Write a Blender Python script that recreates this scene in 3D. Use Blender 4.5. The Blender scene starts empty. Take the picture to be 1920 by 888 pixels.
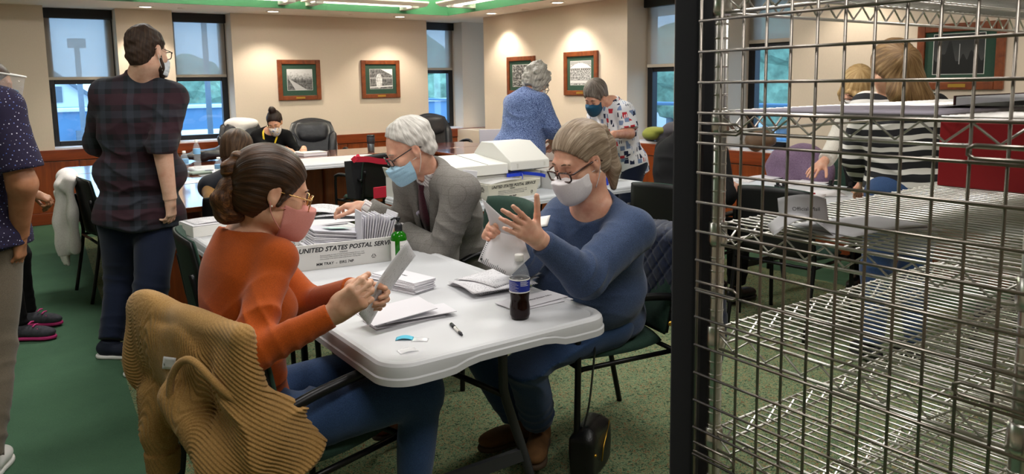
import bpy, bmesh, math, random
import numpy as np
from mathutils import Vector, Matrix, Euler

# ---------------------------------------------------------------- camera, world, light, exposure
scene = bpy.context.scene
COL = scene.collection
FPX, CPX, CPY, CAM_H = 1420.0, 960.0, 335.0, 1.48          # focal length and centre in pixels of the 1920x888 frame
PITCH, ROLL, YAW = math.radians(7.2), math.radians(0.84), math.radians(35)
_f = np.array([0, math.cos(PITCH), -math.sin(PITCH)]); _r = np.array([1.0, 0, 0]); _u = np.cross(_r, _f)
_r, _u = _r*math.cos(ROLL)-_u*math.sin(ROLL), _u*math.cos(ROLL)+_r*math.sin(ROLL)
_R = np.array([[math.cos(YAW), math.sin(YAW), 0], [-math.sin(YAW), math.cos(YAW), 0], [0, 0, 1]])
_f, _r, _u = _R@_f, _R@_r, _R@_u
cam_data = bpy.data.cameras.new('camera'); cam = bpy.data.objects.new('camera', cam_data); COL.objects.link(cam)
m4 = Matrix.Identity(4)
for i in range(3):
    m4[i][0] = _r[i]; m4[i][1] = _u[i]; m4[i][2] = -_f[i]
m4[2][3] = CAM_H
cam.matrix_world = m4
cam_data.sensor_fit = 'HORIZONTAL'; cam_data.sensor_width = 36.0; cam_data.lens = FPX/1920*36
cam_data.shift_y = (CPY-444)/1920
cam_data.clip_start = 0.05; cam_data.clip_end = 300
cam_data.dof.use_dof = True; cam_data.dof.focus_distance = 2.9; cam_data.dof.aperture_fstop = 11
scene.camera = cam

world = bpy.data.worlds.new('sky'); scene.world = world; world.use_nodes = True
_bg = world.node_tree.nodes['Background']; _bg.inputs[0].default_value = (0.50, 0.72, 1.0, 1); _bg.inputs[1].default_value = 2.0

def area_light(name, loc, sx, sy, power, color, rot=(0, 0, 0), spread=180):
    d = bpy.data.lights.new(name, 'AREA'); d.shape = 'RECTANGLE'; d.size = sx; d.size_y = sy; d.energy = power; d.color = color
    d.spread = math.radians(spread)
    o = bpy.data.objects.new(name, d); COL.objects.link(o); o.location = loc; o.rotation_euler = rot
    return o
WARM = (1.0, 0.86, 0.70)
for lx, ly, pw in ((0.9, 2.6, 17), (2.9, 2.8, 20), (1.2, 6.2, 30), (3.6, 6.0, 30), (-1.2, 4.2, 14), (0.6, 0.2, 16), (2.8, 0.4, 16)):
    area_light('overhead_fill', (lx, ly, 2.93), 1.2, 0.6, pw, (1.0, 0.97, 0.93))  # unseen overhead lamps; pair nearest camera added to brighten camera-facing sides and rack

vs = scene.view_settings
vs.view_transform = 'Standard'; vs.look = 'None'; vs.gamma = 1.0; vs.use_curve_mapping = False
vs.exposure = 0.92
# ---------------------------------------------------------------- helpers: pixel of the photograph -> room point
def _ray(px, py):
    d = _f + _r*((px-CPX)/FPX) - _u*((py-CPY)/FPX)
    return d
def PZ(px, py, z):
    d = _ray(px, py); t = (z-CAM_H)/d[2]; return np.array([0, 0, CAM_H]) + d*t
def PY(px, py, y):
    d = _ray(px, py); return np.array([0, 0, CAM_H]) + d*(y/d[1])
def PX(px, py, x):
    d = _ray(px, py); return np.array([0, 0, CAM_H]) + d*(x/d[0])
_FH = np.array([math.sin(YAW), math.cos(YAW), 0])
def PD(px, py, dep):
    d = _ray(px, py); return np.array([0, 0, CAM_H]) + d*(dep/(d@_FH))
def V(*a): return np.array(a, float)
def nrm(v): v = np.asarray(v, float); return v/max(np.linalg.norm(v), 1e-9)

# ---------------------------------------------------------------- helpers: colour and materials
def c(h):
    h = h.lstrip('#'); out = []
    for i in (0, 2, 4):
        v = int(h[i:i+2], 16)/255; out.append(v/12.92 if v <= 0.04045 else ((v+0.055)/1.055)**2.4)
    return (*out, 1.0)
class NT:
    def __init__(s, m): s.t = m.node_tree; s.n = s.t.nodes; s.l = s.t.links; s.b = s.n['Principled BSDF']
    def new(s, k, **kw):
        nd = s.n.new(k)
        for a, v in kw.items():
            if a.startswith('i_'): nd.inputs[int(a[2:]) if a[2:].isdigit() else a[2:].replace('_', ' ')].default_value = v
            else: setattr(nd, a, v)
        return nd
    def link(s, a, b): s.l.new(a, b)
    def coord(s, which='Object', scale=(1, 1, 1), rot=(0, 0, 0)):
        tc = s.new('ShaderNodeTexCoord'); mp = s.new('ShaderNodeMapping')
        mp.inputs['Scale'].default_value = scale; mp.inputs['Rotation'].default_value = rot
        s.link(tc.outputs[which], mp.inputs['Vector']); return mp.outputs['Vector']
    def noise(s, vec, scale, detail=3, rough=0.5, dist=0.0):
        nd = s.new('ShaderNodeTexNoise'); nd.inputs['Scale'].default_value = scale; nd.inputs['Detail'].default_value = detail
        nd.inputs['Roughness'].default_value = rough; nd.inputs['Distortion'].default_value = dist
        if vec is not None: s.link(vec, nd.inputs['Vector'])
        return nd.outputs['Fac']
    def ramp(s, fac, stops, interp='LINEAR'):
        nd = s.new('ShaderNodeValToRGB'); cr = nd.color_ramp; cr.interpolation = interp
        while len(cr.elements) < len(stops): cr.elements.new(0.5)
        for e, (p, col) in zip(cr.elements, stops): e.position = p; e.color = col
        s.link(fac, nd.inputs['Fac']); return nd.outputs['Color']
    def math(s, op, a, b=None, clamp=False):
        nd = s.new('ShaderNodeMath', operation=op); nd.use_clamp = clamp
        for i, x in enumerate((a, b)):
            if x is None: continue
            if isinstance(x, (int, float)): nd.inputs[i].default_value = x
            else: s.link(x, nd.inputs[i])
        return nd.outputs[0]
    def mix(s, fac, a, b, mode='MIX'):
        nd = s.new('ShaderNodeMix', data_type='RGBA', blend_type=mode)
        for k, x in ((0, fac), (6, a), (7, b)):
            if isinstance(x, (int, float, tuple)): nd.inputs[k].default_value = x
            else: s.link(x, nd.inputs[k])
        return nd.outputs[2]
    def bump(s, h, strength=0.3, dist=0.01):
        nd = s.new('ShaderNodeBump'); nd.inputs['Strength'].default_value = strength; nd.inputs['Distance'].default_value = dist
        s.link(h, nd.inputs['Height']); s.link(nd.outputs['Normal'], s.b.inputs['Normal'])
    def sep(s, vec):
        nd = s.new('ShaderNodeSeparateXYZ'); s.link(vec, nd.inputs[0]); return nd.outputs
    def color(s, col): s.link(col, s.b.inputs['Base Color'])
MATS = {}
def mat(name, col='#808080', rough=0.5, metal=0.0, var=0.0, vscale=8.0, bump=0.0, bscale=60.0, bdist=0.004, sheen=0.0, coat=0.0,
        trans=0.0, alpha=1.0, ior=1.45, sss=0.0, spec=0.5, stretch=(1, 1, 1), emit=None, estr=0.0):
    if name in MATS: return MATS[name]
    m = bpy.data.materials.new(name); m.use_nodes = True; t = NT(m); b = t.b
    colv = c(col) if isinstance(col, str) else col
    b.inputs['Base Color'].default_value = colv; b.inputs['Roughness'].default_value = rough; b.inputs['Metallic'].default_value = metal
    b.inputs['Specular IOR Level'].default_value = spec; b.inputs['IOR'].default_value = ior
    if sheen: b.inputs['Sheen Weight'].default_value = sheen
    if coat: b.inputs['Coat Weight'].default_value = coat; b.inputs['Coat Roughness'].default_value = 0.15
    if trans: b.inputs['Transmission Weight'].default_value = trans
    if alpha < 1: b.inputs['Alpha'].default_value = alpha
    if sss:
        b.inputs['Subsurface Weight'].default_value = sss; b.inputs['Subsurface Radius'].default_value = (0.9, 0.35, 0.2); b.inputs['Subsurface Scale'].default_value = 0.008
    if emit: b.inputs['Emission Color'].default_value = c(emit); b.inputs['Emission Strength'].default_value = estr
    if var or bump: vec = t.coord('Object', stretch)
    if var:
        n = t.noise(vec, vscale, 4, 0.6)
        lo = tuple(max(0, x*(1-var)) for x in colv[:3])+(1,); hi = tuple(min(1, x*(1+var)) for x in colv[:3])+(1,)
        t.color(t.ramp(n, [(0.3, lo), (0.7, hi)]))
    if bump: t.bump(t.noise(vec, bscale, 3, 0.6), bump, bdist)
    MATS[name] = m; return m

# ---------------------------------------------------------------- helpers: meshes and objects
def link_mesh(name, me, m=None, parent=None):
    o = bpy.data.objects.new(name, me); COL.objects.link(o)
    if m is not None:
        for mm in (m if isinstance(m, (list, tuple)) else [m]): me.materials.append(mm)
    if parent is not None: o.parent = parent
    return o
def raw(name, verts, faces, m=None, parent=None, smooth=False, mi=None):
    me = bpy.data.meshes.new(name); me.from_pydata([tuple(map(float, v)) for v in verts], [], [tuple(int(i) for i in f) for f in faces])
    o = link_mesh(name, me, m, parent)
    if smooth: me.polygons.foreach_set('use_smooth', [True]*len(me.polygons))
    if mi is not None: me.polygons.foreach_set('material_index', list(mi))
    me.update(); return o
def tag(o, label, cat, group=None, kind=None):
    o['label'] = label; o['category'] = cat
    if group: o['group'] = group
    if kind: o['kind'] = kind
    return o
def thing(name, label, cat, loc=(0, 0, 0), rz=0.0, group=None):
    o = bpy.data.objects.new(name, None); COL.objects.link(o); o.empty_display_size = 0.1
    o.location = tuple(map(float, loc)); o.rotation_euler = (0, 0, rz); return tag(o, label, cat, group)
def dup(o, loc=None, rz=None, label=None, parent=None, swap=None):
    n = o.copy(); COL.objects.link(n)
    if parent is not None: n.parent = parent
    if loc is not None: n.location = tuple(map(float, loc))
    if rz is not None: n.rotation_euler = (0, 0, rz)
    if label: n['label'] = label
    for ch in list(o.children): dup(ch, parent=n)
    return n
class MB:
    """collects simple solids into one mesh"""
    def __init__(s): s.v = []; s.f = []; s.sm = []; s.mi = []; s.cur = 0
    def add(s, vs_, fs, smooth=False):
        k = len(s.v); s.v += [tuple(map(float, v)) for v in vs_]
        for f in fs: s.f.append(tuple(int(i)+k for i in f)); s.sm.append(smooth); s.mi.append(s.cur)
        return s
    def box(s, lo, hi, M=None):
        x0, y0, z0 = lo; x1, y1, z1 = hi
        vs_ = [(x0, y0, z0), (x1, y0, z0), (x1, y1, z0), (x0, y1, z0), (x0, y0, z1), (x1, y0, z1), (x1, y1, z1), (x0, y1, z1)]
        if M is not None: vs_ = [tuple(M @ Vector(v)) for v in vs_]
        return s.add(vs_, [(0, 3, 2, 1), (4, 5, 6, 7), (0, 1, 5, 4), (1, 2, 6, 5), (2, 3, 7, 6), (3, 0, 4, 7)])
    def tube(s, pts, r, n=8, cap=True, closed=False, rect=None):
        pts = [np.array(p, float) for p in pts]; N = len(pts)
        rs = r if isinstance(r, (list, tuple)) else [r]*N
        T = []
        for i in range(N):
            a = pts[i-1] if (i > 0 or closed) else pts[i]; b = pts[(i+1) % N] if (i < N-1 or closed) else pts[i]
            T.append(nrm(b-a))
        up = np.array([0, 0, 1.0]) if abs(T[0][2]) < 0.9 else np.array([1.0, 0, 0])
        nv = nrm(up - T[0]*(up@T[0])); vs_ = []
        for i in range(N):
            nv = nrm(nv - T[i]*(nv@T[i])); bv = np.cross(T[i], nv)
            k = 1.0
            if 0 < i < N-1:
                d = nrm(pts[i]-pts[i-1])@T[i]; k = 1/max(d, 0.5)
            for j in range(n):
                a = 2*math.pi*(j+0.5*(n == 4))/n
                if rect: 
                    ca, sa = (1, 1), 0
                    q = [(1, 1), (-1, 1), (-1, -1), (1, -1)][j]; vs_.append(pts[i]+nv*q[0]*rect[0]/2+bv*q[1]*rect[1]/2)
                else: vs_.append(pts[i]+(nv*math.cos(a)+bv*math.sin(a))*rs[i])
        fs = []
        for i in range(N if closed else N-1):
            for j in range(n):
                a = i*n+j; b = i*n+(j+1) % n; q = ((i+1) % N)*n
                fs.append((a, b, q+(j+1) % n, q+j))
        if cap and not closed:
            fs.append(tuple(range(n))[::-1]); fs.append(tuple((N-1)*n+j for j in range(n)))
        return s.add(vs_, fs, n > 4)
    def lathe(s, prof, cx=0, cy=0, n=24, sx=1, sy=1):
        vs_ = []; fs = []
        for (r, z) in prof:
            for j in range(n): a = 2*math.pi*j/n; vs_.append((cx+r*math.cos(a)*sx, cy+r*math.sin(a)*sy, z))
        for i in range(len(prof)-1):
            for j in range(n): fs.append((i*n+j, i*n+(j+1) % n, (i+1)*n+(j+1) % n, (i+1)*n+j))
        fs.append(tuple(range(n))[::-1]); fs.append(tuple((len(prof)-1)*n+j for j in range(n)))
        return s.add(vs_, fs, True)
    def prism(s, poly, z0, z1, M=None):
        n = len(poly); vs_ = [(x, y, z0) for x, y in poly]+[(x, y, z1) for x, y in poly]
        if M is not None: vs_ = [tuple(M @ Vector(v)) for v in vs_]
        fs = [tuple(range(n))[::-1], tuple(range(n, 2*n))]+[(i, (i+1) % n, n+(i+1) % n, n+i) for i in range(n)]
        return s.add(vs_, fs)
    def grid(s, P, smooth=True, closed=False):
        nu, nv = len(P), len(P[0]); vs_ = [p for row in P for p in row]; fs = []
        for i in range(nu-1):
            for j in range(nv-1 if not closed else nv):
                fs.append((i*nv+j, i*nv+(j+1) % nv, (i+1)*nv+(j+1) % nv, (i+1)*nv+j))
        return s.add(vs_, fs, smooth)
    def build(s, name, m, parent=None, bevel=0.0, bseg=2, subsurf=0, solid=0.0, solid_off=0.0, wn=False):
        me = bpy.data.meshes.new(name); me.from_pydata(s.v, [], s.f)
        me.polygons.foreach_set('use_smooth', s.sm); me.polygons.foreach_set('material_index', s.mi); me.update()
        o = link_mesh(name, me, m, parent)
        if solid: md = o.modifiers.new('s', 'SOLIDIFY'); md.thickness = solid; md.offset = solid_off
        if bevel:
            md = o.modifiers.new('b', 'BEVEL'); md.width = bevel; md.segments = bseg; md.limit_method = 'ANGLE'; md.angle_limit = math.radians(35)
            me.polygons.foreach_set('use_smooth', [True]*len(me.polygons))
            w = o.modifiers.new('w', 'WEIGHTED_NORMAL'); w.keep_sharp = False
        if subsurf: md = o.modifiers.new('ss', 'SUBSURF'); md.levels = subsurf; md.render_levels = subsurf
        return o
def bx(name, lo, hi, m, parent=None, bevel=0.0, M=None):
    return MB().box(lo, hi, M).build(name, m, parent, bevel)
def rrect(x0, y0, x1, y1, r, n=6):
    out = []
    for (cx_, cy_, a0) in ((x1-r, y1-r, 0), (x0+r, y1-r, 90), (x0+r, y0+r, 180), (x1-r, y0+r, 270)):
        for k in range(n+1): a = math.radians(a0+90*k/n); out.append((cx_+r*math.cos(a), cy_+r*math.sin(a)))
    return out
def smooth_path(pts, n=6, closed=False):
    pts = [np.array(p, float) for p in pts]; N = len(pts); out = []
    rng = range(N if closed else N-1)
    for i in rng:
        g = (lambda k: pts[k % N]) if closed else (lambda k: pts[min(max(k, 0), N-1)])
        p0, p1, p2, p3 = g(i-1), g(i), g(i+1), g(i+2)
        for k in range(n):
            t = k/n; out.append(0.5*((2*p1)+(-p0+p2)*t+(2*p0-5*p1+4*p2-p3)*t*t+(-p0+3*p1-3*p2+p3)*t**3))
    if not closed: out.append(pts[-1])
    return out
def frameM(origin, xdir, ydir):
    x = nrm(xdir); z = nrm(np.cross(x, ydir)); y = np.cross(z, x)
    M = Matrix.Identity(4)
    for i in range(3): M[i][0] = x[i]; M[i][1] = y[i]; M[i][2] = z[i]; M[i][3] = origin[i]
    return M
def text(name, body, size, M, m, parent=None, shear=0.0, ext=0.0003, align='LEFT', bold=0.0, sx=1.0):
    cu = bpy.data.curves.new(name, 'FONT'); cu.body = body; cu.size = size; cu.shear = shear; cu.extrude = ext; cu.align_x = align; cu.offset = bold
    cu.resolution_u = 2
    o = bpy.data.objects.new(name, cu); COL.objects.link(o)
    me = bpy.data.meshes.new_from_object(o); bpy.data.objects.remove(o)
    o = link_mesh(name, me, None, parent); me.materials.clear(); me.materials.append(m)
    me.transform(Matrix.Diagonal((sx, 1, 1, 1))); me.transform(M); return o
# ================================================================ the room
def ramp_wood(name, cols, scale, rough, stretch, coat=0.0):
    m = bpy.data.materials.new(name); m.use_nodes = True; t = NT(m); b = t.b
    vec = t.coord('Object', stretch); n = t.noise(vec, scale, 6, 0.62, 0.6)
    t.color(t.ramp(n, [(0.25, c(cols[0])), (0.55, c(cols[1])), (0.8, c(cols[2]))]))
    b.inputs['Roughness'].default_value = rough
    if coat: b.inputs['Coat Weight'].default_value = coat; b.inputs['Coat Roughness'].default_value = 0.1
    t.bump(n, 0.08, 0.002); MATS[name] = m; return m
m_wall = mat('wall_paper', '#d9c9b6', 0.85, var=0.03, vscale=220, bump=0.12, bscale=500, bdist=0.001, stretch=(1, 1, 0.25))
m_soffit = mat('soffit_paint', '#f4ece2', 0.9)
m_ceil = mat('ceiling_white', '#e4e0d6', 0.95)
m_green_paint = mat('green_paint', '#4c8c66', 0.7)
m_wood_h = ramp_wood('cherry_wood_h', ('#64260c', '#853a14', '#9c4a1d'), 3.0, 0.35, (0.6, 0.6, 9), 0.2)
m_wood_v = ramp_wood('cherry_wood_v', ('#6a2a0e', '#8a4016', '#a25020'), 3.0, 0.38, (8, 8, 0.6), 0.2)
m_sill = mat('sill_laminate', '#cfd0d8', 0.4)
m_black = mat('black_frame', '#15161a', 0.4)
m_white = mat('white_plastic', '#e6e4df', 0.45)

# floor: tweed carpet in the middle, plain green carpet around it
def carpet_mat(name, tweed):
    m = bpy.data.materials.new(name); m.use_nodes = True; t = NT(m); vec = t.coord('Object')
    fine = t.noise(vec, 260, 2, 0.7)
    if tweed:
        sq = t.coord('Object', (1, 1, 1)); big = t.noise(sq, 62, 3, 0.72, 1.6); mid = t.noise(sq, 6, 3, 0.6)
        base = t.ramp(big, [(0.37, c('#141e16')), (0.45, c('#536a4e')), (0.52, c('#7d9874')), (0.565, c('#9c8a60')), (0.61, c('#6e4430'))])
        col = t.mix(0.12, base, t.ramp(mid, [(0.3, c('#607a5c')), (0.7, c('#8a9068'))]))
        t.color(col); t.bump(big, 0.8, 0.008)
    else:
        big = t.noise(vec, 3.5, 3, 0.6)
        t.color(t.mix(0.3, t.ramp(big, [(0.3, c('#435f49')), (0.7, c('#4b6a50'))]), t.ramp(fine, [(0.3, c('#304e3d')), (0.7, c('#52775f'))])))
        t.bump(fine, 0.5, 0.003)
    t.b.inputs['Roughness'].default_value = 0.95; t.b.inputs['Specular IOR Level'].default_value = 0.15
    MATS[name] = m; return m
m_tweed = carpet_mat('tweed_carpet', True); m_plain = carpet_mat('plain_carpet', False)
fl = raw('floor', [(-3.6, -2.6, -0.01), (8, -2.6, -0.01), (8, 10.2, -0.01), (-3.6, 10.2, -0.01)], [(0, 1, 2, 3)], m_plain); fl['kind'] = 'structure'
raw('tweed_carpet', [(0.13, -2.6, -0.0005), (5.0, -2.6, -0.0005), (5.0, 8.6, -0.0005), (0.75, 8.6, -0.0005)], [(0, 1, 2, 3)], m_tweed, fl)
raw('plain_carpet', [(-3.6, -2.6, -0.001), (8, -2.6, -0.001), (8, 10.2, -0.001), (-3.6, 10.2, -0.001)], [(0, 1, 2, 3)], m_plain, fl)

YB, YW, XR, XW, ZS, ZSILL = 9.74, 10.06, 5.82, 6.16, 2.385, 0.83
def struct(name, mb, m, parent=None, bevel=0.0):
    o = mb.build(name, m, parent, bevel)
    if parent is None: o['kind'] = 'structure'
    return o
for x0, x1 in ((-3.6, 0.66), (1.36, 1.96), (2.63, 5.36), (5.95, 6.89)): struct('wall_back', MB().box((x0, YB, 0), (x1, YW+0.12, ZS)), m_wall)
for x0, x1 in ((0.66, 1.36), (1.96, 2.63), (5.36, 5.95)): struct('wall_back', MB().box((x0, YB, 0), (x1, YW+0.12, 0.812)), m_wall)
for y0, y1 in ((-2.6, 4.06), (4.74, 5.41), (6.095, 8.95)): struct('wall_right', MB().box((XR, y0, 0), (XW+0.12, y1, ZS)), m_wall)
for y0, y1 in ((4.06, 4.74), (5.41, 6.095), (8.95, YB)): struct('wall_right', MB().box((XR, y0, 0), (XW+0.12, y1, 0.812)), m_wall)
struct('wall_right', MB().box((6.9, 8.9, 0), (7.0, 9.8, ZS)), m_wall)
struct('wall_left', MB().box((-3.7, -2.6, 0), (-3.6, 10.2, 3.0)), m_wall)
struct('wall_front', MB().box((-3.7, -2.7, 0), (8, -2.6, 3.0)), m_wall)
# soffit and raised ceiling
XS, YS = 5.25, 8.93
for lo, hi in (((-3.7, YS, ZS), (8, 10.3, ZS+0.06)), ((XS, -2.7, ZS), (8, YS, ZS+0.06)), ((-3.7, -2.7, ZS), (-1.9, YS, ZS+0.06))): struct('ceiling_soffit', MB().box(lo, hi), m_soffit)
struct('ceiling', MB().box((-3.7, -2.7, 2.96), (8, 10.3, 3.05)), m_ceil)
w = MB(); w.box((-1.9, YS-0.012, ZS), (XS, YS-0.002, 2.96)); w.box((XS-0.012, -2.7, ZS), (XS-0.002, YS-0.012, 2.96)); w.box((-1.898, -2.7, ZS), (-1.888, YS-0.012, 2.96))
struct('trim_1', w, m_green_paint)

# wainscot: cap rail, panels, base rail
def wainscot(name, segs, axis):
    cap = MB()
    for a0, a1 in segs:
        if axis == 'x': cap.box((a0, YB-0.035, 0.70), (a1, YB, 0.82)); cap.box((a0, YB-0.03, 0), (a1, YB, 0.13))
        else: cap.box((XR-0.035, a0, 0.70), (XR, a1, 0.82)); cap.box((XR-0.03, a0, 0), (XR, a1, 0.13))
    o = struct(name, cap, m_wood_h, None, 0.004)
    for a0, a1 in segs:
        n = max(1, round((a1-a0)/0.62)); st = (a1-a0)/n
        for k in range(n):
            p0, p1 = a0+k*st+0.002, a0+(k+1)*st-0.002
            if axis == 'x': bx('panel', (p0, YB-0.022, 0.132), (p1, YB, 0.692), m_wood_v, o, 0.004)
            else: bx('panel', (XR-0.022, p0, 0.132), (XR, p1, 0.692), m_wood_v, o, 0.004)
wainscot('trim_2', [(-3.6, 5.36), (5.36, 6.8)], 'x')
wainscot('trim_3', [(-2.5, 4.06), (4.06, 4.74), (4.74, 5.41), (5.41, 6.095), (6.095, 8.95)], 'y')

# windows
m_glass = bpy.data.materials.new('window_glass'); m_glass.use_nodes = True
_t = NT(m_glass); _g = _t.new('ShaderNodeBsdfGlossy'); _g.inputs['Roughness'].default_value = 0.02
_tr = _t.new('ShaderNodeBsdfTransparent'); _tr.inputs[0].default_value = (0.86, 0.95, 1, 1); _mx = _t.new('ShaderNodeMixShader'); _mx.inputs[0].default_value = 0.05
_t.link(_tr.outputs[0], _mx.inputs[1]); _t.link(_g.outputs[0], _mx.inputs[2]); _t.link(_mx.outputs[0], _t.n['Material Output'].inputs['Surface'])
m_shade = bpy.data.materials.new('shade_fabric'); m_shade.use_nodes = True
_t = NT(m_shade); _d = _t.new('ShaderNodeBsdfDiffuse'); _d.inputs[0].default_value = c('#c4b7a5'); _tl = _t.new('ShaderNodeBsdfTranslucent'); _tl.inputs[0].default_value = c('#d6cfc4')
_tr = _t.new('ShaderNodeBsdfTransparent'); _m1 = _t.new('ShaderNodeMixShader'); _m1.inputs[0].default_value = 0.5; _m2 = _t.new('ShaderNodeMixShader'); _m2.inputs[0].default_value = 0.36
_t.link(_d.outputs[0], _m1.inputs[1]); _t.link(_tl.outputs[0], _m1.inputs[2]); _t.link(_m1.outputs[0], _m2.inputs[1]); _t.link(_tr.outputs[0], _m2.inputs[2]); _t.link(_m2.outputs[0], _t.n['Material Output'].inputs['Surface'])
m_hem = mat('shade_hem', '#b8ac9c', 0.8)
def window(n, axis, a0, a1, zb, lab, flip=False):
    """a0..a1 along the wall; axis x: wall at constant Y"""
    def B(mb, p0, p1, d0, d1, z0, z1):
        if axis == 'x': mb.box((p0, YW+d0, z0), (p1, YW+d1, z1))
        else: mb.box((XW+d0, p0, z0), (XW+d1, p1, z1))
    f = MB(); t_ = 0.075
    B(f, a0, a0+t_, -0.03, 0.05, 0.83, ZS); B(f, a1-t_, a1, -0.03, 0.05, 0.83, ZS); B(f, a0+t_, a1-t_, -0.03, 0.05, 0.83, 0.895); B(f, a0+t_, a1-t_, -0.03, 0.05, ZS-0.09, ZS)
    B(f, a0+t_, a1-t_, -0.02, 0.04, zb-0.06, zb-0.005)
    o = f.build('window_%d' % n, m_black, None, 0.004); o['kind'] = 'structure'
    g = MB(); B(g, a0+t_-0.01, a1-t_+0.01, 0.015, 0.021, 0.88, ZS-0.08); g.build('pane', m_glass, o)
    s = MB(); B(s, a0, a1, -0.30, -0.02, 0.815, 0.838); s.build('window_sill', m_sill, o, 0.003)
    h = MB(); hp = a0+t_*0.6
    B(h, hp-0.008, hp+0.008, -0.05, -0.03, zb-0.26, zb-0.10); h.build('handle', m_black, o)
    h2 = MB(); B(h2, hp-0.008, hp+0.008, -0.05, -0.03, 0.93, 1.03); h2.build('handle', m_black, o)
    h3 = MB(); mid = (a0+a1)/2; B(h3, mid-0.09, mid+0.09, -0.045, -0.03, 0.85, 0.862); h3.build('latch', m_black, o)
    r = thing('roller_shade', lab, 'window shade', ((mid, YW-0.06, 1.6) if axis == 'x' else (XW-0.06, mid, 1.6)), 0, 'roller shades')
    def L(o_): o_.matrix_parent_inverse = Matrix.Translation(-Vector(r.location)); return o_
    q = MB(); B(q, a0+0.015, a1-0.015, -0.048, -0.047, zb, 2.30); L(q.build('fabric', m_shade, r))
    q = MB(); B(q, a0+0.015, a1-0.015, -0.056, -0.040, zb-0.012, zb+0.022); L(q.build('hem_bar', m_hem, r, 0.003))
    q = MB(); B(q, a0+0.004, a1-0.004, -0.10, -0.025, 2.275, ZS-0.004); L(q.build('cassette', m_black, r, 0.005))
    return o
window(1, 'x', 0.66, 1.36, 1.60, 'beige see-through shade half lowered, in the window left of the plaid-shirt man')
window(2, 'x', 1.96, 2.63, 1.62, 'beige see-through shade half lowered, in the window right of the plaid-shirt man')
window(3, 'x', 5.36, 5.95, 1.70, 'beige shade half lowered in the narrow corner window behind the grey-suit man')
window(4, 'y', 5.41, 6.095, 1.64, 'beige shade in the window between the dark panel and the man in the patterned shirt')
window(5, 'y', 4.06, 4.74, 1.83, 'beige shade in the window seen through the wire mesh')

# recessed lights and small ceiling discs
m_lamp = mat('lamp_glow', '#fff2dd', 0.4, emit='#fff0d8', estr=6.0)
for k, (x, y, lab) in enumerate(((1.62, 9.38, 'round recessed ceiling light above the plaid-shirt man'), (3.02, 9.30, 'round recessed ceiling light above the leftmost picture'), (4.72, 9.30, 'round recessed ceiling light above the second picture, left of the corner window'),
                           (5.56, 8.35, 'round recessed ceiling light right of the corner window'), (5.50, 6.9, 'round recessed ceiling light above the carousel picture'),
                           (5.50, 5.1, 'unseen recessed ceiling light added by the window next to the dark panel'), (5.50, 3.4, 'unseen recessed ceiling light added above the night picture'), (5.50, 1.7, 'unseen recessed ceiling light added right of the night picture'))):  # those nearest the camera are unseen, added to brighten right wall and rack
    t_ = thing('recessed_light', lab, 'ceiling light', (x, y, ZS), 0, 'recessed lights')
    MB().lathe([(0.062, -0.002), (0.062, -0.006), (0.02, -0.008)], n=24).build('lens', m_lamp, t_)
    MB().lathe([(0.064, 0), (0.086, 0), (0.086, -0.005), (0.066, -0.009), (0.063, -0.003)], n=28).build('trim_ring', m_white, t_)
    ld = bpy.data.lights.new('recessed_spot', 'SPOT'); ld.energy = 30 if k < 5 else 14; ld.color = (1.0, 0.90, 0.76); ld.spot_size = math.radians(112); ld.spot_blend = 0.55; ld.shadow_soft_size = 0.05
    lo = bpy.data.objects.new('recessed_spot', ld); COL.objects.link(lo); lo.location = (x, y, ZS-0.03)
for x, y, lab in ((2.0, 9.39, 'small flat ceiling disc above the gap right of the plaid-shirt man'), (4.04, 9.30, 'small flat ceiling disc between the two recessed lights over the back pictures'), (5.64, 7.72, 'small flat ceiling disc over the right-hand pictures')):
    o = MB().lathe([(0.001, 0), (0.045, 0), (0.045, -0.006), (0.035, -0.010), (0.001, -0.011)], n=20).build('sprinkler_cover', m_soffit); o.location = (x, y, ZS); tag(o, lab, 'sprinkler', 'sprinkler covers')

# linear cove fixtures on brackets
m_fix = mat('fixture_white', '#eeeae2', 0.4)
m_fixglow = mat('fixture_glow', '#fff6e8', 0.4, emit='#fff4e4', estr=2.2)
def fixture(p, L, rz, lab, brackets):
    t_ = thing('linear_light', lab, 'light fixture', p, rz, 'linear cove lights')
    prof = [(-0.16, 0.055), (-0.16, 0.035), (-0.10, 0.0), (0.10, 0.0), (0.16, 0.035), (0.16, 0.055), (0.14, 0.055), (0.09, 0.02), (-0.09, 0.02), (-0.14, 0.055)]
    mb = MB(); n = len(prof)
    vs_ = [(-L/2, y, z) for y, z in prof]+[(L/2, y, z) for y, z in prof]
    mb.add(vs_, [tuple(range(n)), tuple(range(2*n-1, n-1, -1))]+[(i, n+i, n+(i+1) % n, (i+1) % n) for i in range(n)]); mb.build('housing', m_fix, t_)
    MB().box((-L/2+0.08, -0.085, 0.021), (L/2-0.08, 0.085, 0.03)).build('diffuser', m_fixglow, t_)
    MB().box((-L/2+0.10, -0.06, -0.004), (L/2-0.10, 0.06, -0.001)).build('lens', m_fixglow, t_)
    for bx_ in brackets:
        MB().box((bx_-0.045, -0.10, -0.028), (bx_+0.045, 0.30, 0.0)).box((bx_-0.045, 0.10, 0.0), (bx_+0.045, 0.30, 0.09)).build('bracket', m_white, t_, 0.003)
    ld = bpy.data.lights.new('cove_glow', 'AREA'); ld.shape = 'RECTANGLE'; ld.size = L*0.9; ld.size_y = 0.16; ld.energy = 14*L; ld.color = (1, 0.93, 0.82)
    lo = bpy.data.objects.new('cove_glow', ld); COL.objects.link(lo); lo.parent = t_; lo.location = (0, 0, 0.07); lo.rotation_euler = (math.pi, 0, 0)
fixture((3.95, 8.66, 2.45), 1.55, 0, 'white linear cove light ending left of the corner, over the second picture', (-0.62, 0.62))
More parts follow.
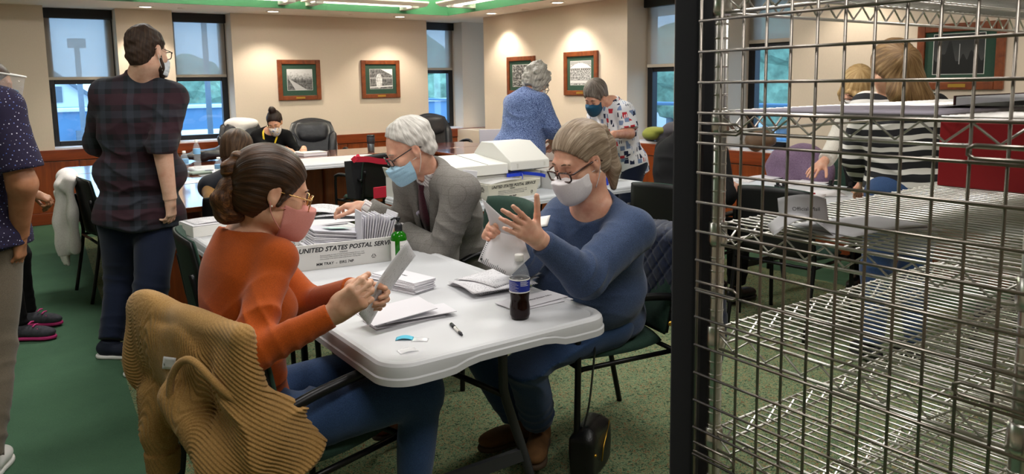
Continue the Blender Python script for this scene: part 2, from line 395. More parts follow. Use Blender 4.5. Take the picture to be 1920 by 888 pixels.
fixture((2.2, 8.66, 2.45), 1.85, 0, 'white linear cove light above the plaid-shirt man, further left along the cove', (-0.8, 0.8))
fixture((4.98, 7.55, 2.45), 1.9, -math.pi/2, 'white linear cove light along the right-hand side over the carousel picture', (-0.72, 0.72))

# framed pictures
m_frame = ramp_wood('frame_wood', ('#5a260d', '#7a3b17', '#8f4a22'), 5, 0.35, (3, 3, 3), 0.3)
m_mat = mat('green_mat', '#2f4a3c', 0.9, var=0.08, vscale=60)
m_brass = mat('brass', '#c9a24a', 0.3, metal=0.8)
m_pglass = mat('picture_glass', '#ffffff', 0.03, alpha=0.06)
def photo_mat(name, kind):
    m = bpy.data.materials.new(name); m.use_nodes = True; t = NT(m); g = t.sep(t.coord('Generated')); x, z = g[0], g[2]
    K = lambda v: (v, v, v, 1)
    n = t.noise(t.coord('Generated', (5, 1, 5)), 2.2, 6, 0.65)
    if kind == 'road':
        sky = t.ramp(t.math('ADD', t.math('MULTIPLY', z, 0.55), t.math('MULTIPLY', n, 0.7)), [(0.55, K(0.08)), (0.8, K(0.6))])
        d = t.math('SUBTRACT', t.math('ADD', x, t.math('MULTIPLY', z, 0.9)), 0.55)
        road = t.math('LESS_THAN', t.math('ABSOLUTE', d), t.math('SUBTRACT', 0.24, t.math('MULTIPLY', z, 0.42)))
        gnd = t.mix(road, t.ramp(n, [(0.35, K(0.015)), (0.65, K(0.22))]), K(0.45))
        col = t.mix(t.math('GREATER_THAN', z, 0.52), gnd, sky)
    elif kind == 'statue':
        bgc = t.ramp(n, [(0.35, K(0.01)), (0.6, K(0.25))])
        d = t.math('ADD', t.math('POWER', t.math('MULTIPLY', t.math('SUBTRACT', x, 0.4), 7), 2), t.math('POWER', t.math('MULTIPLY', t.math('SUBTRACT', z, 0.4), 2.6), 2))
        st = t.math('LESS_THAN', d, 1.0); col = t.mix(st, bgc, t.ramp(n, [(0.3, K(0.2)), (0.6, K(0.8))]))
        ln = t.math('LESS_THAN', t.math('ABSOLUTE', t.math('SUBTRACT', z, t.math('ADD', 0.08, t.math('MULTIPLY', x, 0.06)))), 0.03); col = t.mix(ln, col, K(0.7))
        tp = t.math('GREATER_THAN', t.math('ADD', x, t.math('MULTIPLY', z, 1.6)), 2.1); col = t.mix(tp, col, K(0.75))
        ln = t.math('LESS_THAN', t.math('ABSOLUTE', t.math('SUBTRACT', z, 0.55)), 0.02); col = t.mix(ln, col, K(0.5))
    elif kind == 'carousel':
        col = t.ramp(t.noise(t.coord('Generated', (9, 1, 6)), 2.5, 5, 0.7), [(0.4, K(0.02)), (0.6, K(0.7))])
        ax = t.math('ABSOLUTE', t.math('SUBTRACT', x, 0.5))
        roof = t.math('MULTIPLY', t.math('LESS_THAN', t.math('ADD', t.math('MULTIPLY', ax, 0.35), z), 0.93), t.math('GREATER_THAN', z, 0.62))
        ang = t.math('SINE', t.math('MULTIPLY', t.math('DIVIDE', ax, t.math('SUBTRACT', 1.02, z)), 26)); col = t.mix(roof, col, t.ramp(ang, [(0.3, K(0.05)), (0.6, K(0.6))]))
        band = t.math('MULTIPLY', t.math('GREATER_THAN', z, 0.70), t.math('LESS_THAN', t.math('ADD', z, t.math('MULTIPLY', t.math('MULTIPLY', ax, ax), 0.8)), 0.92)); col = t.mix(band, col, K(0.75))
        col = t.mix(t.math('GREATER_THAN', t.math('ADD', z, t.math('MULTIPLY', ax, 0.25)), 0.96), col, K(0.35))
        col = t.mix(t.math('LESS_THAN', t.math('ABSOLUTE', t.math('SUBTRACT', z, 0.13)), 0.05), col, K(0.7))
    elif kind == 'garden':
        col = t.ramp(t.noise(t.coord('Generated', (4, 1, 4)), 3.0, 5, 0.7), [(0.42, K(0.012)), (0.5, K(0.1)), (0.62, K(0.65))])
    else:
        hz = t.math('ADD', 0.32, t.math('MULTIPLY', t.math('MAXIMUM', 0.0, t.math('SUBTRACT', t.noise(t.coord('Generated', (3, 0.1, 0.1)), 1.6, 1), 0.42)), 1.6))
        col = t.mix(t.math('GREATER_THAN', z, hz), K(0.006), t.ramp(z, [(0.3, K(0.06)), (0.7, K(0.03)), (1.0, K(0.015))]))
        sp = t.math('MULTIPLY', t.math('LESS_THAN', t.math('ABSOLUTE', t.math('SUBTRACT', x, 0.52)), 0.008), t.math('MULTIPLY', t.math('GREATER_THAN', z, 0.24), t.math('LESS_THAN', z, 0.75))); col = t.mix(sp, col, K(0.4))
    t.color(col); t.b.inputs['Roughness'].default_value = 0.35; return m
def picture(axis, a0, a1, z0, z1, win, kind, lab):
    """win: photo opening as fractions (l, r, b, t)"""
    W_, H_ = a1-a0, z1-z0; t_ = thing('framed_picture', lab, 'picture', ((a0, YB, z0) if axis == 'x' else (XR, a1, z0)), 0 if axis == 'x' else -math.pi/2, 'framed pictures')
    f = 0.058
    for n_, lo, hi in (('frame_side', (0, -0.032, 0), (f, -0.001, H_)), ('frame_side', (W_-f, -0.032, 0), (W_, -0.001, H_)), ('frame_top', (f, -0.032, H_-f), (W_-f, -0.001, H_)), ('frame_bottom', (f, -0.032, 0), (W_-f, -0.001, f))):
        bx(n_, lo, hi, m_frame, t_, 0.006)
    bx('mat_board', (f, -0.016, f), (W_-f, -0.004, H_-f), m_mat, t_)
    l, r, b_, tp = win
    bx('bevel', (l*W_-0.004, -0.0165, b_*H_-0.004), (r*W_+0.004, -0.016, tp*H_+0.004), m_white, t_)
    bx('photograph', (l*W_, -0.0175, b_*H_), (r*W_, -0.0165, tp*H_), photo_mat('photo_'+kind, kind), t_)
    bx('brass_plate', (W_/2-0.06, -0.034, 0.018), (W_/2+0.06, -0.031, 0.042), m_brass, t_)
picture('x', 3.17, 3.74, 1.30, 1.82, (0.22, 0.80, 0.25, 0.76), 'road', 'wood-framed black and white photograph of a winding road, leftmost of the pictures')
picture('x', 4.32, 4.90, 1.30, 1.82, (0.22, 0.80, 0.25, 0.76), 'statue', 'wood-framed black and white photograph of a pale statue, left of the corner window')
picture('y', 7.75, 8.36, 1.325, 1.82, (0.20, 0.75, 0.22, 0.78), 'garden', 'wood-framed picture half hidden by the curly grey-haired woman')
picture('y', 6.555, 7.16, 1.325, 1.835, (0.19, 0.80, 0.24, 0.78), 'carousel', 'wood-framed black and white photograph of a carousel, above the patterned shirt')
picture('y', 2.36, 2.96, 1.385, 1.86, (0.20, 0.78, 0.24, 0.84), 'night', 'wood-framed dark night photograph seen through the wire mesh')

# outside
m_bluewall = mat('outside_blue_wall', '#6890b2', 0.8, var=0.05, vscale=2)
m_coping = mat('outside_coping', '#e8ecef', 0.7)
m_asphalt = mat('outside_asphalt', '#8b9096', 0.9, var=0.1, vscale=1.5)
m_leaf = mat('outside_leaves', '#7f9f86', 0.9, var=0.35, vscale=3)
m_siding = mat('outside_siding', '#e9eff2', 0.8); m_roof = mat('outside_roof', '#74818c', 0.9)
g_ = MB().box((-30, 11, -1.6), (60, 70, -1.5)).box((7.5, -30, -1.6), (60, 11, -1.5)).build('outside_ground', m_asphalt); g_['kind'] = 'structure'
t_ = thing('neighbouring_building', 'low blue-painted flat-roofed building outside the left windows', 'building', (-2, 20, -1.5))
bx('wall', (-10, 0, 0), (16, 6, 2.47), m_bluewall, t_); bx('coping', (-10.1, -0.08, 2.47), (16.1, 0.25, 2.56), m_coping, t_, 0.02)
bx('vent_pipe', (3.78, -0.3, 0.2), (3.88, -0.14, 2.05), m_roof, t_)
t_ = thing('rooftop_unit', 'pale blue curved canopy outside the window right of the plaid-shirt man', 'canopy', (3.55, 17.2, -1.5))
MB().prism([(0, 1.6), (0, 1.85), (0.35, 2.02), (0.8, 2.05), (0.8, 1.6)], 0, 1.5, Matrix(((0, 0, 1, 0), (1, 0, 0, 0), (0, 1, 0, 0), (0, 0, 0, 1)))).build('canopy', m_coping, t_, 0.02)
for x in (0.1, 1.4): bx('post', (x, 0.4, 0), (x+0.06, 0.46, 1.6), m_roof, t_)
t_ = thing('gabled_house', 'white gabled house outside the window left of the plaid-shirt man', 'house', (1.55, 34, -1.5))
MB().prism([(-2.6, 0), (2.6, 0), (2.6, 2.3), (0, 4.2), (-2.6, 2.3)], 0, 8, Matrix.Rotation(math.pi/2, 4, 'X') @ Matrix.Translation((0, 0, -8))).build('wall', m_siding, t_)
MB().add([(-2.8, -0.2, 2.2), (0, -0.2, 4.32), (2.8, -0.2, 2.2), (-2.8, 8.2, 2.2), (0, 8.2, 4.32), (2.8, 8.2, 2.2)], [(0, 1, 4, 3), (1, 2, 5, 4)]).build('roof', m_roof, t_, solid=0.15)
bx('window', (0.75, -0.05, 2.5), (1.15, 0.0, 3.1), m_roof, t_)
def tree(x, y, z, r, lab, seed):
    rg = random.Random(seed); t_ = thing('tree', lab, 'tree', (x, y, z), 0, 'trees outside')
    MB().tube([(0, 0, 0), (0.05, 0, r*0.9)], [r*0.09, r*0.06], 8).build('trunk', m_roof, t_)
    bm = bmesh.new()
    for k in range(7):
        a = rg.uniform(0, 6.28); q = rg.uniform(0, 0.55)*r
        bmesh.ops.create_icosphere(bm, subdivisions=3, radius=r*rg.uniform(0.4, 0.65), matrix=Matrix.Translation((q*math.cos(a), q*math.sin(a), r*rg.uniform(0.9, 1.7))))
    for v in bm.verts: v.co += Vector((rg.uniform(-1, 1), rg.uniform(-1, 1), rg.uniform(-1, 1)))*r*0.05
    me = bpy.data.meshes.new('crown'); bm.to_mesh(me); bm.free(); link_mesh('crown', me, m_leaf, t_)
tree(6.9, 30, -1.3, 1.9, 'hazy green tree outside the window right of the plaid-shirt man', 1)
tree(17.6, 31.5, -1.5, 2.3, 'hazy green tree outside the corner window', 2)
tree(24, 22.5, -1.5, 2.6, 'pale tree outside the window beside the dark panel', 3)
tree(24, 17.0, -1.5, 3.0, 'pale tree outside the window seen through the mesh', 5)
def pole(x, y, h, lab, sign=False):
    t_ = thing('street_lamp', lab, 'lamp post', (x, y, -1.5), 0)
    MB().tube([(0, 0, 0), (0, 0, h)], 0.055, 8).build('pole', m_roof, t_)
    if sign: bx('lamp_head', (-0.17, -0.08, h-0.05), (0.17, 0.08, h+0.15), m_roof, t_, 0.01)
    else: bx('lamp_head', (-0.3, -0.1, h), (0.3, 0.1, h+0.12), m_roof, t_, 0.03)
pole(1.86, 19.0, 3.92, 'lamp post with a square head showing through the left shade', True)
pole(3.80, 16.0, 6.5, 'thin lamp post outside the window right of the plaid-shirt man')
t_ = thing('outside_railing', 'pale railing outside the windows on the right', 'railing', (9.5, 0, -1.5))
for z in (1.6, 2.1, 2.6): MB().tube([(0, 2, z), (0, 18, z)], 0.03, 6).build('rail', m_bluewall, t_)
for k in range(8): MB().tube([(0, 2+k*2.2, 0), (0, 2+k*2.2, 2.6)], 0.03, 6).build('post', m_bluewall, t_)
# ================================================================ wire rack with mesh end panel, black partition panel
m_chrome = mat('chrome_wire', '#d6d2cc', 0.28, metal=1.0)
m_meshwire = mat('mesh_wire', '#8d857d', 0.3, metal=1.0)
m_redboard = mat('red_board', '#a3101c', 0.5, var=0.03)
RX, RY0, RY1, RX1 = 1.112, 0.405, 0.925, 2.94
rack = thing('wire_rack', 'chrome wire shelving rack with a mesh end panel, filling the right of the photo', 'rack', (RX, (RY0+RY1)/2, 0))
def RL(o): o.matrix_parent_inverse = Matrix.Translation(-Vector(rack.location)); return o
def post(x, y):
    mb = MB(); mb.tube([(x, y, 0.02), (x, y, 1.95)], 0.0127, 14)
    z = 0.08
    while z < 1.95: mb.lathe([(0.0130, z), (0.0136, z+0.001), (0.0136, z+0.003), (0.0130, z+0.004)], x, y, 14); z += 0.0254
    o = RL(mb.build('post', m_chrome, rack))
    MB().lathe([(0.018, 0.0), (0.018, 0.02), (0.013, 0.022)], x, y, 12).build('foot', m_black, o)
PXS = (RX+0.006, RX1-0.01)
for x in PXS:
    for y in (RY0, RY1): post(x, y)
def shelf(z):
    """top deck at height z; parts: edge truss wires, deck wires (many, joined), collars"""
    r = 0.0032
    e = MB()
    for y in (RY0, RY1):
        for dz in (0, -0.035): e.tube([(RX, y, z+dz), (RX1, y, z+dz)], r, 6)
        n = 56; pts = [(RX+0.01+(RX1-RX-0.02)*k/n, y, z-0.0035-(0.028 if k % 2 else 0)) for k in range(n+1)]; e.tube(pts, 0.0022, 4)
    for x in (RX, RX1):
        for dz in (0, -0.035): e.tube([(x, RY0, z+dz), (x, RY1, z+dz)], r, 6)
        n = 14; pts = [(x, RY0+0.01+(RY1-RY0-0.02)*k/n, z-0.0035-(0.028 if k % 2 else 0)) for k in range(n+1)]; e.tube(pts, 0.0022, 5)
    s = RL(e.build('shelf_frame', m_chrome, rack))
    d = MB()
    n = 74
    for k in range(1, n):
        x = RX+(RX1-RX)*k/n; d.tube([(x, RY0, z+0.003), (x, RY1, z+0.003)], 0.0021, 6)
    o = d.build('deck_wires', m_chrome, s); o['kind'] = 'stuff'
    b = MB()
    for y in (RY0+0.10, RY0+0.12, RY0+0.25, RY0+0.27, RY0+0.40, RY0+0.42): b.tube([(RX, y, z-0.001), (RX1, y, z-0.001)], 0.002, 5)
    b.build('cross_wires', m_chrome, s)
    for x in PXS:
        for y in (RY0, RY1): MB().lathe([(0.0165, z-0.04), (0.0175, z-0.03), (0.0165, z+0.004), (0.0135, z+0.006)], x, y, 14).build('collar', m_chrome, s)
for z in (1.635, 1.420, 1.211, 1.010, 0.808, 0.606, 0.30): shelf(z)
# mesh panel at the near end
PXM = RX-0.022
for k in range(30):
    z = 1.920-0.0555*k
    if z < 0.15: break
    RL(MB().tube([(PXM, RY0-0.03, z), (PXM, RY1+0.028, z)], 0.0026, 8).build('mesh_wire', m_meshwire, rack))
for k in range(13):
    y = RY1+0.028-0.0472*k
    if y < RY0-0.04: break
    RL(MB().tube([(PXM+0.0055, y, 0.13), (PXM+0.0055, y, 1.93)], 0.0026, 8).build('mesh_wire', m_meshwire, rack))
for (z, y0, sg) in ((1.393, RY1+0.02, -1), (1.095, RY1+0.02, -1), (1.38, RY0-0.02, 1), (1.05, RY0-0.02, 1), (0.775, RY1+0.02, -1)):
    p = [(PXM-0.006, y0, z+0.009), (PXM-0.006, y0+sg*0.085, z+0.009), (PXM-0.006, y0+sg*0.094, z+0.004), (PXM-0.006, y0+sg*0.094, z-0.004), (PXM-0.006, y0+sg*0.085, z-0.009), (PXM-0.006, y0, z-0.009)]
    RL(MB().tube(p, 0.0027, 8).build('hook', m_meshwire, rack))
o = thing('red_board', 'glossy red board standing across the upper middle shelf of the wire rack', 'board', (1.91, 0.66, 1.2165)); bx('board', (0, -0.45, 0), (0.012, 0.25, 0.155), m_redboard, o, 0.002); bx('edge', (0.012, -0.45, 0.0), (0.03, 0.25, 0.01), m_redboard, o)
# black fabric-edged partition
m_blackfab = mat('black_fabric', '#1a1a1e', 0.95, var=0.25, vscale=900, bump=0.4, bscale=900, bdist=0.001)
part = thing('partition_panel', 'dark charcoal fabric-covered panel edge standing left of the wire rack', 'panel', (1.105, 1.0, 0))
def PL(o): o.matrix_parent_inverse = Matrix.Translation(-Vector(part.location)); return o
PL(bx('fabric_panel', (1.10, 0.962, 0.02), (1.16, 1.028, 2.1), m_blackfab, part, 0.01))
PL(bx('edge_strip', (1.098, 0.954, 0.02), (1.108, 0.962, 2.1), m_black, part)); PL(bx('foot', (1.05, 0.97, 0.0), (1.25, 1.02, 0.02), m_black, part))
# ================================================================ furniture
m_hdpe = mat('table_white', '#c6c7ca', 0.5, bump=0.06, bscale=700, bdist=0.0006)
m_tleg = mat('table_leg_grey', '#3b3c40', 0.45, metal=0.3)
m_blackmetal = mat('black_metal', '#0e0e10', 0.35, metal=0.3)
def folding_table(lab, x0, y0, x1, y1, zt=0.74, scal=True, legs='y', lipd=0.06, m=None):
    t_ = thing('folding_table', lab, 'table', ((x0+x1)/2, (y0+y1)/2, 0), 0)
    cx_, cy_ = (x0+x1)/2, (y0+y1)/2; mb = MB(); n = 10; seg = 16
    def loop(ins, z, r):
        a, b_ = x1-x0, y1-y0; pts = []
        hx, hy = a/2-ins, b_/2-ins; r = max(0.01, r-ins*0.6)
        cs = [(hx-r, hy-r, 0), (-hx+r, hy-r, 90), (-hx+r, -hy+r, 180), (hx-r, -hy+r, 270)]
        for q, (px, py, a0) in enumerate(cs):
            for k in range(n+1): an = math.radians(a0+90*k/n); pts.append((px+r*math.cos(an), py+r*math.sin(an)))
            nx, ny, _ = cs[(q+1) % 4]; e = pts[-1]; an = math.radians(cs[(q+1) % 4][2]); f = (nx+r*math.cos(an), ny+r*math.sin(an))
            for k in range(1, seg): pts.append((e[0]+(f[0]-e[0])*k/seg, e[1]+(f[1]-e[1])*k/seg))
        out = []
        for px, py in pts:
            zz = z(px, py) if callable(z) else z
            out.append((px, py, zz))
        return out
    def sc(base):
        def g(px, py):
            if not scal: return base
            u_ = abs(px)/((x1-x0)/2) if abs(py) > (y1-y0)/2-0.08 else abs(py)/((y1-y0)/2)
            lift = 0.020*(1/(1+math.exp((u_-0.42)*28)))
            return base+lift
        return g
    R0 = 0.09
    L = [loop(0.052, zt-0.0055, R0), loop(0.040, zt-0.0055, R0), loop(0.034, zt-0.006, R0), loop(0.030, zt-0.003, R0), loop(0.022, zt, R0), loop(0.010, zt-0.002, R0), loop(0.003, zt-0.009, R0), loop(0.0, zt-0.02, R0),
         loop(0.0, sc(zt-lipd+0.022), R0), loop(-0.004, sc(zt-lipd+0.018), R0), loop(-0.004, sc(zt-lipd), R0), loop(0.010, sc(zt-lipd), R0), loop(0.014, zt-0.035, R0)]
    mb.grid(L, True, True)
    N = len(L[0]); mb.f.append(tuple(range(N))); mb.sm.append(False); mb.mi.append(0)
    k0 = (len(L)-1)*N; mb.f.append(tuple(range(k0+N-1, k0-1, -1))); mb.sm.append(False); mb.mi.append(0)
    q = mb.build('table_top', m or m_hdpe, t_); q.modifiers.new('split', 'EDGE_SPLIT').split_angle = math.radians(28)
    a, b_ = x1-x0, y1-y0
    for sg in (-1, 1):
        if legs == 'y': P = lambda u_, v_, z: (u_, sg*(b_/2-0.29)+0*v_, z)
        else: P = lambda u_, v_, z: (sg*(a/2-0.29), u_, z)
        hw = (a if legs == 'y' else b_)/2
        for s2 in (-1, 1):
            pts = smooth_path([P(s2*(hw*0.40), 0, zt-0.04), P(s2*(hw*0.40), 0, 0.50), P(s2*hw*0.42, 0, 0.42), P(s2*hw*0.60, 0, 0.20), P(s2*hw*0.70, 0, 0.06), P(s2*hw*0.73, 0, 0.0)], 5)
            MB().tube(pts, 0.0165, 10).build('leg', m_tleg, t_)
        q = MB(); q.tube([P(-hw*0.60, 0, 0.195), P(hw*0.60, 0, 0.195)], 0.02, 4, rect=(0.045, 0.02)); q.build('crossbar', m_tleg, t_)
        if legs == 'y':
            hub = (0.02, sg*(b_/2-0.50), 0.50)
            MB().tube([(hw*0.40, sg*(b_/2-0.29), 0.43), hub], 0.011, 8).tube([(-hw*0.40, sg*(b_/2-0.29), 0.43), hub], 0.005, 6).tube([hub, (0.0, sg*(b_/2-0.75), zt-0.05)], 0.009, 8).lathe([(0.02, 0.485), (0.022, 0.50), (0.02, 0.515)], hub[0], hub[1], 10).build('brace', m_blackmetal, t_)
    return t_
folding_table('white plastic folding table in the foreground, covered with ballots and envelopes', 0.82, 1.75, 1.62, 4.19)
m_hdpe2 = mat('table_grey', '#c9cdd2', 0.45)
folding_table('pale grey folding table behind the blue-sweater woman, holding scanner and trays', 2.18, 3.90, 4.01, 4.66, 0.74, False, 'x', 0.045, m_hdpe2)
folding_table('white folding table against the far conference table, left of the red-handled bag', 1.56, 6.98, 3.45, 7.62, 0.74, False, 'x', 0.05)
folding_table('pale grey folding table covered in papers, seen through the wire mesh', 4.12, 1.5, 4.88, 3.62, 0.74, False, 'y', 0.045, m_hdpe2)

# U-shaped conference table, three wooden pieces in one
m_tabletop = ramp_wood('conference_top', ('#5e2a16', '#7c3c20', '#8e4a2a'), 3, 0.12, (0.7, 6, 6), 0.9)
m_tabletop.node_tree.nodes['Principled BSDF'].inputs['Roughness'].default_value = 0.14
t_ = thing('conference_table', 'long U-shaped cherry wood conference table along the far wall', 'table', (2.5, 7.5, 0))
def CL(o, p): o.matrix_parent_inverse = Matrix.Translation(-Vector(p.location)); return o
CL(MB().prism(rrect(0.62, 4.98, 1.50, 7.62, 0.06, 4), 0.705, 0.74).build('table_top', m_tabletop, t_, 0.006), t_)
CL(MB().prism(rrect(0.62, 7.64, 5.1, 8.40, 0.06, 4), 0.705, 0.74).build('table_top', m_tabletop, t_, 0.006), t_)
CL(MB().prism(rrect(4.12, 4.95, 4.98, 7.62, 0.06, 4), 0.705, 0.74).build('table_top', m_tabletop, t_, 0.006), t_)
CL(bx('modesty_panel', (4.53, 5.2, 0.03), (4.57, 7.6, 0.70), m_wood_v, t_), t_)
CL(bx('modesty_panel', (0.95, 5.3, 0.03), (0.99, 7.6, 0.70), m_wood_v, t_), t_)
CL(bx('modesty_panel', (1.2, 7.98, 0.03), (5.0, 8.02, 0.70), m_wood_v, t_), t_)
for x, y in ((1.0, 5.25), (1.0, 7.4), (1.6, 8.0), (3.2, 8.0), (4.8, 8.0), (4.55, 5.15), (4.55, 7.3)):
    CL(MB().prism(rrect(x-0.16, y-0.07, x+0.16, y+0.07, 0.04, 3), 0.0, 0.705).build('pedestal', m_wood_v, t_, 0.004), t_)

# stacking armchair: green upholstery, black tube frame; local frame: seat centre at origin, sitter faces +Y
m_greenfab = mat('green_upholstery', '#1f3a2f', 0.85, var=0.2, vscale=120, bump=0.25, bscale=700, bdist=0.001)
m_shell = mat('chair_back_shell', '#0d0d0e', 0.5, bump=0.05, bscale=400)
def pad(mb, fn, n=14, m_=14):
    P = [[fn(i/(n-1)*2-1, j/(m_-1)*2-1, 1) for j in range(m_)] for i in range(n)]
    Q = [[fn(i/(n-1)*2-1, j/(m_-1)*2-1, -1) for j in range(m_)] for i in range(n)]
    k = len(mb.v); mb.grid(P); k2 = len(mb.v); mb.grid([r_[::-1] for r_ in Q])
    idx = [(0, j) for j in range(m_)]+[(i, m_-1) for i in range(1, n)]+[(n-1, j) for j in range(m_-2, -1, -1)]+[(i, 0) for i in range(n-2, 0, -1)]
    for a in range(len(idx)):
        (i0, j0), (i1, j1) = idx[a], idx[(a+1) % len(idx)]
        mb.f.append((k+i1*m_+j1, k+i0*m_+j0, k2+i0*m_+(m_-1-j0), k2+i1*m_+(m_-1-j1))); mb.sm.append(True); mb.mi.append(mb.cur)
def sq(u_, v_, p=0.18):
    return u_*math.sqrt(max(0, 1-p*v_*v_)), v_*math.sqrt(max(0, 1-p*u_*u_))
def stack_chair(lab, x, y, rz, arms=True):
    t_ = thing('armchair' if arms else 'stacking_chair', lab, 'chair', (x, y, 0), rz)
    mb = MB()
    def seat(u_, v_, s):
        a, b_ = sq(u_, v_, 0.3); e = 1-max(abs(u_), abs(v_))**6
        return (a*0.25, b_*0.24, 0.445+0.012*(1-a*a)+(0.03*e if s > 0 else -0.022*e) - 0.015*b_*b_*(b_ > 0))
    pad(mb, seat); mb.build('seat', m_greenfab, t_)
    def back(u_, v_, s, th=1.0, off=0.0):
        a, b_ = sq(u_, v_, 0.16); e = 1-max(abs(u_), abs(v_))**6
        z = 0.665+b_*0.205; yy = -0.235-0.13*(z-0.46)+0.045*a*a
        return (a*0.245, yy+off+(0.026*e*th if s > 0 else -0.006), z)
    mb = MB(); pad(mb, lambda u_, v_, s: back(u_, v_, s)); mb.build('backrest', m_greenfab, t_)
    mb = MB(); pad(mb, lambda u_, v_, s: back(u_*0.985, v_*0.985, s, 0.0 if s > 0 else 1, -0.008 if s > 0 else -0.014)); mb.build('back_shell', m_shell, t_)
    for s in (-1, 1):
        MB().tube(smooth_path([(s*0.262, 0.235, 0.0), (s*0.262, 0.225, 0.40), (s*0.262, 0.222, 0.60), (s*0.262, 0.195, 0.645), (s*0.262, 0.10, 0.655)] if arms else [(s*0.24, 0.235, 0.0), (s*0.24, 0.20, 0.40), (s*0.24, 0.18, 0.425)], 5), 0.0125, 10).build('leg', m_blackmetal, t_)
        MB().tube(smooth_path([(s*0.245, -0.31, 0.0), (s*0.25, -0.235, 0.40), (s*0.25, -0.245, 0.55), (s*0.235, -0.27, 0.72)], 5), 0.0125, 10).build('leg', m_blackmetal, t_)
        MB().tube([(s*0.25, 0.22, 0.415), (s*0.25, -0.235, 0.415)], 0.010, 8).build('seat_rail', m_blackmetal, t_)
        if arms:
            mb = MB(); pts = smooth_path([(s*0.262, 0.225, 0.635), (s*0.264, 0.12, 0.662), (s*0.264, -0.10, 0.655), (s*0.258, -0.25, 0.63)], 5); mb.tube(pts, 0.016, 8); mb.build('armrest', m_blackmetal, t_)
    for yy in (0.20, -0.235): MB().tube([(-0.25, yy, 0.412), (0.25, yy, 0.412)], 0.010, 8).build('seat_rail', m_blackmetal, t_)
    return t_
H_ = math.pi/2
CHAIR_O = stack_chair('green and black armchair under the orange-sweater woman, with a tan cardigan over it', 0.72, 2.20, -H_+0.28)
stack_chair('green and black armchair under the blue-sweater woman, navy coat over its back', 2.0, 2.30, H_-0.15)
stack_chair('green armchair the grey-suit man sits in', 2.05, 3.30, H_)
stack_chair('green armchair with empty back just behind the orange-sweater woman', 0.95, 3.45, -H_-0.1)
stack_chair('green armchair with a white jacket on its back, left of the plaid-shirt man', 0.82, 6.15, -H_+0.1)
stack_chair('black-backed armchair with green rim behind the blue-sweater woman', 3.61, 3.25, -H_+0.17)
stack_chair('black-backed armchair carrying the red-handled bag, before the far table', 2.98, 6.55, 0.12)
stack_chair('dark armchair turned away beyond the mesh, nearest the papers table', 3.98, 2.72, -H_+0.12)

# black leather executive chairs
m_leather = mat('black_leather', '#25262a', 0.38, var=0.15, vscale=14, bump=0.35, bscale=28, bdist=0.006)
def exec_chair(lab, x, y, rz):
    t_ = thing('executive_chair', lab, 'chair', (x, y, 0), rz, 'executive chairs')
    mb = MB()
    def back(u_, v_, s):
        a, b_ = sq(u_, v_, 0.3); e = 1-max(abs(u_), abs(v_))**5
        z = 0.74+b_*0.345; yy = -0.26-0.22*(z-0.5)
        return (a*(0.30-0.02*b_*b_), yy+(0.05*e if s > 0 else -0.05*e)+0.05*a*a, z)
    pad(mb, back); mb.build('backrest', m_leather, t_)
    mb = MB()
    def hd(u_, v_, s):
        a, b_ = sq(u_, v_, 0.35); e = 1-max(abs(u_), abs(v_))**4
        z = 0.935+b_*0.130-0.03*(1-a*a)*(b_ < 0)*abs(b_); yy = -0.26-0.22*(z-0.5)+0.045
        return (a*0.215*(1-0.08*(b_ < 0)*abs(b_)), yy+(0.055*e if s > 0 else -0.02*e)+0.04*a*a, z)
    pad(mb, hd); mb.build('headrest', m_leather, t_)
    for s in (-1, 1):
        mb = MB()
        def side(u_, v_, q, s=s):
            a, b_ = sq(u_, v_, 0.3); e = 1-max(abs(u_), abs(v_))**4
            z = 0.67+b_*0.25; yy = -0.26-0.22*(z-0.5)+0.05
            return (s*(0.225+0.03*b_)+a*0.06, yy+(0.06*e if q > 0 else -0.02), z)
        pad(mb, side, 8, 12); mb.build('side_bolster', m_leather, t_)
        MB().tube(smooth_path([(s*0.31, -0.22, 0.50), (s*0.34, -0.12, 0.68), (s*0.34, 0.14, 0.70), (s*0.31, 0.18, 0.48)], 5), 0.02, 8).build('armrest', m_black, t_)
    mb = MB()
    def seat(u_, v_, s):
        a, b_ = sq(u_, v_, 0.3); e = 1-max(abs(u_), abs(v_))**5
        return (a*0.28, b_*0.27, 0.47+(0.05*e if s > 0 else -0.05*e))
    pad(mb, seat); mb.build('seat', m_leather, t_)
    MB().lathe([(0.03, 0.10), (0.03, 0.42)], n=10).build('gas_lift', m_black, t_)
    for k in range(5):
        a = k*2*math.pi/5+0.3; MB().tube([(0, 0, 0.11), (0.3*math.cos(a), 0.3*math.sin(a), 0.065)], 0.022, 8).lathe([(0.012, 0.0), (0.028, 0.012), (0.028, 0.04), (0.012, 0.055)], 0.3*math.cos(a), 0.3*math.sin(a), 10).build('caster_arm', m_black, t_)
    return t_
exec_chair('empty black leather executive chair under the leftmost picture', 3.32, 8.86, math.pi-0.2)
exec_chair('empty black leather executive chair by the corner window behind the grey-suit man', 5.10, 8.86, math.pi+0.05)
exec_chair('black leather executive chair with a white jacket, behind the lanyard woman', 2.64, 9.12, math.pi+0.15)
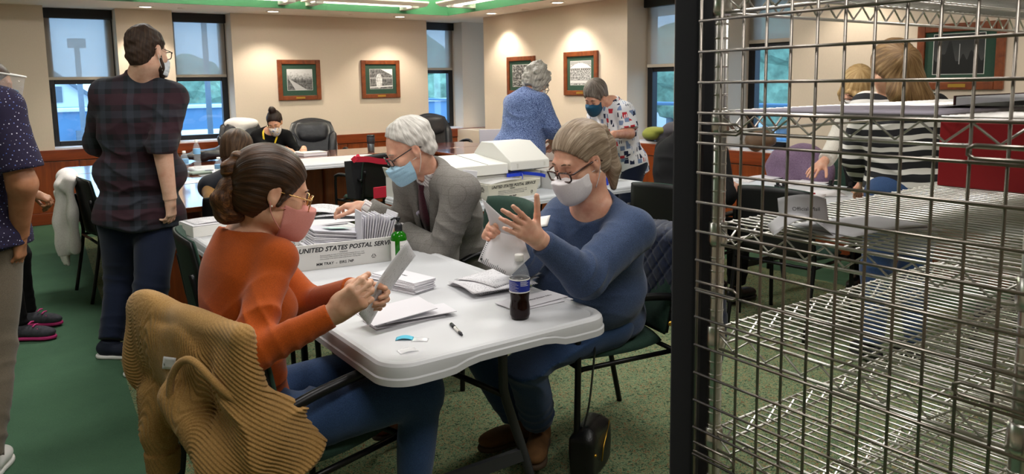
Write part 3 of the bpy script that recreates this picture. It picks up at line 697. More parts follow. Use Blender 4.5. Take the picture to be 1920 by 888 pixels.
# ================================================================ distance-field modelling for people and cloth
class Sdf:
    def __init__(s): s.p = []
    def cone(s, a, b, ra, rb, k=0.02, op='u', fa=False, fb=False):
        a = np.asarray(a, float); b = np.asarray(b, float); r = max(ra, rb)
        ba = b-a; L2 = max(float(ba@ba), 1e-9); L = math.sqrt(L2)
        def f(X, Y, Z):
            px, py, pz = X-a[0], Y-a[1], Z-a[2]
            t = (px*ba[0]+py*ba[1]+pz*ba[2])/L2; tc = np.clip(t, 0, 1)
            d = np.sqrt((px-tc*ba[0])**2+(py-tc*ba[1])**2+(pz-tc*ba[2])**2)-(ra+(rb-ra)*tc)
            if fb: d = np.maximum(d, (t-1)*L)
            if fa: d = np.maximum(d, -t*L)
            return d
        s.p.append((op, k, np.minimum(a, b)-r, np.maximum(a, b)+r, f)); return s
    def chain(s, pts, rs, k=0.02, op='u', fb=False):
        for i in range(len(pts)-1): s.cone(pts[i], pts[i+1], rs[i], rs[i+1], k, op, False, fb and i == len(pts)-2)
        return s
    def ell(s, c_, r3, R=None, k=0.02, op='u'):
        c_ = np.asarray(c_, float); r3 = np.asarray(r3, float); R = np.eye(3) if R is None else np.asarray(R, float)  # columns = axes
        ext = np.sqrt(((R*r3)**2).sum(1))
        def f(X, Y, Z):
            x, y, z = X-c_[0], Y-c_[1], Z-c_[2]
            q = [(x*R[0, i]+y*R[1, i]+z*R[2, i]) for i in range(3)]
            k0 = np.sqrt(sum((q[i]/r3[i])**2 for i in range(3))); k1 = np.sqrt(sum((q[i]/r3[i]**2)**2 for i in range(3)))
            return k0*(k0-1)/np.maximum(k1, 1e-6)
        s.p.append((op, k, c_-ext, c_+ext, f)); return s
    def box(s, c_, h3, R=None, rad=0.01, k=0.01, op='u'):
        c_ = np.asarray(c_, float); h3 = np.asarray(h3, float); R = np.eye(3) if R is None else np.asarray(R, float)
        ext = np.abs(R)@h3
        def f(X, Y, Z):
            x, y, z = X-c_[0], Y-c_[1], Z-c_[2]
            q = [np.abs(x*R[0, i]+y*R[1, i]+z*R[2, i])-(h3[i]-rad) for i in range(3)]
            return np.sqrt(sum(np.maximum(v, 0)**2 for v in q))+np.minimum(np.maximum(np.maximum(q[0], q[1]), q[2]), 0)-rad
        s.p.append((op, k, c_-ext, c_+ext, f)); return s
    def half(s, pt, n, lo=None, hi=None):
        """cut away everything on the +n side of pt"""
        pt = np.asarray(pt, float); n = nrm(n)
        s.p.append(('i', 0, lo, hi, lambda X, Y, Z: (X-pt[0])*n[0]+(Y-pt[1])*n[1]+(Z-pt[2])*n[2])); return s
    def disp(s, f, lo=None, hi=None):
        s.p.append(('d', 0, lo, hi, f)); return s
    def folds(s, c_, axis, lam, amp, R, ph=0.0, bend=0.0, skew=(0, 0, 0)):
        """a few irregular creases around c_, running across axis, of wavelength about lam"""
        c_ = np.asarray(c_, float); axis = nrm(axis); rg = np.random.RandomState(int(abs(c_.sum()*1000)) % 9999); W = [(nrm(rg.randn(3))*rg.uniform(14, 34), rg.uniform(0, 6.28)) for _ in range(6)]
        def f(X, Y, Z):
            x, y, z = X-c_[0], Y-c_[1], Z-c_[2]
            r2 = x*x+y*y+z*z; n1 = 0; n2 = 0
            for i, (w_, p_) in enumerate(W):
                q = np.sin(x*w_[0]+y*w_[1]+z*w_[2]+p_)
                if i < 3: n1 = n1+q
                else: n2 = n2+q
            u = (x*axis[0]+y*axis[1]+z*axis[2])/lam*3.1416*0.8+ph+n1*0.55
            ridge = (1-np.abs(np.sin(u)))**1.6-0.3
            return -amp*2.0*np.exp(-r2/(R*R))*ridge*np.clip(0.55+0.35*n2, 0.0, 1.3)
        s.p.append(('d', 0, c_-2*R, c_+2*R, f)); return s
    def lump(s, amp, freq, seed=0):
        rg = np.random.RandomState(seed); W = [(nrm(rg.randn(3))*freq*rg.uniform(0.6, 1.7), rg.uniform(0, 6.28)) for _ in range(6)]
        def f(X, Y, Z):
            o = 0
            for w_, p_ in W: o = o+np.sin(X*w_[0]+Y*w_[1]+Z*w_[2]+p_)
            return o*(amp/2.5)
        s.p.append(('d', 0, None, None, f)); return s
    def bounds(s):
        L = [p for p in s.p if p[0] == 'u']
        return np.min([p[2] for p in L], 0)-0.03, np.max([p[3] for p in L], 0)+0.03
    def mesh(s, h, lo=None, hi=None):
        b0, b1 = s.bounds(); lo = b0 if lo is None else np.maximum(b0, lo); hi = b1 if hi is None else np.minimum(b1, hi)
        n = np.maximum(np.ceil((hi-lo)/h).astype(int)+1, 3)
        ax = [(lo[i]+h*np.arange(n[i])).astype(np.float32) for i in range(3)]
        D = np.full(tuple(n), 1.0, np.float32)
        for op, k, plo, phi, f in s.p:
            m = k+2.5*h
            if plo is None: i0, i1 = np.zeros(3, int), n
            else:
                mm = m if op != 'i' else 0
                i0 = np.clip(np.floor((plo-mm-lo)/h).astype(int), 0, n); i1 = np.clip(np.ceil((phi+mm-lo)/h).astype(int)+1, 0, n)
            if (i1 <= i0).any(): continue
            sl = tuple(slice(a, b) for a, b in zip(i0, i1))
            X = ax[0][sl[0]][:, None, None]; Y = ax[1][sl[1]][None, :, None]; Z = ax[2][sl[2]][None, None, :]
            e = f(X, Y, Z).astype(np.float32); d = D[sl]
            if op == 'u':
                if k > 0: q = np.maximum(k-np.abs(d-e), 0)/k; D[sl] = np.minimum(d, e)-q*q*(k*0.25)
                else: D[sl] = np.minimum(d, e)
            elif op == 's':
                e = -e
                if k > 0: q = np.maximum(k-np.abs(d-e), 0)/k; D[sl] = np.maximum(d, e)+q*q*(k*0.25)
                else: D[sl] = np.maximum(d, e)
            elif op == 'i': D[sl] = np.maximum(d, e)
            elif op == 'd': D[sl] = d+e
        return surfnets(D, lo, h)
def surfnets(D, lo, h):
    S = D < 0
    c8 = [S[i:S.shape[0]-1+i, j:S.shape[1]-1+j, k:S.shape[2]-1+k] for i in (0, 1) for j in (0, 1) for k in (0, 1)]
    cnt = sum(x.astype(np.int8) for x in c8); M = (cnt > 0) & (cnt < 8)
    I = np.argwhere(M)
    if len(I) == 0: return np.zeros((0, 3)), []
    idx = np.full(M.shape, -1, np.int32); idx[M] = np.arange(len(I))
    acc = np.zeros((len(I), 3), np.float32); num = np.zeros(len(I), np.float32)
    cor = {(i, j, k): D[I[:, 0]+i, I[:, 1]+j, I[:, 2]+k] for i in (0, 1) for j in (0, 1) for k in (0, 1)}
    for a in range(3):
        o = [x for x in range(3) if x != a]
        for p in (0, 1):
            for q in (0, 1):
                k0 = [0, 0, 0]; k0[o[0]] = p; k0[o[1]] = q; k1 = list(k0); k1[a] = 1
                d0, d1 = cor[tuple(k0)], cor[tuple(k1)]; cr = (d0 < 0) != (d1 < 0)
                t = np.where(cr, d0/np.where(cr, d0-d1, 1), 0); P = np.tile(np.array(k0, np.float32), (len(I), 1)); P[:, a] = t
                acc += P*cr[:, None]; num += cr
    V_ = lo+h*(I+acc/num[:, None])
    F = []
    for a in range(3):
        b, c_ = (a+1) % 3, (a+2) % 3
        s0 = [slice(None)]*3; s1 = [slice(None)]*3; s0[a] = slice(0, -1); s1[a] = slice(1, None)
        A, B = S[tuple(s0)], S[tuple(s1)]; E_ = np.argwhere(A != B)
        if len(E_) == 0: continue
        ok = (E_[:, b] > 0) & (E_[:, c_] > 0) & (E_[:, b] < S.shape[b]-1) & (E_[:, c_] < S.shape[c_]-1); E_ = E_[ok]
        def g(db, dc):
            q = E_.copy(); q[:, b] -= db; q[:, c_] -= dc; return idx[q[:, 0], q[:, 1], q[:, 2]]
        q = np.stack([g(1, 1), g(0, 1), g(0, 0), g(1, 0)], 1)
        ins = A[E_[:, 0], E_[:, 1], E_[:, 2]]; q[~ins] = q[~ins][:, ::-1]
        F.append(q[(q >= 0).all(1)])
    return V_, np.concatenate(F) if F else np.zeros((0, 4), int)
def quad_mesh(name, V_, F):
    me = bpy.data.meshes.new(name); nv, nf = len(V_), len(F)
    me.vertices.add(nv); me.vertices.foreach_set('co', np.asarray(V_, np.float32).ravel())
    me.loops.add(nf*4); me.loops.foreach_set('vertex_index', np.asarray(F, np.int32).ravel())
    me.polygons.add(nf); me.polygons.foreach_set('loop_start', np.arange(0, nf*4, 4, dtype=np.int32)); me.polygons.foreach_set('loop_total', np.full(nf, 4, np.int32))
    me.polygons.foreach_set('use_smooth', np.ones(nf, bool)); me.update(calc_edges=True); return me
def sdf_obj(name, S, h, m, parent=None, regions=None, attr=None, smooth=0):
    """mesh a field; regions = extra (lo, hi, h) boxes meshed instead at another resolution"""
    if regions is None: V_, F = S.mesh(h)
    else:
        Vs, Fs, k = [], [], 0
        for lo, hi, hh in regions:
            v, f = S.mesh(hh, None if lo is None else np.asarray(lo, float), None if hi is None else np.asarray(hi, float))
            if len(v): Vs.append(v); Fs.append(f+k); k += len(v)
        V_, F = np.concatenate(Vs), np.concatenate(Fs)
    me = quad_mesh(name, V_, F)
    if attr is not None:
        for nm, fn in attr.items():
            a = me.attributes.new(nm, 'FLOAT_VECTOR', 'POINT'); a.data.foreach_set('vector', np.asarray(fn(V_), np.float32).ravel())
    o = link_mesh(name, me, m, parent)
    if smooth: md = o.modifiers.new('sm', 'SMOOTH'); md.iterations = smooth; md.factor = 0.5
    return o

from mathutils.bvhtree import BVHTree
def stick(o, px, py, lift=0.001, fallback=2.5):
    """point and normal where the pixel's ray meets the mesh o (made in room coordinates)"""
    me = o.data; bt = BVHTree.FromPolygons([v.co for v in me.vertices], [tuple(p.vertices) for p in me.polygons])
    d = nrm(_ray(px, py)); hit = bt.ray_cast(Vector((0, 0, CAM_H)), Vector(d), 40)
    if hit[0] is None: return PD(px, py, fallback), -d
    n = np.array(hit[1]); n = n if n@d < 0 else -n
    return np.array(hit[0])+n*lift, n
def patch(name, o, px4, m, parent, lift=0.002, n=5):
    """thin flat patch lying on mesh o, its corners at four pixels"""
    me = o.data; bt = BVHTree.FromPolygons([v.co for v in me.vertices], [tuple(p.vertices) for p in me.polygons]); P_ = []
    a, b_, c_, e = [np.array(q, float) for q in px4]; last = None
    for i in range(n):
        r_ = []
        for j in range(n):
            u_, v_ = i/(n-1), j/(n-1); q = (a*(1-u_)+b_*u_)*(1-v_)+(e*(1-u_)+c_*u_)*v_
            d = nrm(_ray(*q)); hit = bt.ray_cast(Vector((0, 0, CAM_H)), Vector(d), 40)
            if hit[0] is not None: nn = np.array(hit[1]); nn = nn if nn@d < 0 else -nn; last = np.array(hit[0])+nn*lift
            r_.append(last if last is not None else PD(q[0], q[1], 2.5))
        P_.append(r_)
    return MB().grid(P_).build(name, m, parent, solid=0.0008)
# ---------------------------------------------------------------- anatomy
class HF:
    """head frame: az = facing direction in degrees from +X, pit = degrees looking down, rol = tilt"""
    def __init__(s, c_, az, pit=0, rol=0, sc=1.0):
        a, p, r_ = math.radians(az), math.radians(pit), math.radians(rol)
        f = V(math.cos(a)*math.cos(p), math.sin(a)*math.cos(p), -math.sin(p)); r = V(math.sin(a), -math.cos(a), 0); u = np.cross(r, f)
        s.f = f; s.r = r*math.cos(r_)+u*math.sin(r_); s.u = u*math.cos(r_)-r*math.sin(r_); s.c = np.asarray(c_, float); s.sc = sc
        s.R = np.stack([s.r, s.f, s.u], 1)
    def P(s, r, f, u): return s.c+s.sc*(s.r*r+s.f*f+s.u*u)
    def L(s, V_): return ((np.asarray(V_)-s.c)@s.R)/s.sc
def head_sdf(S, H, neck=None, nr=0.052, face=True, jaw=1.0, ears=True):
    P, R, q = H.P, H.R, H.sc
    E = lambda r, f, u, a, b_, c_, k=0.02, op='u': S.ell(P(r, f, u), V(a, b_, c_)*q, R, k*q, op)
    E(0, -0.014, 0.034, 0.076, 0.097, 0.086)
    E(0, 0.030, -0.030, 0.060*jaw, 0.062, 0.080, 0.035)
    S.cone(P(0.042*jaw, 0.015, -0.070), P(0.012, 0.072, -0.108), 0.022*q, 0.016*q, 0.03*q); S.cone(P(-0.042*jaw, 0.015, -0.070), P(-0.012, 0.072, -0.108), 0.022*q, 0.016*q, 0.03*q)
    if face:
        S.cone(P(-0.034, 0.079, 0.024), P(0.034, 0.079, 0.024), 0.011*q, 0.011*q, 0.018*q)
        for s_ in (-1, 1):
            E(s_*0.040, 0.064, -0.026, 0.024, 0.020, 0.024, 0.02)
            E(s_*0.032, 0.102, 0.004, 0.019, 0.018, 0.013, 0.012, 's')
            E(s_*0.032, 0.0765, 0.004, 0.0145, 0.0135, 0.0125, 0.004)
        S.cone(P(0, 0.086, 0.014), P(0, 0.100, -0.026), 0.008*q, 0.0105*q, 0.012*q)
        for s_ in (-1, 1): E(s_*0.011, 0.092, -0.031, 0.008, 0.009, 0.007, 0.008)
        S.cone(P(-0.016, 0.088, -0.060), P(0.016, 0.088, -0.060), 0.006*q, 0.006*q, 0.006*q); S.cone(P(-0.015, 0.086, -0.072), P(0.015, 0.086, -0.072), 0.0075*q, 0.0075*q, 0.006*q)
        S.cone(P(-0.020, 0.0975, -0.066), P(0.020, 0.0975, -0.066), 0.0022*q, 0.0022*q, 0.003*q, 's')
    if ears:
        for s_ in (-1, 1):
            S.ell(P(s_*0.079, -0.008, -0.004), V(0.009, 0.018, 0.031)*q, R, 0.010*q); S.ell(P(s_*0.074, -0.002, -0.030), V(0.008, 0.009, 0.010)*q, R, 0.008*q)
            S.ell(P(s_*0.088, -0.004, 0.002), V(0.006, 0.009, 0.018)*q, R, 0.006*q, 's')
    if neck is not None: S.cone(neck, P(0, -0.022, -0.060), nr*1.1*q, nr*q, 0.035*q)
def hand_sdf(S, w, d, n, side, sc=1.0, curls=(35, 35, 38, 42), spread=4, thumb=(35, 25), k=0.006, tn=0.35, palm_bend=0):
    """w wrist, d direction of the fingers, n direction the palm faces, side +1 right / -1 left; returns fingertip positions"""
    d = nrm(d); n = nrm(np.asarray(n)-d*(np.asarray(n)@d)); t = -side*np.cross(n, d); tips = []
    S.cone(w, w+d*0.03*sc, 0.026*sc, 0.026*sc, 0.02*sc)
    for off, r_ in ((0.026, 0.0135), (0.009, 0.0145), (-0.009, 0.0140), (-0.025, 0.0125)):
        S.cone(w+d*0.018*sc+t*off*0.55*sc, w+d*0.086*sc+t*off*sc+n*0.002, 0.0150*sc, r_*0.80*sc, 0.014*sc)
    S.ell(w+d*0.040*sc+t*0.022*sc+n*0.010*sc, V(0.017, 0.030, 0.014)*sc, np.stack([t, d, n], 1), 0.015*sc)
    for q, (off, L, r_) in enumerate(((0.0265, 0.076, 0.0088), (0.0090, 0.084, 0.0090), (-0.0085, 0.078, 0.0086), (-0.0255, 0.062, 0.0078))):
        b_ = w+d*(0.090-0.004*abs(q-1.2))*sc+t*off*sc; sp = math.radians((1.4-q)*spread); dd = nrm(d*math.cos(sp)+t*math.sin(sp))
        cu = curls[q]; cu = (cu, cu*1.15, cu*0.7) if not isinstance(cu, (tuple, list)) else cu
        p = b_; a = 0; rr_ = r_*sc
        for j, fr in enumerate((0.46, 0.30, 0.24)):
            a += math.radians(cu[j]); e = nrm(dd*math.cos(a)+n*math.sin(a)); p2 = p+e*L*fr*sc
            S.cone(p, p2, rr_*(1-0.07*j), rr_*(0.93-0.08*j), 0.004*sc); p = p2
        tips.append(p)
    b_ = w+d*0.026*sc+t*0.022*sc+n*0.006*sc; e = nrm(d*math.cos(math.radians(thumb[0]))+t*math.sin(math.radians(thumb[0]))+n*tn)
    p = b_; p2 = p+e*0.046*sc; S.cone(p, p2, 0.0135*sc, 0.0108*sc, 0.010*sc); p = p2
    for j, L in enumerate((0.034, 0.027)):
        e = nrm(e+nrm(d*0.9-t*0.5+n*0.25)*math.radians(thumb[1])); p2 = p+e*L*sc; S.cone(p, p2, 0.0102*sc*(1-0.06*j), 0.0094*sc*(1-0.12*j), 0.004*sc); p = p2
    tips.append(p); return tips
def torso_sdf(S, J, o=0.0, w=1.0, dp=1.0, belly=0.0, bust=0.0, hips=True):
    sr = J.get('sr', 0.054)
    Pv, N = J['P'], J['N']; up = nrm(N-Pv); sd = nrm(J['SR']-J['SL']); sd = nrm(sd-up*(sd@up)); fw = np.cross(up, sd); R = np.stack([sd, fw, up], 1); L = np.linalg.norm(N-Pv)
    J['fw'], J['up'], J['sd'] = fw, up, sd
    E = lambda a, f, r3, k=0.05: S.ell(Pv+up*a*L+fw*f, V(*r3)+o, R, k)
    if hips: E(0.03, 0.0, (0.165*w, 0.115*dp, 0.115))
    E(0.30, 0.012+belly*0.5, ((0.142*w+belly*0.3)*J.get('waist', 1.0), 0.100*dp+belly, 0.15))
    E(0.62, 0.0, (0.158*w, 0.108*dp, 0.19)); E(0.80, -0.005, (0.150*w, 0.085*dp, 0.10))
    if bust:
        for s_ in (-1, 1): E(0.60, 0.078*dp+0.01, (0.060*w, 0.050+bust*0.4, 0.062), 0.04) if False else S.ell(Pv+up*0.60*L+fw*(0.075*dp)+sd*s_*0.068*w, V(0.062, 0.048+bust, 0.062)+o, R, 0.04)
    for k_ in ('SL', 'SR'):
        S.cone(N-up*0.055, J[k_], 0.056+o, sr+o, 0.04); S.cone(N+up*0.005, J[k_]+up*0.012, 0.038+o, sr*0.62+o, 0.04)
def limb(S, a, b_, c_, ra, rb, rc, o=0.0, k=0.025, cuff=None, flat=True):
    S.cone(a, b_, ra+o, rb+o, k)
    e = c_ if cuff is None else b_+(c_-b_)*cuff
    S.cone(b_, e, rb+o, (rb+(rc-rb)*(1 if cuff is None else cuff))+o*1.1, k, 'u', False, flat)
def leg_sdf(S, J, o=0.0, sc=1.0, cuff=None, flat=True):
    for s_ in 'LR':
        limb(S, J['H'+s_], J['K'+s_], J['A'+s_], 0.088*sc, 0.060*sc, 0.040*sc, o, 0.03, cuff, flat)
def ik(a, b_, l1, l2, pole):
    """elbow or knee between a and b_, bending towards pole"""
    a, b_, pole = (np.asarray(x, float) for x in (a, b_, pole)); d = b_-a; D_ = min(np.linalg.norm(d), (l1+l2)*0.999); dn = nrm(d)
    x = (l1*l1-l2*l2+D_*D_)/(2*D_); y = math.sqrt(max(l1*l1-x*x, 0)); pv = pole-a; pv = nrm(pv-dn*(pv@dn)); return a+dn*x+pv*y
def shoe(name, A, toe, m_up, m_sole, parent, sc=1.0, tall=0.0, h=0.006, lift=0.0):
    """A ankle joint, toe direction (horizontal); sole sits at A.z-0.085"""
    d = nrm(V(toe[0], toe[1], 0)); z0 = A[2]-0.085*sc; S = Sdf(); up = V(0, 0, 1); sd = np.cross(d, up); R = np.stack([sd, d, up], 1)
    pt = lambda f, z: V(A[0], A[1], z0)+d*f*sc+up*z*sc
    S.ell(pt(-0.035, 0.050), V(0.036, 0.045, 0.042)*sc, R, 0.02); S.ell(pt(0.06, 0.045), V(0.043, 0.085, 0.036)*sc, R, 0.03); S.ell(pt(0.135, 0.038), V(0.044, 0.060, 0.030)*sc, R, 0.03)
    S.cone(pt(-0.01, 0.06), pt(-0.005, 0.095+tall), 0.042*sc, (0.040+tall*0.1)*sc, 0.02, 'u', False, True)
    S.half(pt(0, 0.012), (0, 0, -1)); o = sdf_obj(name, S, h, m_up, parent)
    S2 = Sdf(); S2.ell(pt(-0.035, 0.010), V(0.039, 0.050, 0.05)*sc, R, 0.02); S2.ell(pt(0.05, 0.010), V(0.040, 0.09, 0.05)*sc, R, 0.03); S2.ell(pt(0.135, 0.010), V(0.047, 0.064, 0.05)*sc, R, 0.03)
    S2.half(pt(0, 0.020), (0, 0, 1)); S2.half(pt(0, 0.0), (0, 0, -1)); sdf_obj('sole', S2, h, m_sole, o); return o
def glasses(H, m, m_lens, parent, w=0.025, hgt=0.019, r=0.0017, y=0.006, f=0.104, drop=0.0, name='glasses'):
    mb = MB(); P = H.P
    for s_ in (-1, 1):
        lp = [P(s_*(0.033)+a, f-0.004*abs(a)/w+(-0.006 if s_*a > 0 else 0)*abs(a)/w, y+b_) for a, b_ in rrect(-w, -hgt, w, hgt, min(w, hgt)*0.75, 4)]
        mb.tube(lp, r*H.sc, 6, closed=True)
        mb.tube([P(s_*(0.033+w), f-0.008, y+hgt*0.5), P(s_*0.072, f-0.018, y+0.010), P(s_*0.080, 0.02, y+0.012), P(s_*0.080, -0.010, y+0.012), P(s_*0.078, -0.035, y-0.006)], r*0.95*H.sc, 6)
    mb.tube([P(-0.033+w, f, y+hgt*0.4), P(0, f+0.004, y+hgt*0.6), P(0.033-w, f, y+hgt*0.4)], r*H.sc, 6)
    o = mb.build(name, m, parent)
    for s_ in (-1, 1):
        lp = [P(s_*0.033+a*0.96, f-0.003-(0.006 if s_*a > 0 else 0)*abs(a)/w, y+b_*0.96) for a, b_ in rrect(-w, -hgt, w, hgt, min(w, hgt)*0.75, 4)]
        raw('lens', lp, [tuple(range(len(lp)))], m_lens, o)
    return o
def mask_sdf(H, thick=0.007, top=-0.012, bot=-0.128, back=0.012, pleat=0.0, puff=0.0, side=0.066):
    S = Sdf(); P, R, q = H.P, H.R, H.sc
    S.ell(P(0, 0.034, -0.046), (V(0.061, 0.064, 0.078)+thick)*q, R, 0.03*q)
    S.ell(P(0, 0.074, -0.055), (V(0.036, 0.034+puff, 0.052)+thick)*q, R, 0.05*q)
    S.cone(P(0, 0.084, 0.004), P(0, 0.099, -0.028), (0.006+thick*0.5)*q, (0.011+thick*0.6)*q, 0.045*q); S.cone(P(0, 0.099+puff*0.6, -0.028), P(0, 0.088+puff*0.5, -0.098), (0.011+thick*0.6)*q, (0.018+thick)*q, 0.05*q)
    if pleat:
        for u_ in (-0.045, -0.068, -0.090):
            S.disp(lambda X, Y, Z, u_=u_: pleat*np.exp(-((((X-H.c[0])*H.u[0]+(Y-H.c[1])*H.u[1]+(Z-H.c[2])*H.u[2])/q-u_)/0.003)**2))
    S.half(P(0, back, -0.06), nrm(-H.f-H.u*0.12)); S.half(P(0, 0.07, bot), -H.u)
    for s_ in (-1, 1): S.half(P(s_*side, 0.03, -0.05), s_*H.r); S.half(P(0, 0.10, top+0.006), nrm(H.u+s_*H.r*0.30+H.f*0.10))
    return S
def ear_loops(H, m, parent, f0=0.022, r=0.0014, us=(-0.035, -0.095)):
    for s_ in (-1, 1):
        for u_ in us:
            MB().tube(smooth_path([H.P(s_*0.066, f0, u_), H.P(s_*0.080, 0.0, (u_-0.02)*0.5), H.P(s_*0.084, -0.016, 0.012 if u_ > -0.06 else -0.022)], 4), r*H.sc, 5).build('ear_loop', m, parent)

# ---------------------------------------------------------------- people's materials
def skin_mat(name, col, col2, rough=0.5):
    m = bpy.data.materials.new(name); m.use_nodes = True; t = NT(m); b = t.b; vec = t.coord('Object')
    n = t.noise(vec, 22, 4, 0.6); t.color(t.ramp(n, [(0.3, c(col2)), (0.65, c(col))]))
    b.inputs['Roughness'].default_value = rough; b.inputs['Subsurface Weight'].default_value = 0.12; b.inputs['Subsurface Radius'].default_value = (0.9, 0.3, 0.15); b.inputs['Subsurface Scale'].default_value = 0.006
    t.bump(t.noise(vec, 350, 3, 0.6), 0.12, 0.0015); MATS[name] = m; return m
m_skin_l = skin_mat('skin_light', '#dcab8d', '#cc9375')
m_skin_r = skin_mat('skin_rosy', '#deab91', '#cf9078')
m_skin_p = skin_mat('skin_pale', '#deb39a', '#cf9a80')
m_skin_t = skin_mat('skin_tan', '#b97f5c', '#a36a48')
def hair_mat(name, cols, rough=0.42, scale=1.0):
    """strand streaks from the stored 'strand' coordinates (around, along)"""
    m = bpy.data.materials.new(name); m.use_nodes = True; t = NT(m); b = t.b
    a = t.new('ShaderNodeAttribute', attribute_name='strand'); mp = t.new('ShaderNodeMapping'); mp.inputs['Scale'].default_value = (46*scale, 3.0, 3.0); t.link(a.outputs['Vector'], mp.inputs['Vector'])
    n = t.noise(mp.outputs['Vector'], 1.6, 5, 0.62, 0.3); mp2 = t.new('ShaderNodeMapping'); mp2.inputs['Scale'].default_value = (9*scale, 1.5, 1.5); t.link(a.outputs['Vector'], mp2.inputs['Vector'])
    n2 = t.noise(mp2.outputs['Vector'], 1.5, 3, 0.5); f = t.math('ADD', t.math('MULTIPLY', n, 0.55), t.math('MULTIPLY', n2, 0.45))
    t.color(t.ramp(f, [(0.34, c(cols[0])), (0.5, c(cols[1])), (0.66, c(cols[2]))])); b.inputs['Roughness'].default_value = rough
    b.inputs['Specular IOR Level'].default_value = 0.28; t.bump(n, 0.5, 0.003); MATS[name] = m; return m
def knit_mat(name, col, col2=None, rough=0.9, heather=0.15, hs=500, stretch=(1, 1, 1), bump=0.2, sheen=0.15):
    m = bpy.data.materials.new(name); m.use_nodes = True; t = NT(m); vec = t.coord('Object', stretch); cv = c(col)
    lo = c(col2) if col2 else tuple(x*(1-heather) for x in cv[:3])+(1,); hi = tuple(min(1, x*(1+heather)) for x in cv[:3])+(1,)
    n = t.noise(vec, hs, 2, 0.6); t.color(t.ramp(n, [(0.35, lo), (0.65, hi)])); t.b.inputs['Roughness'].default_value = rough; t.b.inputs['Sheen Weight'].default_value = sheen
    t.b.inputs['Specular IOR Level'].default_value = 0.2; t.bump(n, bump, 0.0015); MATS[name] = m; return m
m_denim = knit_mat('blue_denim', '#2c4468', '#1f3353', 0.85, 0.2, 420, (1, 1, 2.2), 0.3)
m_denim_dark = knit_mat('dark_denim', '#121c33', '#0b1222', 0.85, 0.2, 420, (1, 1, 2.2), 0.25)
m_lensglass = mat('lens_glass', '#ffffff', 0.02, alpha=0.10, spec=0.8)
m_darkspec = mat('dark_spectacle', '#1b1412', 0.3)
m_brownspec = mat('tortoise_spectacle', '#3a1c14', 0.25, coat=0.5)
m_goldspec = mat('gold_spectacle', '#d9b070', 0.25, metal=1.0)
m_lash = mat('lash_dark', '#241812', 0.7)
m_pearl = mat('pearl', '#efe6dc', 0.2)
# ================================================================ people
def hair_attr(H, mode='back'):
    def f(V_):
        L = H.L(V_)
        if mode == 'back': return np.stack([np.arctan2(L[:, 0], L[:, 2]+0.03)*0.5, L[:, 1]*4, L[:, 2]*2], 1)
        if mode == 'down': return np.stack([np.arctan2(L[:, 0], L[:, 1])*0.5, L[:, 2]*4, L[:, 1]*2], 1)
        if mode == 'crown': return np.stack([np.arctan2(L[:, 0], -L[:, 1]-0.03)*0.5, np.hypot(L[:, 0], L[:, 1]+0.03)*4-L[:, 2]*3, L[:, 2]*2], 1)
        return np.stack([L[:, 0]*4, L[:, 1]*4, L[:, 2]*4], 1)
    return {'strand': f}
def hair_cap(H, grow=0.012, front=((0.080, 0.078), (0.012, -0.02)), nape=-0.085, ears=True, back=0.0, top=0.0):
    S = Sdf(); P, R, q = H.P, H.R, H.sc
    S.ell(P(0, -0.018-back*0.5-grow*0.5, 0.036+top*0.5), (V(0.076, 0.100+back*0.5, 0.088+top*0.5)+grow)*q, R, 0.02*q)
    S.ell(P(0, -0.055, -0.030), (V(0.060, 0.052, 0.058)+grow)*q, R, 0.03*q)
    (f0, u0), (f1, u1) = front; dv = nrm(V(f0-f1, u0-u1)); S.half(P(0, f1, u1), H.f*dv[1]-H.u*dv[0])
    S.half(P(0, 0, nape), nrm(-H.u-H.f*0.15))
    if ears:
        for s_ in (-1, 1): S.ell(P(s_*0.086, 0.004, -0.018), V(0.030, 0.026, 0.036)*q, R, 0.008*q, 's')
    return S
def strand_disp(S, H, amp, n=60, mode='back'):
    def f(X, Y, Z):
        x, y, z = X-H.c[0], Y-H.c[1], Z-H.c[2]
        r = (x*H.r[0]+y*H.r[1]+z*H.r[2])/H.sc; ff = (x*H.f[0]+y*H.f[1]+z*H.f[2])/H.sc; u = (x*H.u[0]+y*H.u[1]+z*H.u[2])/H.sc
        a = np.arctan2(r, u+0.03) if mode == 'back' else np.arctan2(r, ff) if mode == 'down' else np.arctan2(r, -ff-0.03)
        l = ff if mode == 'back' else u
        return -amp*(np.sin(a*n+3*np.sin(l*14))*0.6+np.sin(a*n*0.37+1.3+2*np.sin(l*9+a*2))*0.9)
    S.disp(f); return S
def face_lines(H, parent, m_brow, look=True, brow=True):
    for s_ in (-1, 1):
        if brow: MB().tube([H.P(s_*0.014, 0.0915, 0.026), H.P(s_*0.030, 0.0915, 0.031), H.P(s_*0.050, 0.080, 0.025)], [0.0022, 0.0030, 0.0014], 6).build('eyebrow', m_brow, parent)
        MB().tube([H.P(s_*0.019, 0.0885, -0.001), H.P(s_*0.031, 0.0915, -0.0045), H.P(s_*0.044, 0.085, -0.001)], 0.0013, 5).build('eyelashes', m_lash, parent)
def person(name, label, loc, group=None):
    return thing(name, label, 'person', loc, 0, group)
def own(root):
    inv = Matrix.Translation(-Vector(root.location))
    for ch in root.children: ch.matrix_parent_inverse = inv

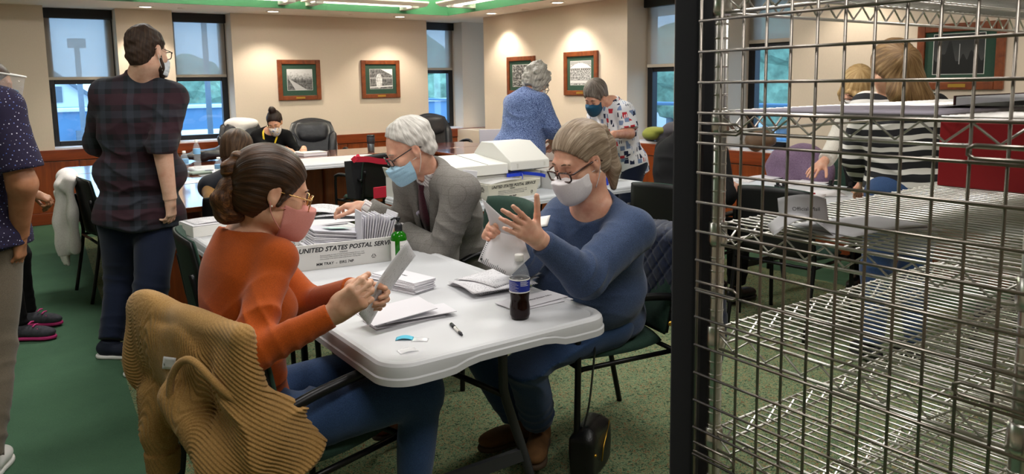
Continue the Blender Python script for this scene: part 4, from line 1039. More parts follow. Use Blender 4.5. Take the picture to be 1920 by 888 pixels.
# ---- woman in the orange sweater, seated at the left of the table
def build_orange():
    H = HF(PD(511, 358, 2.15), -8, 20, 0, 0.98)
    root = person('person', 'woman in orange sweater and pink mask, hair in a low bun, reading a letter', (0.60, 2.12, 0))
    N = PD(450, 446, 2.15); J = dict(N=N, P=V(0.55, 2.12, 0.545), sr=0.044)
    J['SR'] = N+V(0.055, -0.155, -0.045); J['SL'] = N+V(0.07, 0.155, -0.045)
    wr, wl = PD(626, 588, 1.91), PD(664, 540, 2.06)
    er = ik(J['SR'], wr, 0.29, 0.245, PD(505, 720, 1.8)); el = ik(J['SL'], wl, 0.29, 0.245, J['SL']+V(0.1, 0.12, -0.6))
    J.update(HR=V(0.58, 2.03, 0.54), HL=V(0.58, 2.21, 0.54), KR=V(1.03, 1.97, 0.55), KL=V(1.06, 2.25, 0.55), AR=V(0.98, 1.98, 0.10), AL=PZ(728, 780, 0.13))
    B = Sdf(); head_sdf(B, H, N+V(0.045, 0, 0.02), 0.047); torso_sdf(B, J, -0.004, 0.92, 0.95)
    limb(B, J['SR'], er, wr, 0.042, 0.035, 0.0225); limb(B, J['SL'], el, wl, 0.042, 0.035, 0.0225); leg_sdf(B, J, -0.006, 0.95)
    # right hand pinches the letter, left hand steadies the lower edge
    tr = hand_sdf(B, wr, PD(684, 548, 1.88)-wr, PD(660, 540, 2.05)-PD(660, 560, 1.85)+V(0.02, 0.05, -0.02), 1, 1.02, (44, 48, 52, 58), 3, (12, 14), tn=1.3)
    tl = hand_sdf(B, wl, PD(724, 556, 2.04)-wl, PD(690, 560, 1.86)-PD(690, 555, 2.06)+V(0, 0, -0.10), -1, 0.95, (40, 48, 58, 64), 4, (30, 14), tn=0.5)
    lo, hi = B.bounds(); hc = (wr+wl)/2+V(0.06, 0, 0); hl = H.c-V(0.14, 0.14, 0.16); hh = H.c+V(0.14, 0.14, 0.15)
    body = sdf_obj('body', B, 0.007, m_skin_l, root, [(lo, V(hi[0], hi[1], hl[2]+0.012), 0.008), (hl, hh, 0.0035), (np.minimum(wr, wl)-V(0.05, 0.07, 0.12), np.maximum(wr, wl)+V(0.2, 0.14, 0.14), 0.0028)])
    # sweater
    G = Sdf(); torso_sdf(G, J, 0.010, 0.92, 0.95, 0.0, 0.012)
    for s_, e_, w_ in (('SR', er, wr), ('SL', el, wl)): limb(G, J[s_], e_, w_, 0.044, 0.037, 0.0235, 0.010, 0.03, 0.97)
    G.half(J['P']+V(0, 0, 0.02), -J['up']+V(0.10, 0, 0))
    G.ell(N+V(0.060, 0, 0.050), V(0.128, 0.102, 0.080), np.stack([nrm(V(1, 0, -0.35)), V(0, 1, 0), nrm(V(0.35, 0, 1))], 1), 0.008, 's')
    ax = nrm(er-J['SR'])
    G.folds(er+V(-0.0, 0, 0.03), nrm(wr-er), 0.040, 0.0055, 0.10, 0.5, 0.004, (0.3, 0.4, 1)); G.folds(J['SR']+ax*0.13, ax+V(0.5, 0, 0.3), 0.055, 0.005, 0.10, 1.0, 0.01, (0.5, 0.2, 0.8))
    G.folds((er+wr)/2, nrm(wr-er), 0.033, 0.003, 0.09, 0.0, 0.004, (0.2, 0.6, 0.5)); G.folds(J['P']+V(0.05, -0.10, 0.12), V(0.2, 0, 1), 0.05, 0.006, 0.14, 0.4, 0.01, (1, 0.6, 0))
    G.folds(J['P']+V(-0.02, -0.1, 0.30), V(0.8, 0, 0.7), 0.07, 0.005, 0.13, 0.2, 0.01, (0.4, 0.6, 0)); G.folds((el+wl)/2, nrm(wl-el), 0.045, 0.003, 0.11)
    G.lump(0.003, 18, 3)
    m_or = knit_mat('orange_knit', '#ad4d0d', '#943f09', 0.85, 0.1, 500, (1, 1, 1), 0.15)
    sw = sdf_obj('sweater', G, 0.0048, m_or, root)
    rim = []
    for k in range(33):
        a = 2*math.pi*k/32; rim.append(N+V(0.055, 0, 0.0)+V(0.120*math.cos(a), 0.105*math.sin(a), 0.010-0.028*(math.cos(a) > 0)*math.cos(a)))
    # jeans
    Q = Sdf(); Q.ell(J['P']+V(0.01, 0, -0.02), V(0.13, 0.175, 0.10), None, 0.04); leg_sdf(Q, J, 0.010, 0.95, 0.93)
    for s_ in 'LR': Q.cone(J['P']+V(0, 0, -0.02), J['H'+s_], 0.10, 0.10, 0.05); Q.folds(J['K'+s_], V(0.6, 0, 0.8), 0.05, 0.004, 0.13, 0.3, 0.01, (0.4, 1, 0)); Q.folds(J['H'+s_]+V(0.08, 0, 0.05), V(1, 0, 0.1), 0.06, 0.005, 0.13, 0.3, 0.01, (0.2, 1, 0))
    Q.lump(0.003, 20, 5); Q.half(J['P']+V(0, 0, 0.085), V(-0.25, 0, 1)); jn = sdf_obj('jeans', Q, 0.0065, m_denim, root)
    for k in range(2):
        p_, n_ = stick(jn, 508+k*22, 726-k*22); o = MB().lathe([(0.001, 0), (0.006, 0), (0.006, 0.002), (0.001, 0.003)], n=10).build('rivet', m_pearl, root); o.data.transform(frameM(p_, np.cross(n_, V(0, 0, 1)), np.cross(n_, np.cross(n_, V(0, 0, 1)))))
    m_shoe = mat('brown_leather', '#5a2a16', 0.4, var=0.15, vscale=30); m_sole = mat('shoe_sole', '#2a1a12', 0.7)
    shoe('shoe', J['AL'], (0.9, 0.15), m_shoe, m_sole, root, 0.92, 0.02); shoe('shoe', J['AR'], (1, 0), m_shoe, m_sole, root, 0.92, 0.02)
    # hair
    m_h = hair_mat('hair_brown', ('#1c100a', '#33200f', '#553620'))
    Hs = hair_cap(H, 0.012, ((0.082, 0.074), (0.022, -0.030)), -0.092, True, 0.0)
    P, q = H.P, H.sc
    for s_ in (-1, 1): Hs.cone(P(s_*0.070, 0.030, 0.02), P(s_*0.078, 0.010, -0.030), 0.010, 0.007, 0.012)
    strand_disp(Hs, H, 0.0006, 90); hair = sdf_obj('hair', Hs, 0.0036, m_h, root, None, hair_attr(H))
    m_h2 = hair_mat('hair_bun', ('#2a180d', '#4c2f1a', '#8a5c34'))
    Bn = Sdf(); R = H.R
    Bn.chain([P(0, -0.085, 0.050), P(0.005, -0.118, 0.062), P(0.010, -0.135, 0.030), P(0.006, -0.120, -0.006)], [0.018, 0.022, 0.022, 0.018], 0.010)
    Bn.chain([P(0.0, -0.095, -0.012), P(0.008, -0.120, -0.020), P(0.010, -0.126, -0.058), P(0.006, -0.106, -0.094), P(0.0, -0.080, -0.088), P(-0.002, -0.076, -0.050)], [0.024, 0.029, 0.032, 0.030, 0.026, 0.024], 0.010)
    cB = P(0, -0.104, -0.045)
    def swirl(X, Y, Z):
        x, y, z = X-cB[0], Y-cB[1], Z-cB[2]; u = x*H.u[0]+y*H.u[1]+z*H.u[2]; f = x*H.f[0]+y*H.f[1]+z*H.f[2]; r = x*H.r[0]+y*H.r[1]+z*H.r[2]
        return -0.0016*np.sin(np.hypot(u*0.8, f)*330+r*60+1.5*np.sin(np.arctan2(u, f)*2))
    Bn.disp(swirl)
    sdf_obj('hair_bun', Bn, 0.0036, m_h2, hair, None, {'strand': lambda v: np.stack([np.hypot(H.L(v)[:, 1]+0.104, H.L(v)[:, 2]+0.045)*9, np.arctan2(H.L(v)[:, 1]+0.104, H.L(v)[:, 2]+0.045), H.L(v)[:, 0]*3], 1)})
    # mask, glasses, earring
    m_pink = knit_mat('pink_mask', '#d38f86', '#c98378', 0.9, 0.05, 700)
    Ms = mask_sdf(H, 0.008, -0.018, -0.126, 0.036, 0.0, 0.010, 0.066); mk = sdf_obj('face_mask', Ms, 0.003, m_pink, root, None, None, 2)
    MB().tube(smooth_path([P(0, 0.118, -0.010), P(0.0, 0.133, -0.055), P(0.0, 0.118, -0.105)], 5), 0.0010, 5).build('seam', m_pink, mk)
    ear_loops(H, m_pink, mk, 0.038, 0.0016)
    glasses(H, m_goldspec, m_lensglass, root, 0.027, 0.023, 0.0018, -0.004, 0.112)
    face_lines(H, root, m_h)
    MB().lathe([(0.0005, -0.003), (0.0028, -0.0015), (0.0028, 0.0015), (0.0005, 0.003)], n=8).build('earring', m_pearl, root).location = tuple(P(0.083, -0.006, -0.036))
    own(root); return J, wr, wl, tr, tl
OR = build_orange()
# ---- shared builders for the other people
def body(root, J, H, skin, w=1.0, dp=1.0, hands=(), h=0.010, hh=0.004, hr=0.003, arm=(0.046, 0.038, 0.025), face=True, nr=0.052, legs=False, sc=1.0, o=-0.004, belly=0.0, ears=True, jaw=1.0):
    B = Sdf(); head_sdf(B, H, J.get('NB', J['N']), nr, face, jaw, ears); torso_sdf(B, J, o, w, dp, belly); tips = []
    for s_ in 'LR': limb(B, J['S'+s_], J['E'+s_], J['W'+s_], *arm)
    if legs: leg_sdf(B, J, -0.008, sc)
    for (s_, d, n, cu, sp, th, tn) in hands:
        tips.append(hand_sdf(B, J['W'+s_], d, n, 1 if s_ == 'R' else -1, H.sc*1.0, cu, sp, th, tn=tn))
    lo, hi = B.bounds(); q = 0.17*H.sc; regs = [(lo, V(hi[0], hi[1], H.c[2]-q+0.015), h), (H.c-V(q, q, q), H.c+V(q, q, q), hh)]
    for (s_, d, *_ ) in hands:
        cN = J['W'+s_]+nrm(d)*0.09; regs.append((cN-0.135, cN+0.135, hr))
    sdf_obj('body', B, h, skin, root, regs); return tips
def top(root, name, J, m, h=0.006, o=0.011, w=1.0, dp=1.0, belly=0.0, bust=0.0, arm=(0.048, 0.040, 0.027), cuff=(0.97, 0.97), neck=((0.05, 0.03), (0.09, 0.085, 0.06)), hem=0.04, folds=(), lump=0.003, seed=1, upper=(None, None), extra=None, low=None):
    """cuff: share of the forearm that the left, right sleeve covers; upper: for short sleeves, share of the upper arm"""
    G = Sdf(); torso_sdf(G, J, o, w, dp, belly, bust)
    for i, s_ in enumerate('LR'):
        a, e, wv = J['S'+s_], J['E'+s_], J['W'+s_]
        if upper[i]: G.cone(a, a+(e-a)*upper[i], arm[0]+o, arm[1]+o*1.4, 0.03, 'u', False, True)
        else: limb(G, a, e, wv, *arm, o, 0.03, cuff[i])
    if low is not None: G.cone(J['P'], J['P']-J['up']*low[0], low[1], low[2], 0.05, 'u', False, True); G.cone(J['P']+J['sd']*0.08, J['P']+J['sd']*0.08-J['up']*low[0], low[1], low[2], 0.05, 'u', False, True); G.cone(J['P']-J['sd']*0.08, J['P']-J['sd']*0.08-J['up']*low[0], low[1], low[2], 0.05, 'u', False, True)
    else: G.half(J['P']-J['up']*hem, -J['up'])
    if neck is not None:
        fw, up, sd = J['fw'], J['up'], J['sd']; (f, u), r3 = neck
        fz = nrm(fw-up*0.35); G.ell(J['N']+fw*f+up*u, V(*r3), np.stack([sd, fz, np.cross(sd, fz)], 1), 0.008, 's')
    for fo in folds: G.folds(*fo)
    for i, s_ in enumerate('LR'):
        if not upper[i]: G.folds(J['E'+s_], nrm(J['W'+s_]-J['E'+s_]), 0.045, 0.006, 0.10); G.folds(J['S'+s_]*0.5+J['E'+s_]*0.5, nrm(J['E'+s_]-J['S'+s_])+J['fw']*0.4, 0.06, 0.005, 0.10)
    if lump: G.lump(lump, 18, seed)
    if extra: extra(G)
    return sdf_obj(name, G, h, m, root)
def pants(root, name, J, m, h=0.008, o=0.012, sc=1.0, cuff=0.94, waist=0.08, seed=2, wide=0.16):
    Q = Sdf(); sd, up, fw = J['sd'], J['up'], J['fw']; R = np.stack([sd, fw, up], 1)
    Q.ell(J['P']-up*0.01, V(wide, 0.125, 0.12), R, 0.05); leg_sdf(Q, J, o, sc, cuff)
    for s_ in 'LR': Q.cone(J['P'], J['H'+s_], 0.11, 0.098*sc, 0.05); Q.folds(J['K'+s_], nrm(J['A'+s_]-J['H'+s_]), 0.06, 0.006, 0.14); Q.folds(J['A'+s_]*0.8+J['K'+s_]*0.2, nrm(J['A'+s_]-J['K'+s_]), 0.05, 0.007, 0.10)
    Q.lump(0.004, 14, seed); Q.half(J['P']+up*waist, up); return sdf_obj(name, Q, h, m, root)
def mkhair(root, H, m, h=0.005, grow=0.014, front=((0.080, 0.078), (0.012, -0.02)), nape=-0.085, mode='down', amp=0.0015, n=50, extra=None, back=0.0, topv=0.0, ears=True, name='hair', curl=0.0):
    S = hair_cap(H, grow, front, nape, ears, back, topv)
    if extra: extra(S, H)
    if amp: strand_disp(S, H, amp, n, mode)
    if curl: S.lump(curl, 75, 4); S.lump(curl*0.6, 150, 9)
    return sdf_obj(name, S, h, m, root, None, hair_attr(H, mode))
def stand(J, Pv, az, feet, hip=0.095, pole=None):
    a = math.radians(az); fw = V(math.cos(a), math.sin(a), 0); sd = V(math.sin(a), -math.cos(a), 0); J['P'] = np.asarray(Pv, float)
    for s_, g in (('L', -1), ('R', 1)):
        J['H'+s_] = J['P']+sd*g*hip-V(0, 0, 0.03); J['A'+s_] = np.asarray(feet[s_], float)
        Lg = max(np.linalg.norm(J['A'+s_]-J['H'+s_])/2*1.005, 0.36); J['K'+s_] = ik(J['H'+s_], J['A'+s_], Lg, Lg, J['H'+s_]+fw*2)
    return fw, sd
def arm_ik(J, s_, pole, l1=0.29, l2=0.25): J['E'+s_] = ik(J['S'+s_], J['W'+s_], l1, l2, pole)

# ---- woman in the blue sweater, right of the table
def build_blue():
    H = HF(PD(1086, 299, 2.74), 181, 24, 0, 1.02)
    root = person('person', 'woman in a blue sweater, white mask and brown glasses, grey-blonde ponytail, holding a ballot', (2.0, 2.25, 0))
    J = dict(N=PD(1117, 376, 2.80), P=V(2.0, 2.26, 0.56), sr=0.058, waist=1.12); J['SL'] = J['N']+V(0.02, -0.170, -0.095); J['SR'] = J['N']+V(-0.01, 0.180, -0.090)
    J['WL'] = PD(1010, 449, 2.36); J['WR'] = PD(940, 442, 2.52)
    arm_ik(J, 'L', J['SL']+V(0.15, -0.1, -1)); arm_ik(J, 'R', J['SR']+V(0.1, 0.4, -1))
    J.update(HL=V(1.95, 2.16, 0.55), HR=V(1.95, 2.36, 0.55), KL=PZ(985, 690, 0.50)+V(0.05, 0.07, 0), KR=V(1.48, 2.42, 0.54), AL=PZ(1012, 800, 0.13), AR=V(1.72, 2.42, 0.10))
    J['NB'] = J['N']+V(-0.03, 0, 0)
    cam_d = nrm(PD(960, 440, 2.0)-PD(960, 440, 1.0))
    body(root, J, H, m_skin_r, 1.15, 1.25, [('L', PD(978, 424, 2.30)-J['WL'], cam_d+V(-0.2, 0.3, 0), (4, 16, 24, 34), 4, (56, 4), 0.05),
         ('R', PD(902, 424, 2.42)-J['WR'], -cam_d+V(0.1, 0.0, -0.1), (62, 70, 72, 74), 2, (35, 20), 0.8)], 0.009, 0.0036, 0.003, (0.056, 0.048, 0.028), nr=0.060, belly=0.06, jaw=1.10)
    m = knit_mat('blue_knit', '#40506f', '#2b3853', 0.9, 0.15, 420, (1, 1, 1), 0.2)
    F = [(J['N']*0.45+J['P']*0.55+V(-0.1, -0.05, 0), V(0.3, 0.2, 1), 0.075, 0.008, 0.16), (J['N']*0.7+J['P']*0.3+V(-0.10, -0.12, 0), V(0.2, 0.8, 0.8), 0.06, 0.006, 0.12), (J['P']+V(-0.12, -0.1, 0.08), V(0.1, 0.2, 1), 0.05, 0.008, 0.14)]
    sw = top(root, 'sweater', J, m, 0.005, 0.012, 1.18, 1.30, 0.08, 0.035, (0.072, 0.060, 0.031), (0.94, 0.90), ((0.065, 0.035), (0.110, 0.105, 0.072)), 0.02, F, 0.003, 5)
    patch('name_sticker', sw, ((1006, 408), (1032, 404), (1026, 424), (1000, 428)), m_white, root)
    pants(root, 'jeans', J, m_denim, 0.007, 0.016, 1.05, 0.88, 0.09)
    m_boot = mat('tan_suede', '#5e3f1f', 0.9, var=0.15, vscale=40); m_bs = mat('boot_sole', '#3c2c1c', 0.8)
    shoe('boot', J['AL']+V(0.0, 0, 0.0), (-0.55, -0.55), m_boot, m_bs, root, 0.98, 0.08); shoe('boot', J['AR'], (-0.8, 0.1), m_boot, m_bs, root, 0.98, 0.08)
    m_h = hair_mat('hair_ash', ('#5d4c3b', '#8d7a66', '#b9a893'), 0.5); m_b = mat('brow_ash', '#6b5644', 0.8)
    def pony(S, H):
        P = H.P; S.chain([P(0, -0.105, 0.055), P(0.0, -0.135, 0.045), P(0.0, -0.140, -0.01), P(-0.01, -0.122, -0.10), P(-0.015, -0.095, -0.165)], [0.020, 0.026, 0.034, 0.032, 0.012], 0.012)
    mkhair(root, H, m_h, 0.0034, 0.012, ((0.078, 0.082), (0.010, -0.016)), -0.085, 'back', 0.0007, 80, pony, 0.0, 0.004)
    m_mask = knit_mat('white_mask', '#e9e4e6', '#dcd6da', 0.9, 0.03, 600)
    mk = sdf_obj('face_mask', mask_sdf(H, 0.009, -0.022, -0.130, 0.024, 0.0, 0.010, 0.068), 0.003, m_mask, root, None, None, 2); ear_loops(H, m_mask, mk, 0.020)
    glasses(H, m_brownspec, m_lensglass, root, 0.027, 0.018, 0.0034, -0.010, 0.114); face_lines(H, root, m_b)
    MB().lathe([(0.0005, -0.004), (0.003, -0.002), (0.003, 0.002), (0.0005, 0.004)], n=8).build('earring', m_pearl, root).location = tuple(H.P(-0.084, -0.008, -0.045))
    own(root); return J, H
BL = build_blue()

# ---- man in the grey suit at the far end of the table
def build_suit():
    H = HF(PD(767, 279, 3.38), 168, 30, 0, 1.03)
    root = person('person', 'white-haired man in a grey suit with light blue mask and glasses, seated at the table', (1.95, 3.2, 0))
    N = PD(812, 322, 3.46); J = dict(N=N, P=V(2.0, 3.28, 0.56)); J['SL'] = N+V(0.03, -0.20, -0.07); J['SR'] = N+V(-0.02, 0.20, -0.07)
    J['WL'] = PZ(752, 432, 0.80); J['WR'] = PZ(682, 388, 0.80); J['WR'] = PD(683, 387, 3.66)
    arm_ik(J, 'L', PD(905, 520, 3.2), 0.31, 0.27); arm_ik(J, 'R', J['SR']+V(0.3, 0.3, -1), 0.31, 0.27)
    J.update(HL=V(1.95, 3.18, 0.55), HR=V(1.95, 3.38, 0.55), KL=V(1.5, 3.12, 0.56), KR=V(1.5, 3.40, 0.56), AL=V(1.55, 3.14, 0.10), AR=V(1.55, 3.42, 0.10)); J['NB'] = N+V(-0.03, 0, 0.01)
    body(root, J, H, m_skin_r, 1.05, 1.0, [('R', PD(640, 384, 3.66)-J['WR'], V(-0.1, 0.1, -1), (28, 32, 36, 40), 4, (35, 15), 0.4), ('L', V(-0.6, 0.55, 0.0), V(0.2, 0.2, -1), (30, 34, 38, 42), 4, (35, 15), 0.4)], 0.010, 0.004, 0.0033, jaw=1.02)
    # shirt, tie, jacket
    m = bpy.data.materials.new('shirt_stripe'); m.use_nodes = True; t = NT(m); x = t.sep(t.coord('Object', (1, 1, 1), (0, 0, 0.3)))
    t.color(t.ramp(t.math('FRACT', t.math('MULTIPLY', x[1], 110)), [(0.25, c('#a99a9c')), (0.4, c('#e9e4e2'))])); t.b.inputs['Roughness'].default_value = 0.85
    top(root, 'shirt', J, m, 0.006, 0.006, 1.0, 1.0, 0, 0, (0.046, 0.038, 0.030), (1.06, 1.06), ((0.085, 0.05), (0.05, 0.06, 0.05)), 0.03, (), 0.001)
    fw, up, sd = J['fw'], J['up'], J['sd']
    C_ = Sdf(); C_.cone(N-up*0.015+fw*0.015, N+up*0.050+fw*0.012, 0.073, 0.066, 0.01, 'u', True, True); C_.cone(N-up*0.03+fw*0.015, N+up*0.08+fw*0.012, 0.064, 0.060, 0.004, 's'); C_.cone(N+fw*0.09+up*0.06, N+fw*0.05-up*0.02, 0.035, 0.006, 0.004, 's'); sdf_obj('collar', C_, 0.004, m, root)
    m_suit = bpy.data.materials.new('grey_suiting'); m_suit.use_nodes = True; t = NT(m_suit); vec = t.coord('Object'); n = t.noise(vec, 420, 2, 0.6); s3 = t.sep(vec)
    ck = t.math('MAXIMUM', t.math('LESS_THAN', t.math('FRACT', t.math('MULTIPLY', s3[2], 26)), 0.07), t.math('LESS_THAN', t.math('FRACT', t.math('MULTIPLY', t.math('ADD', s3[0], s3[1]), 20)), 0.07))
    t.color(t.mix(t.math('MULTIPLY', ck, 0.30), t.ramp(n, [(0.35, c('#67635e')), (0.65, c('#8a8681'))]), c('#4d4640'))); t.b.inputs['Roughness'].default_value = 0.9; t.bump(n, 0.2, 0.001)
    def lapel_cut(G):
        # open front: a wedge from the neck down to the button
        a = N+fw*0.02+up*0.05; b_ = J['P']*0.55+N*0.45+fw*0.16
        G.cone(a+fw*0.06, b_, 0.055, 0.012, 0.006, 's')
    F = [(J['EL'], nrm(J['WL']-J['EL']), 0.05, 0.010, 0.12), (J['EL']*0.6+J['SL']*0.4, nrm(J['EL']-J['SL'])+fw*0.5, 0.06, 0.008, 0.12), (J['P']*0.6+N*0.4+V(-0.05, -0.18, 0), V(0.4, 0.2, 1), 0.08, 0.008, 0.15)]
    jk = top(root, 'suit_jacket', J, m_suit, 0.006, 0.020, 1.10, 1.06, 0.02, 0, (0.058, 0.050, 0.036), (0.93, 0.93), ((0.04, 0.05), (0.075, 0.07, 0.06)), 0.10, F, 0.004, 8, extra=lapel_cut)
    # lapels: folded flaps along the opening
    for g in (-1, 1):
        a0 = N+up*0.045+sd*g*0.060-fw*0.02; a1 = N+fw*0.075+sd*g*0.085-up*0.05; a2 = N*0.62+J['P']*0.38+fw*0.135+sd*g*0.085; a3 = J['P']*0.55+N*0.45+fw*0.15+sd*g*0.012
        b1 = N+fw*0.085+sd*g*0.045-up*0.04; b2 = N*0.62+J['P']*0.38+fw*0.150+sd*g*0.032
        P_ = [smooth_path([a0, a1, a2, a3], 5), smooth_path([a0+fw*0.03, b1, b2, a3+fw*0.01], 5)]
        MB().grid(P_).build('lapel', m_suit, jk, solid=0.005)
    m_tie = knit_mat('maroon_tie', '#4a1f2b', '#38141f', 0.6, 0.2, 200); T0 = N+fw*0.085-up*0.005
    mb = MB(); rows = []
    for k, (d_, wd) in enumerate(((0.0, 0.020), (0.035, 0.014), (0.06, 0.020), (0.18, 0.032), (0.30, 0.038))):
        p_ = T0-up*d_+fw*(0.035*min(1, d_*8)+0.06*d_); rows.append([p_-sd*wd, p_+fw*0.008, p_+sd*wd])
    mb.grid(rows).build('necktie', m_tie, root, solid=0.006)
    m_tr = m_suit; pants(root, 'trousers', J, m_tr, 0.010, 0.014, 1.0, 0.95)
    for s_ in 'LR': shoe('shoe', J['A'+s_], (-1, 0), m_black, m_black, root, 1.05)
    m_h = hair_mat('hair_white', ('#8d8781', '#c2bdb6', '#e6e2dc'), 0.55, 0.8)
    mkhair(root, H, m_h, 0.0040, 0.010, ((0.062, 0.100), (-0.010, 0.004)), -0.082, 'crown', 0.0008, 70, None, 0.0, 0.006, curl=0.0022)
    m_mk = knit_mat('light_blue_mask', '#a9cde3', '#9ac2da', 0.85, 0.04, 300)
    mk = sdf_obj('face_mask', mask_sdf(H, 0.008, -0.026, -0.122, 0.036, 0.0022, 0.008, 0.064), 0.0033, m_mk, root, None, None, 1); ear_loops(H, m_white, mk, 0.026, 0.0013)
    glasses(H, m_darkspec, m_lensglass, root, 0.027, 0.017, 0.0024, 0.0, 0.112); face_lines(H, root, mat('brow_grey', '#8d8780', 0.8))
    p_, n_ = stick(jk, 789, 399); o = MB().lathe([(0.001, 0), (0.019, 0), (0.019, 0.002), (0.001, 0.003)], n=18, sx=1.2).build('round_sticker', mat('sticker_white', '#cfc8dc', 0.5), root); o.data.transform(frameM(p_, np.cross(V(0, 0, 1), n_), np.cross(n_, np.cross(V(0, 0, 1), n_))))
    own(root); return J, H
SU = build_suit()

# ---- man in the dark plaid shirt, standing with his back to us
def build_plaid():
    H = HF(PD(277, 98, 4.16), 36, 12, 4, 1.04)
    root = person('person', 'tall man in a dark plaid shirt and jeans, standing with his back turned', (0.66, 4.6, 0))
    N = PD(262, 150, 4.18); J = dict(N=N, waist=1.22); a = math.radians(68)
    fw, sd = stand(J, PD(262, 402, 4.20), 68, dict(L=PZ(208, 640, 0.09), R=PZ(262, 672, 0.09)))
    J['SR'] = N+sd*0.165-V(0, 0, 0.09)+fw*0.0; J['SL'] = N-sd*0.18-V(0, 0, 0.08)
    J['ER'] = PD(303, 268, 4.06); J['WR'] = PD(319, 372, 4.08); J['EL'] = PD(186, 268, 4.36); J['WL'] = J['EL']+fw*0.22+sd*0.10+V(0, 0, -0.02)
    body(root, J, H, m_skin_p, 1.15, 1.15, [('R', V(0.02, 0.06, -1), -sd*0.8+fw*0.4, (22, 26, 30, 34), 4, (30, 10), 0.2)], 0.010, 0.0045, 0.0035, (0.060, 0.053, 0.034), nr=0.062)
    m = bpy.data.materials.new('plaid_flannel'); m.use_nodes = True; t = NT(m); vec = t.coord('Object', (1, 1, 1), (0, 0, math.radians(-68+90))); s3 = t.sep(vec)
    def band(sck, per, lo, hi, ph=0.0): q = t.math('FRACT', t.math('ADD', t.math('MULTIPLY', sck, 1/per), ph)); return t.math('MULTIPLY', t.math('GREATER_THAN', q, lo), t.math('LESS_THAN', q, hi))
    base = c('#0f1018'); col = t.mix(t.math('MULTIPLY', band(s3[2], 0.155, 0.0, 0.38), 0.75), base, c('#341521')); col = t.mix(t.math('MULTIPLY', band(s3[0], 0.145, 0.0, 0.40), 0.40), col, c('#341521'))
    col = t.mix(t.math('MULTIPLY', band(s3[2], 0.155, 0.55, 0.80), 0.30), col, c('#39404c')); col = t.mix(t.math('MULTIPLY', band(s3[0], 0.145, 0.55, 0.78), 0.30), col, c('#39404c'))
    t.color(col); t.b.inputs['Roughness'].default_value = 0.9; t.b.inputs['Sheen Weight'].default_value = 0.03; t.bump(t.noise(vec, 300, 2), 0.15, 0.001)
    Pm = J['P']*0.5+N*0.5; F = [(Pm-fw*0.1-sd*0.05, V(0.3, 0, 1), 0.10, 0.010, 0.22), (J['P']-fw*0.1+V(0, 0, 0.1), V(0, 0.1, 1), 0.06, 0.010, 0.20), (N*0.7+J['P']*0.3-fw*0.1+sd*0.12, sd+V(0, 0, 0.5), 0.07, 0.008, 0.15)]
    def coll(G): G.cone(N+V(0, 0, 0.01), N+V(0, 0, 0.045)+fw*0.01, 0.078, 0.072, 0.008, 'u', False, True); G.cone(N+V(0, 0, -0.02)+fw*0.02, N+V(0, 0, 0.12)+fw*0.02, 0.060, 0.060, 0.004, 's')
    top(root, 'plaid_shirt', J, m, 0.0065, 0.020, 1.20, 1.26, 0.05, 0, (0.060, 0.054, 0.04), (0.16, 0.14), None, 0.0, F, 0.006, 3, low=(0.035, 0.165, 0.170), extra=coll)
    pants(root, 'jeans', J, m_denim_dark, 0.008, 0.018, 1.16, 0.98, 0.08, 4, 0.19)
    m_can = mat('navy_canvas', '#141a2b', 0.85); m_rub = mat('white_rubber', '#d9d8d4', 0.6)
    shoe('sneaker', J['AL'], (0.75, -0.62), m_can, m_rub, root, 1.06); shoe('sneaker', J['AR'], (0.7, -0.5), m_can, m_rub, root, 1.06)
    m_h = hair_mat('hair_dark_short', ('#1e140c', '#33231a', '#4e3a28'), 0.6, 1.5)
    mkhair(root, H, m_h, 0.0042, 0.007, ((0.078, 0.088), (0.016, -0.015)), -0.098, 'crown', 0.0006, 80, None, 0.0, 0.010, curl=0.0028)
    Bd = Sdf(); P = H.P
    for s_ in (-1, 1): Bd.chain([P(s_*0.060, 0.015, -0.025), P(s_*0.050, 0.030, -0.075), P(s_*0.018, 0.078, -0.112)], [0.016, 0.022, 0.020], 0.02)
    Bd.lump(0.0015, 160, 2); sdf_obj('beard', Bd, 0.005, m_h, root, None, hair_attr(H, 'down'))
    m_mk = knit_mat('pale_mask', '#dfe3e8', '#d3d8de', 0.85, 0.03, 300)
    mk = sdf_obj('face_mask', mask_sdf(H, 0.006, -0.016, -0.110, 0.052, 0.002, 0.006, 0.058), 0.004, m_mk, root); ear_loops(H, m_white, mk, 0.036, 0.0014)
    glasses(H, m_darkspec, m_lensglass, root, 0.027, 0.019, 0.0024, 0.004, 0.112); own(root); return J
build_plaid()

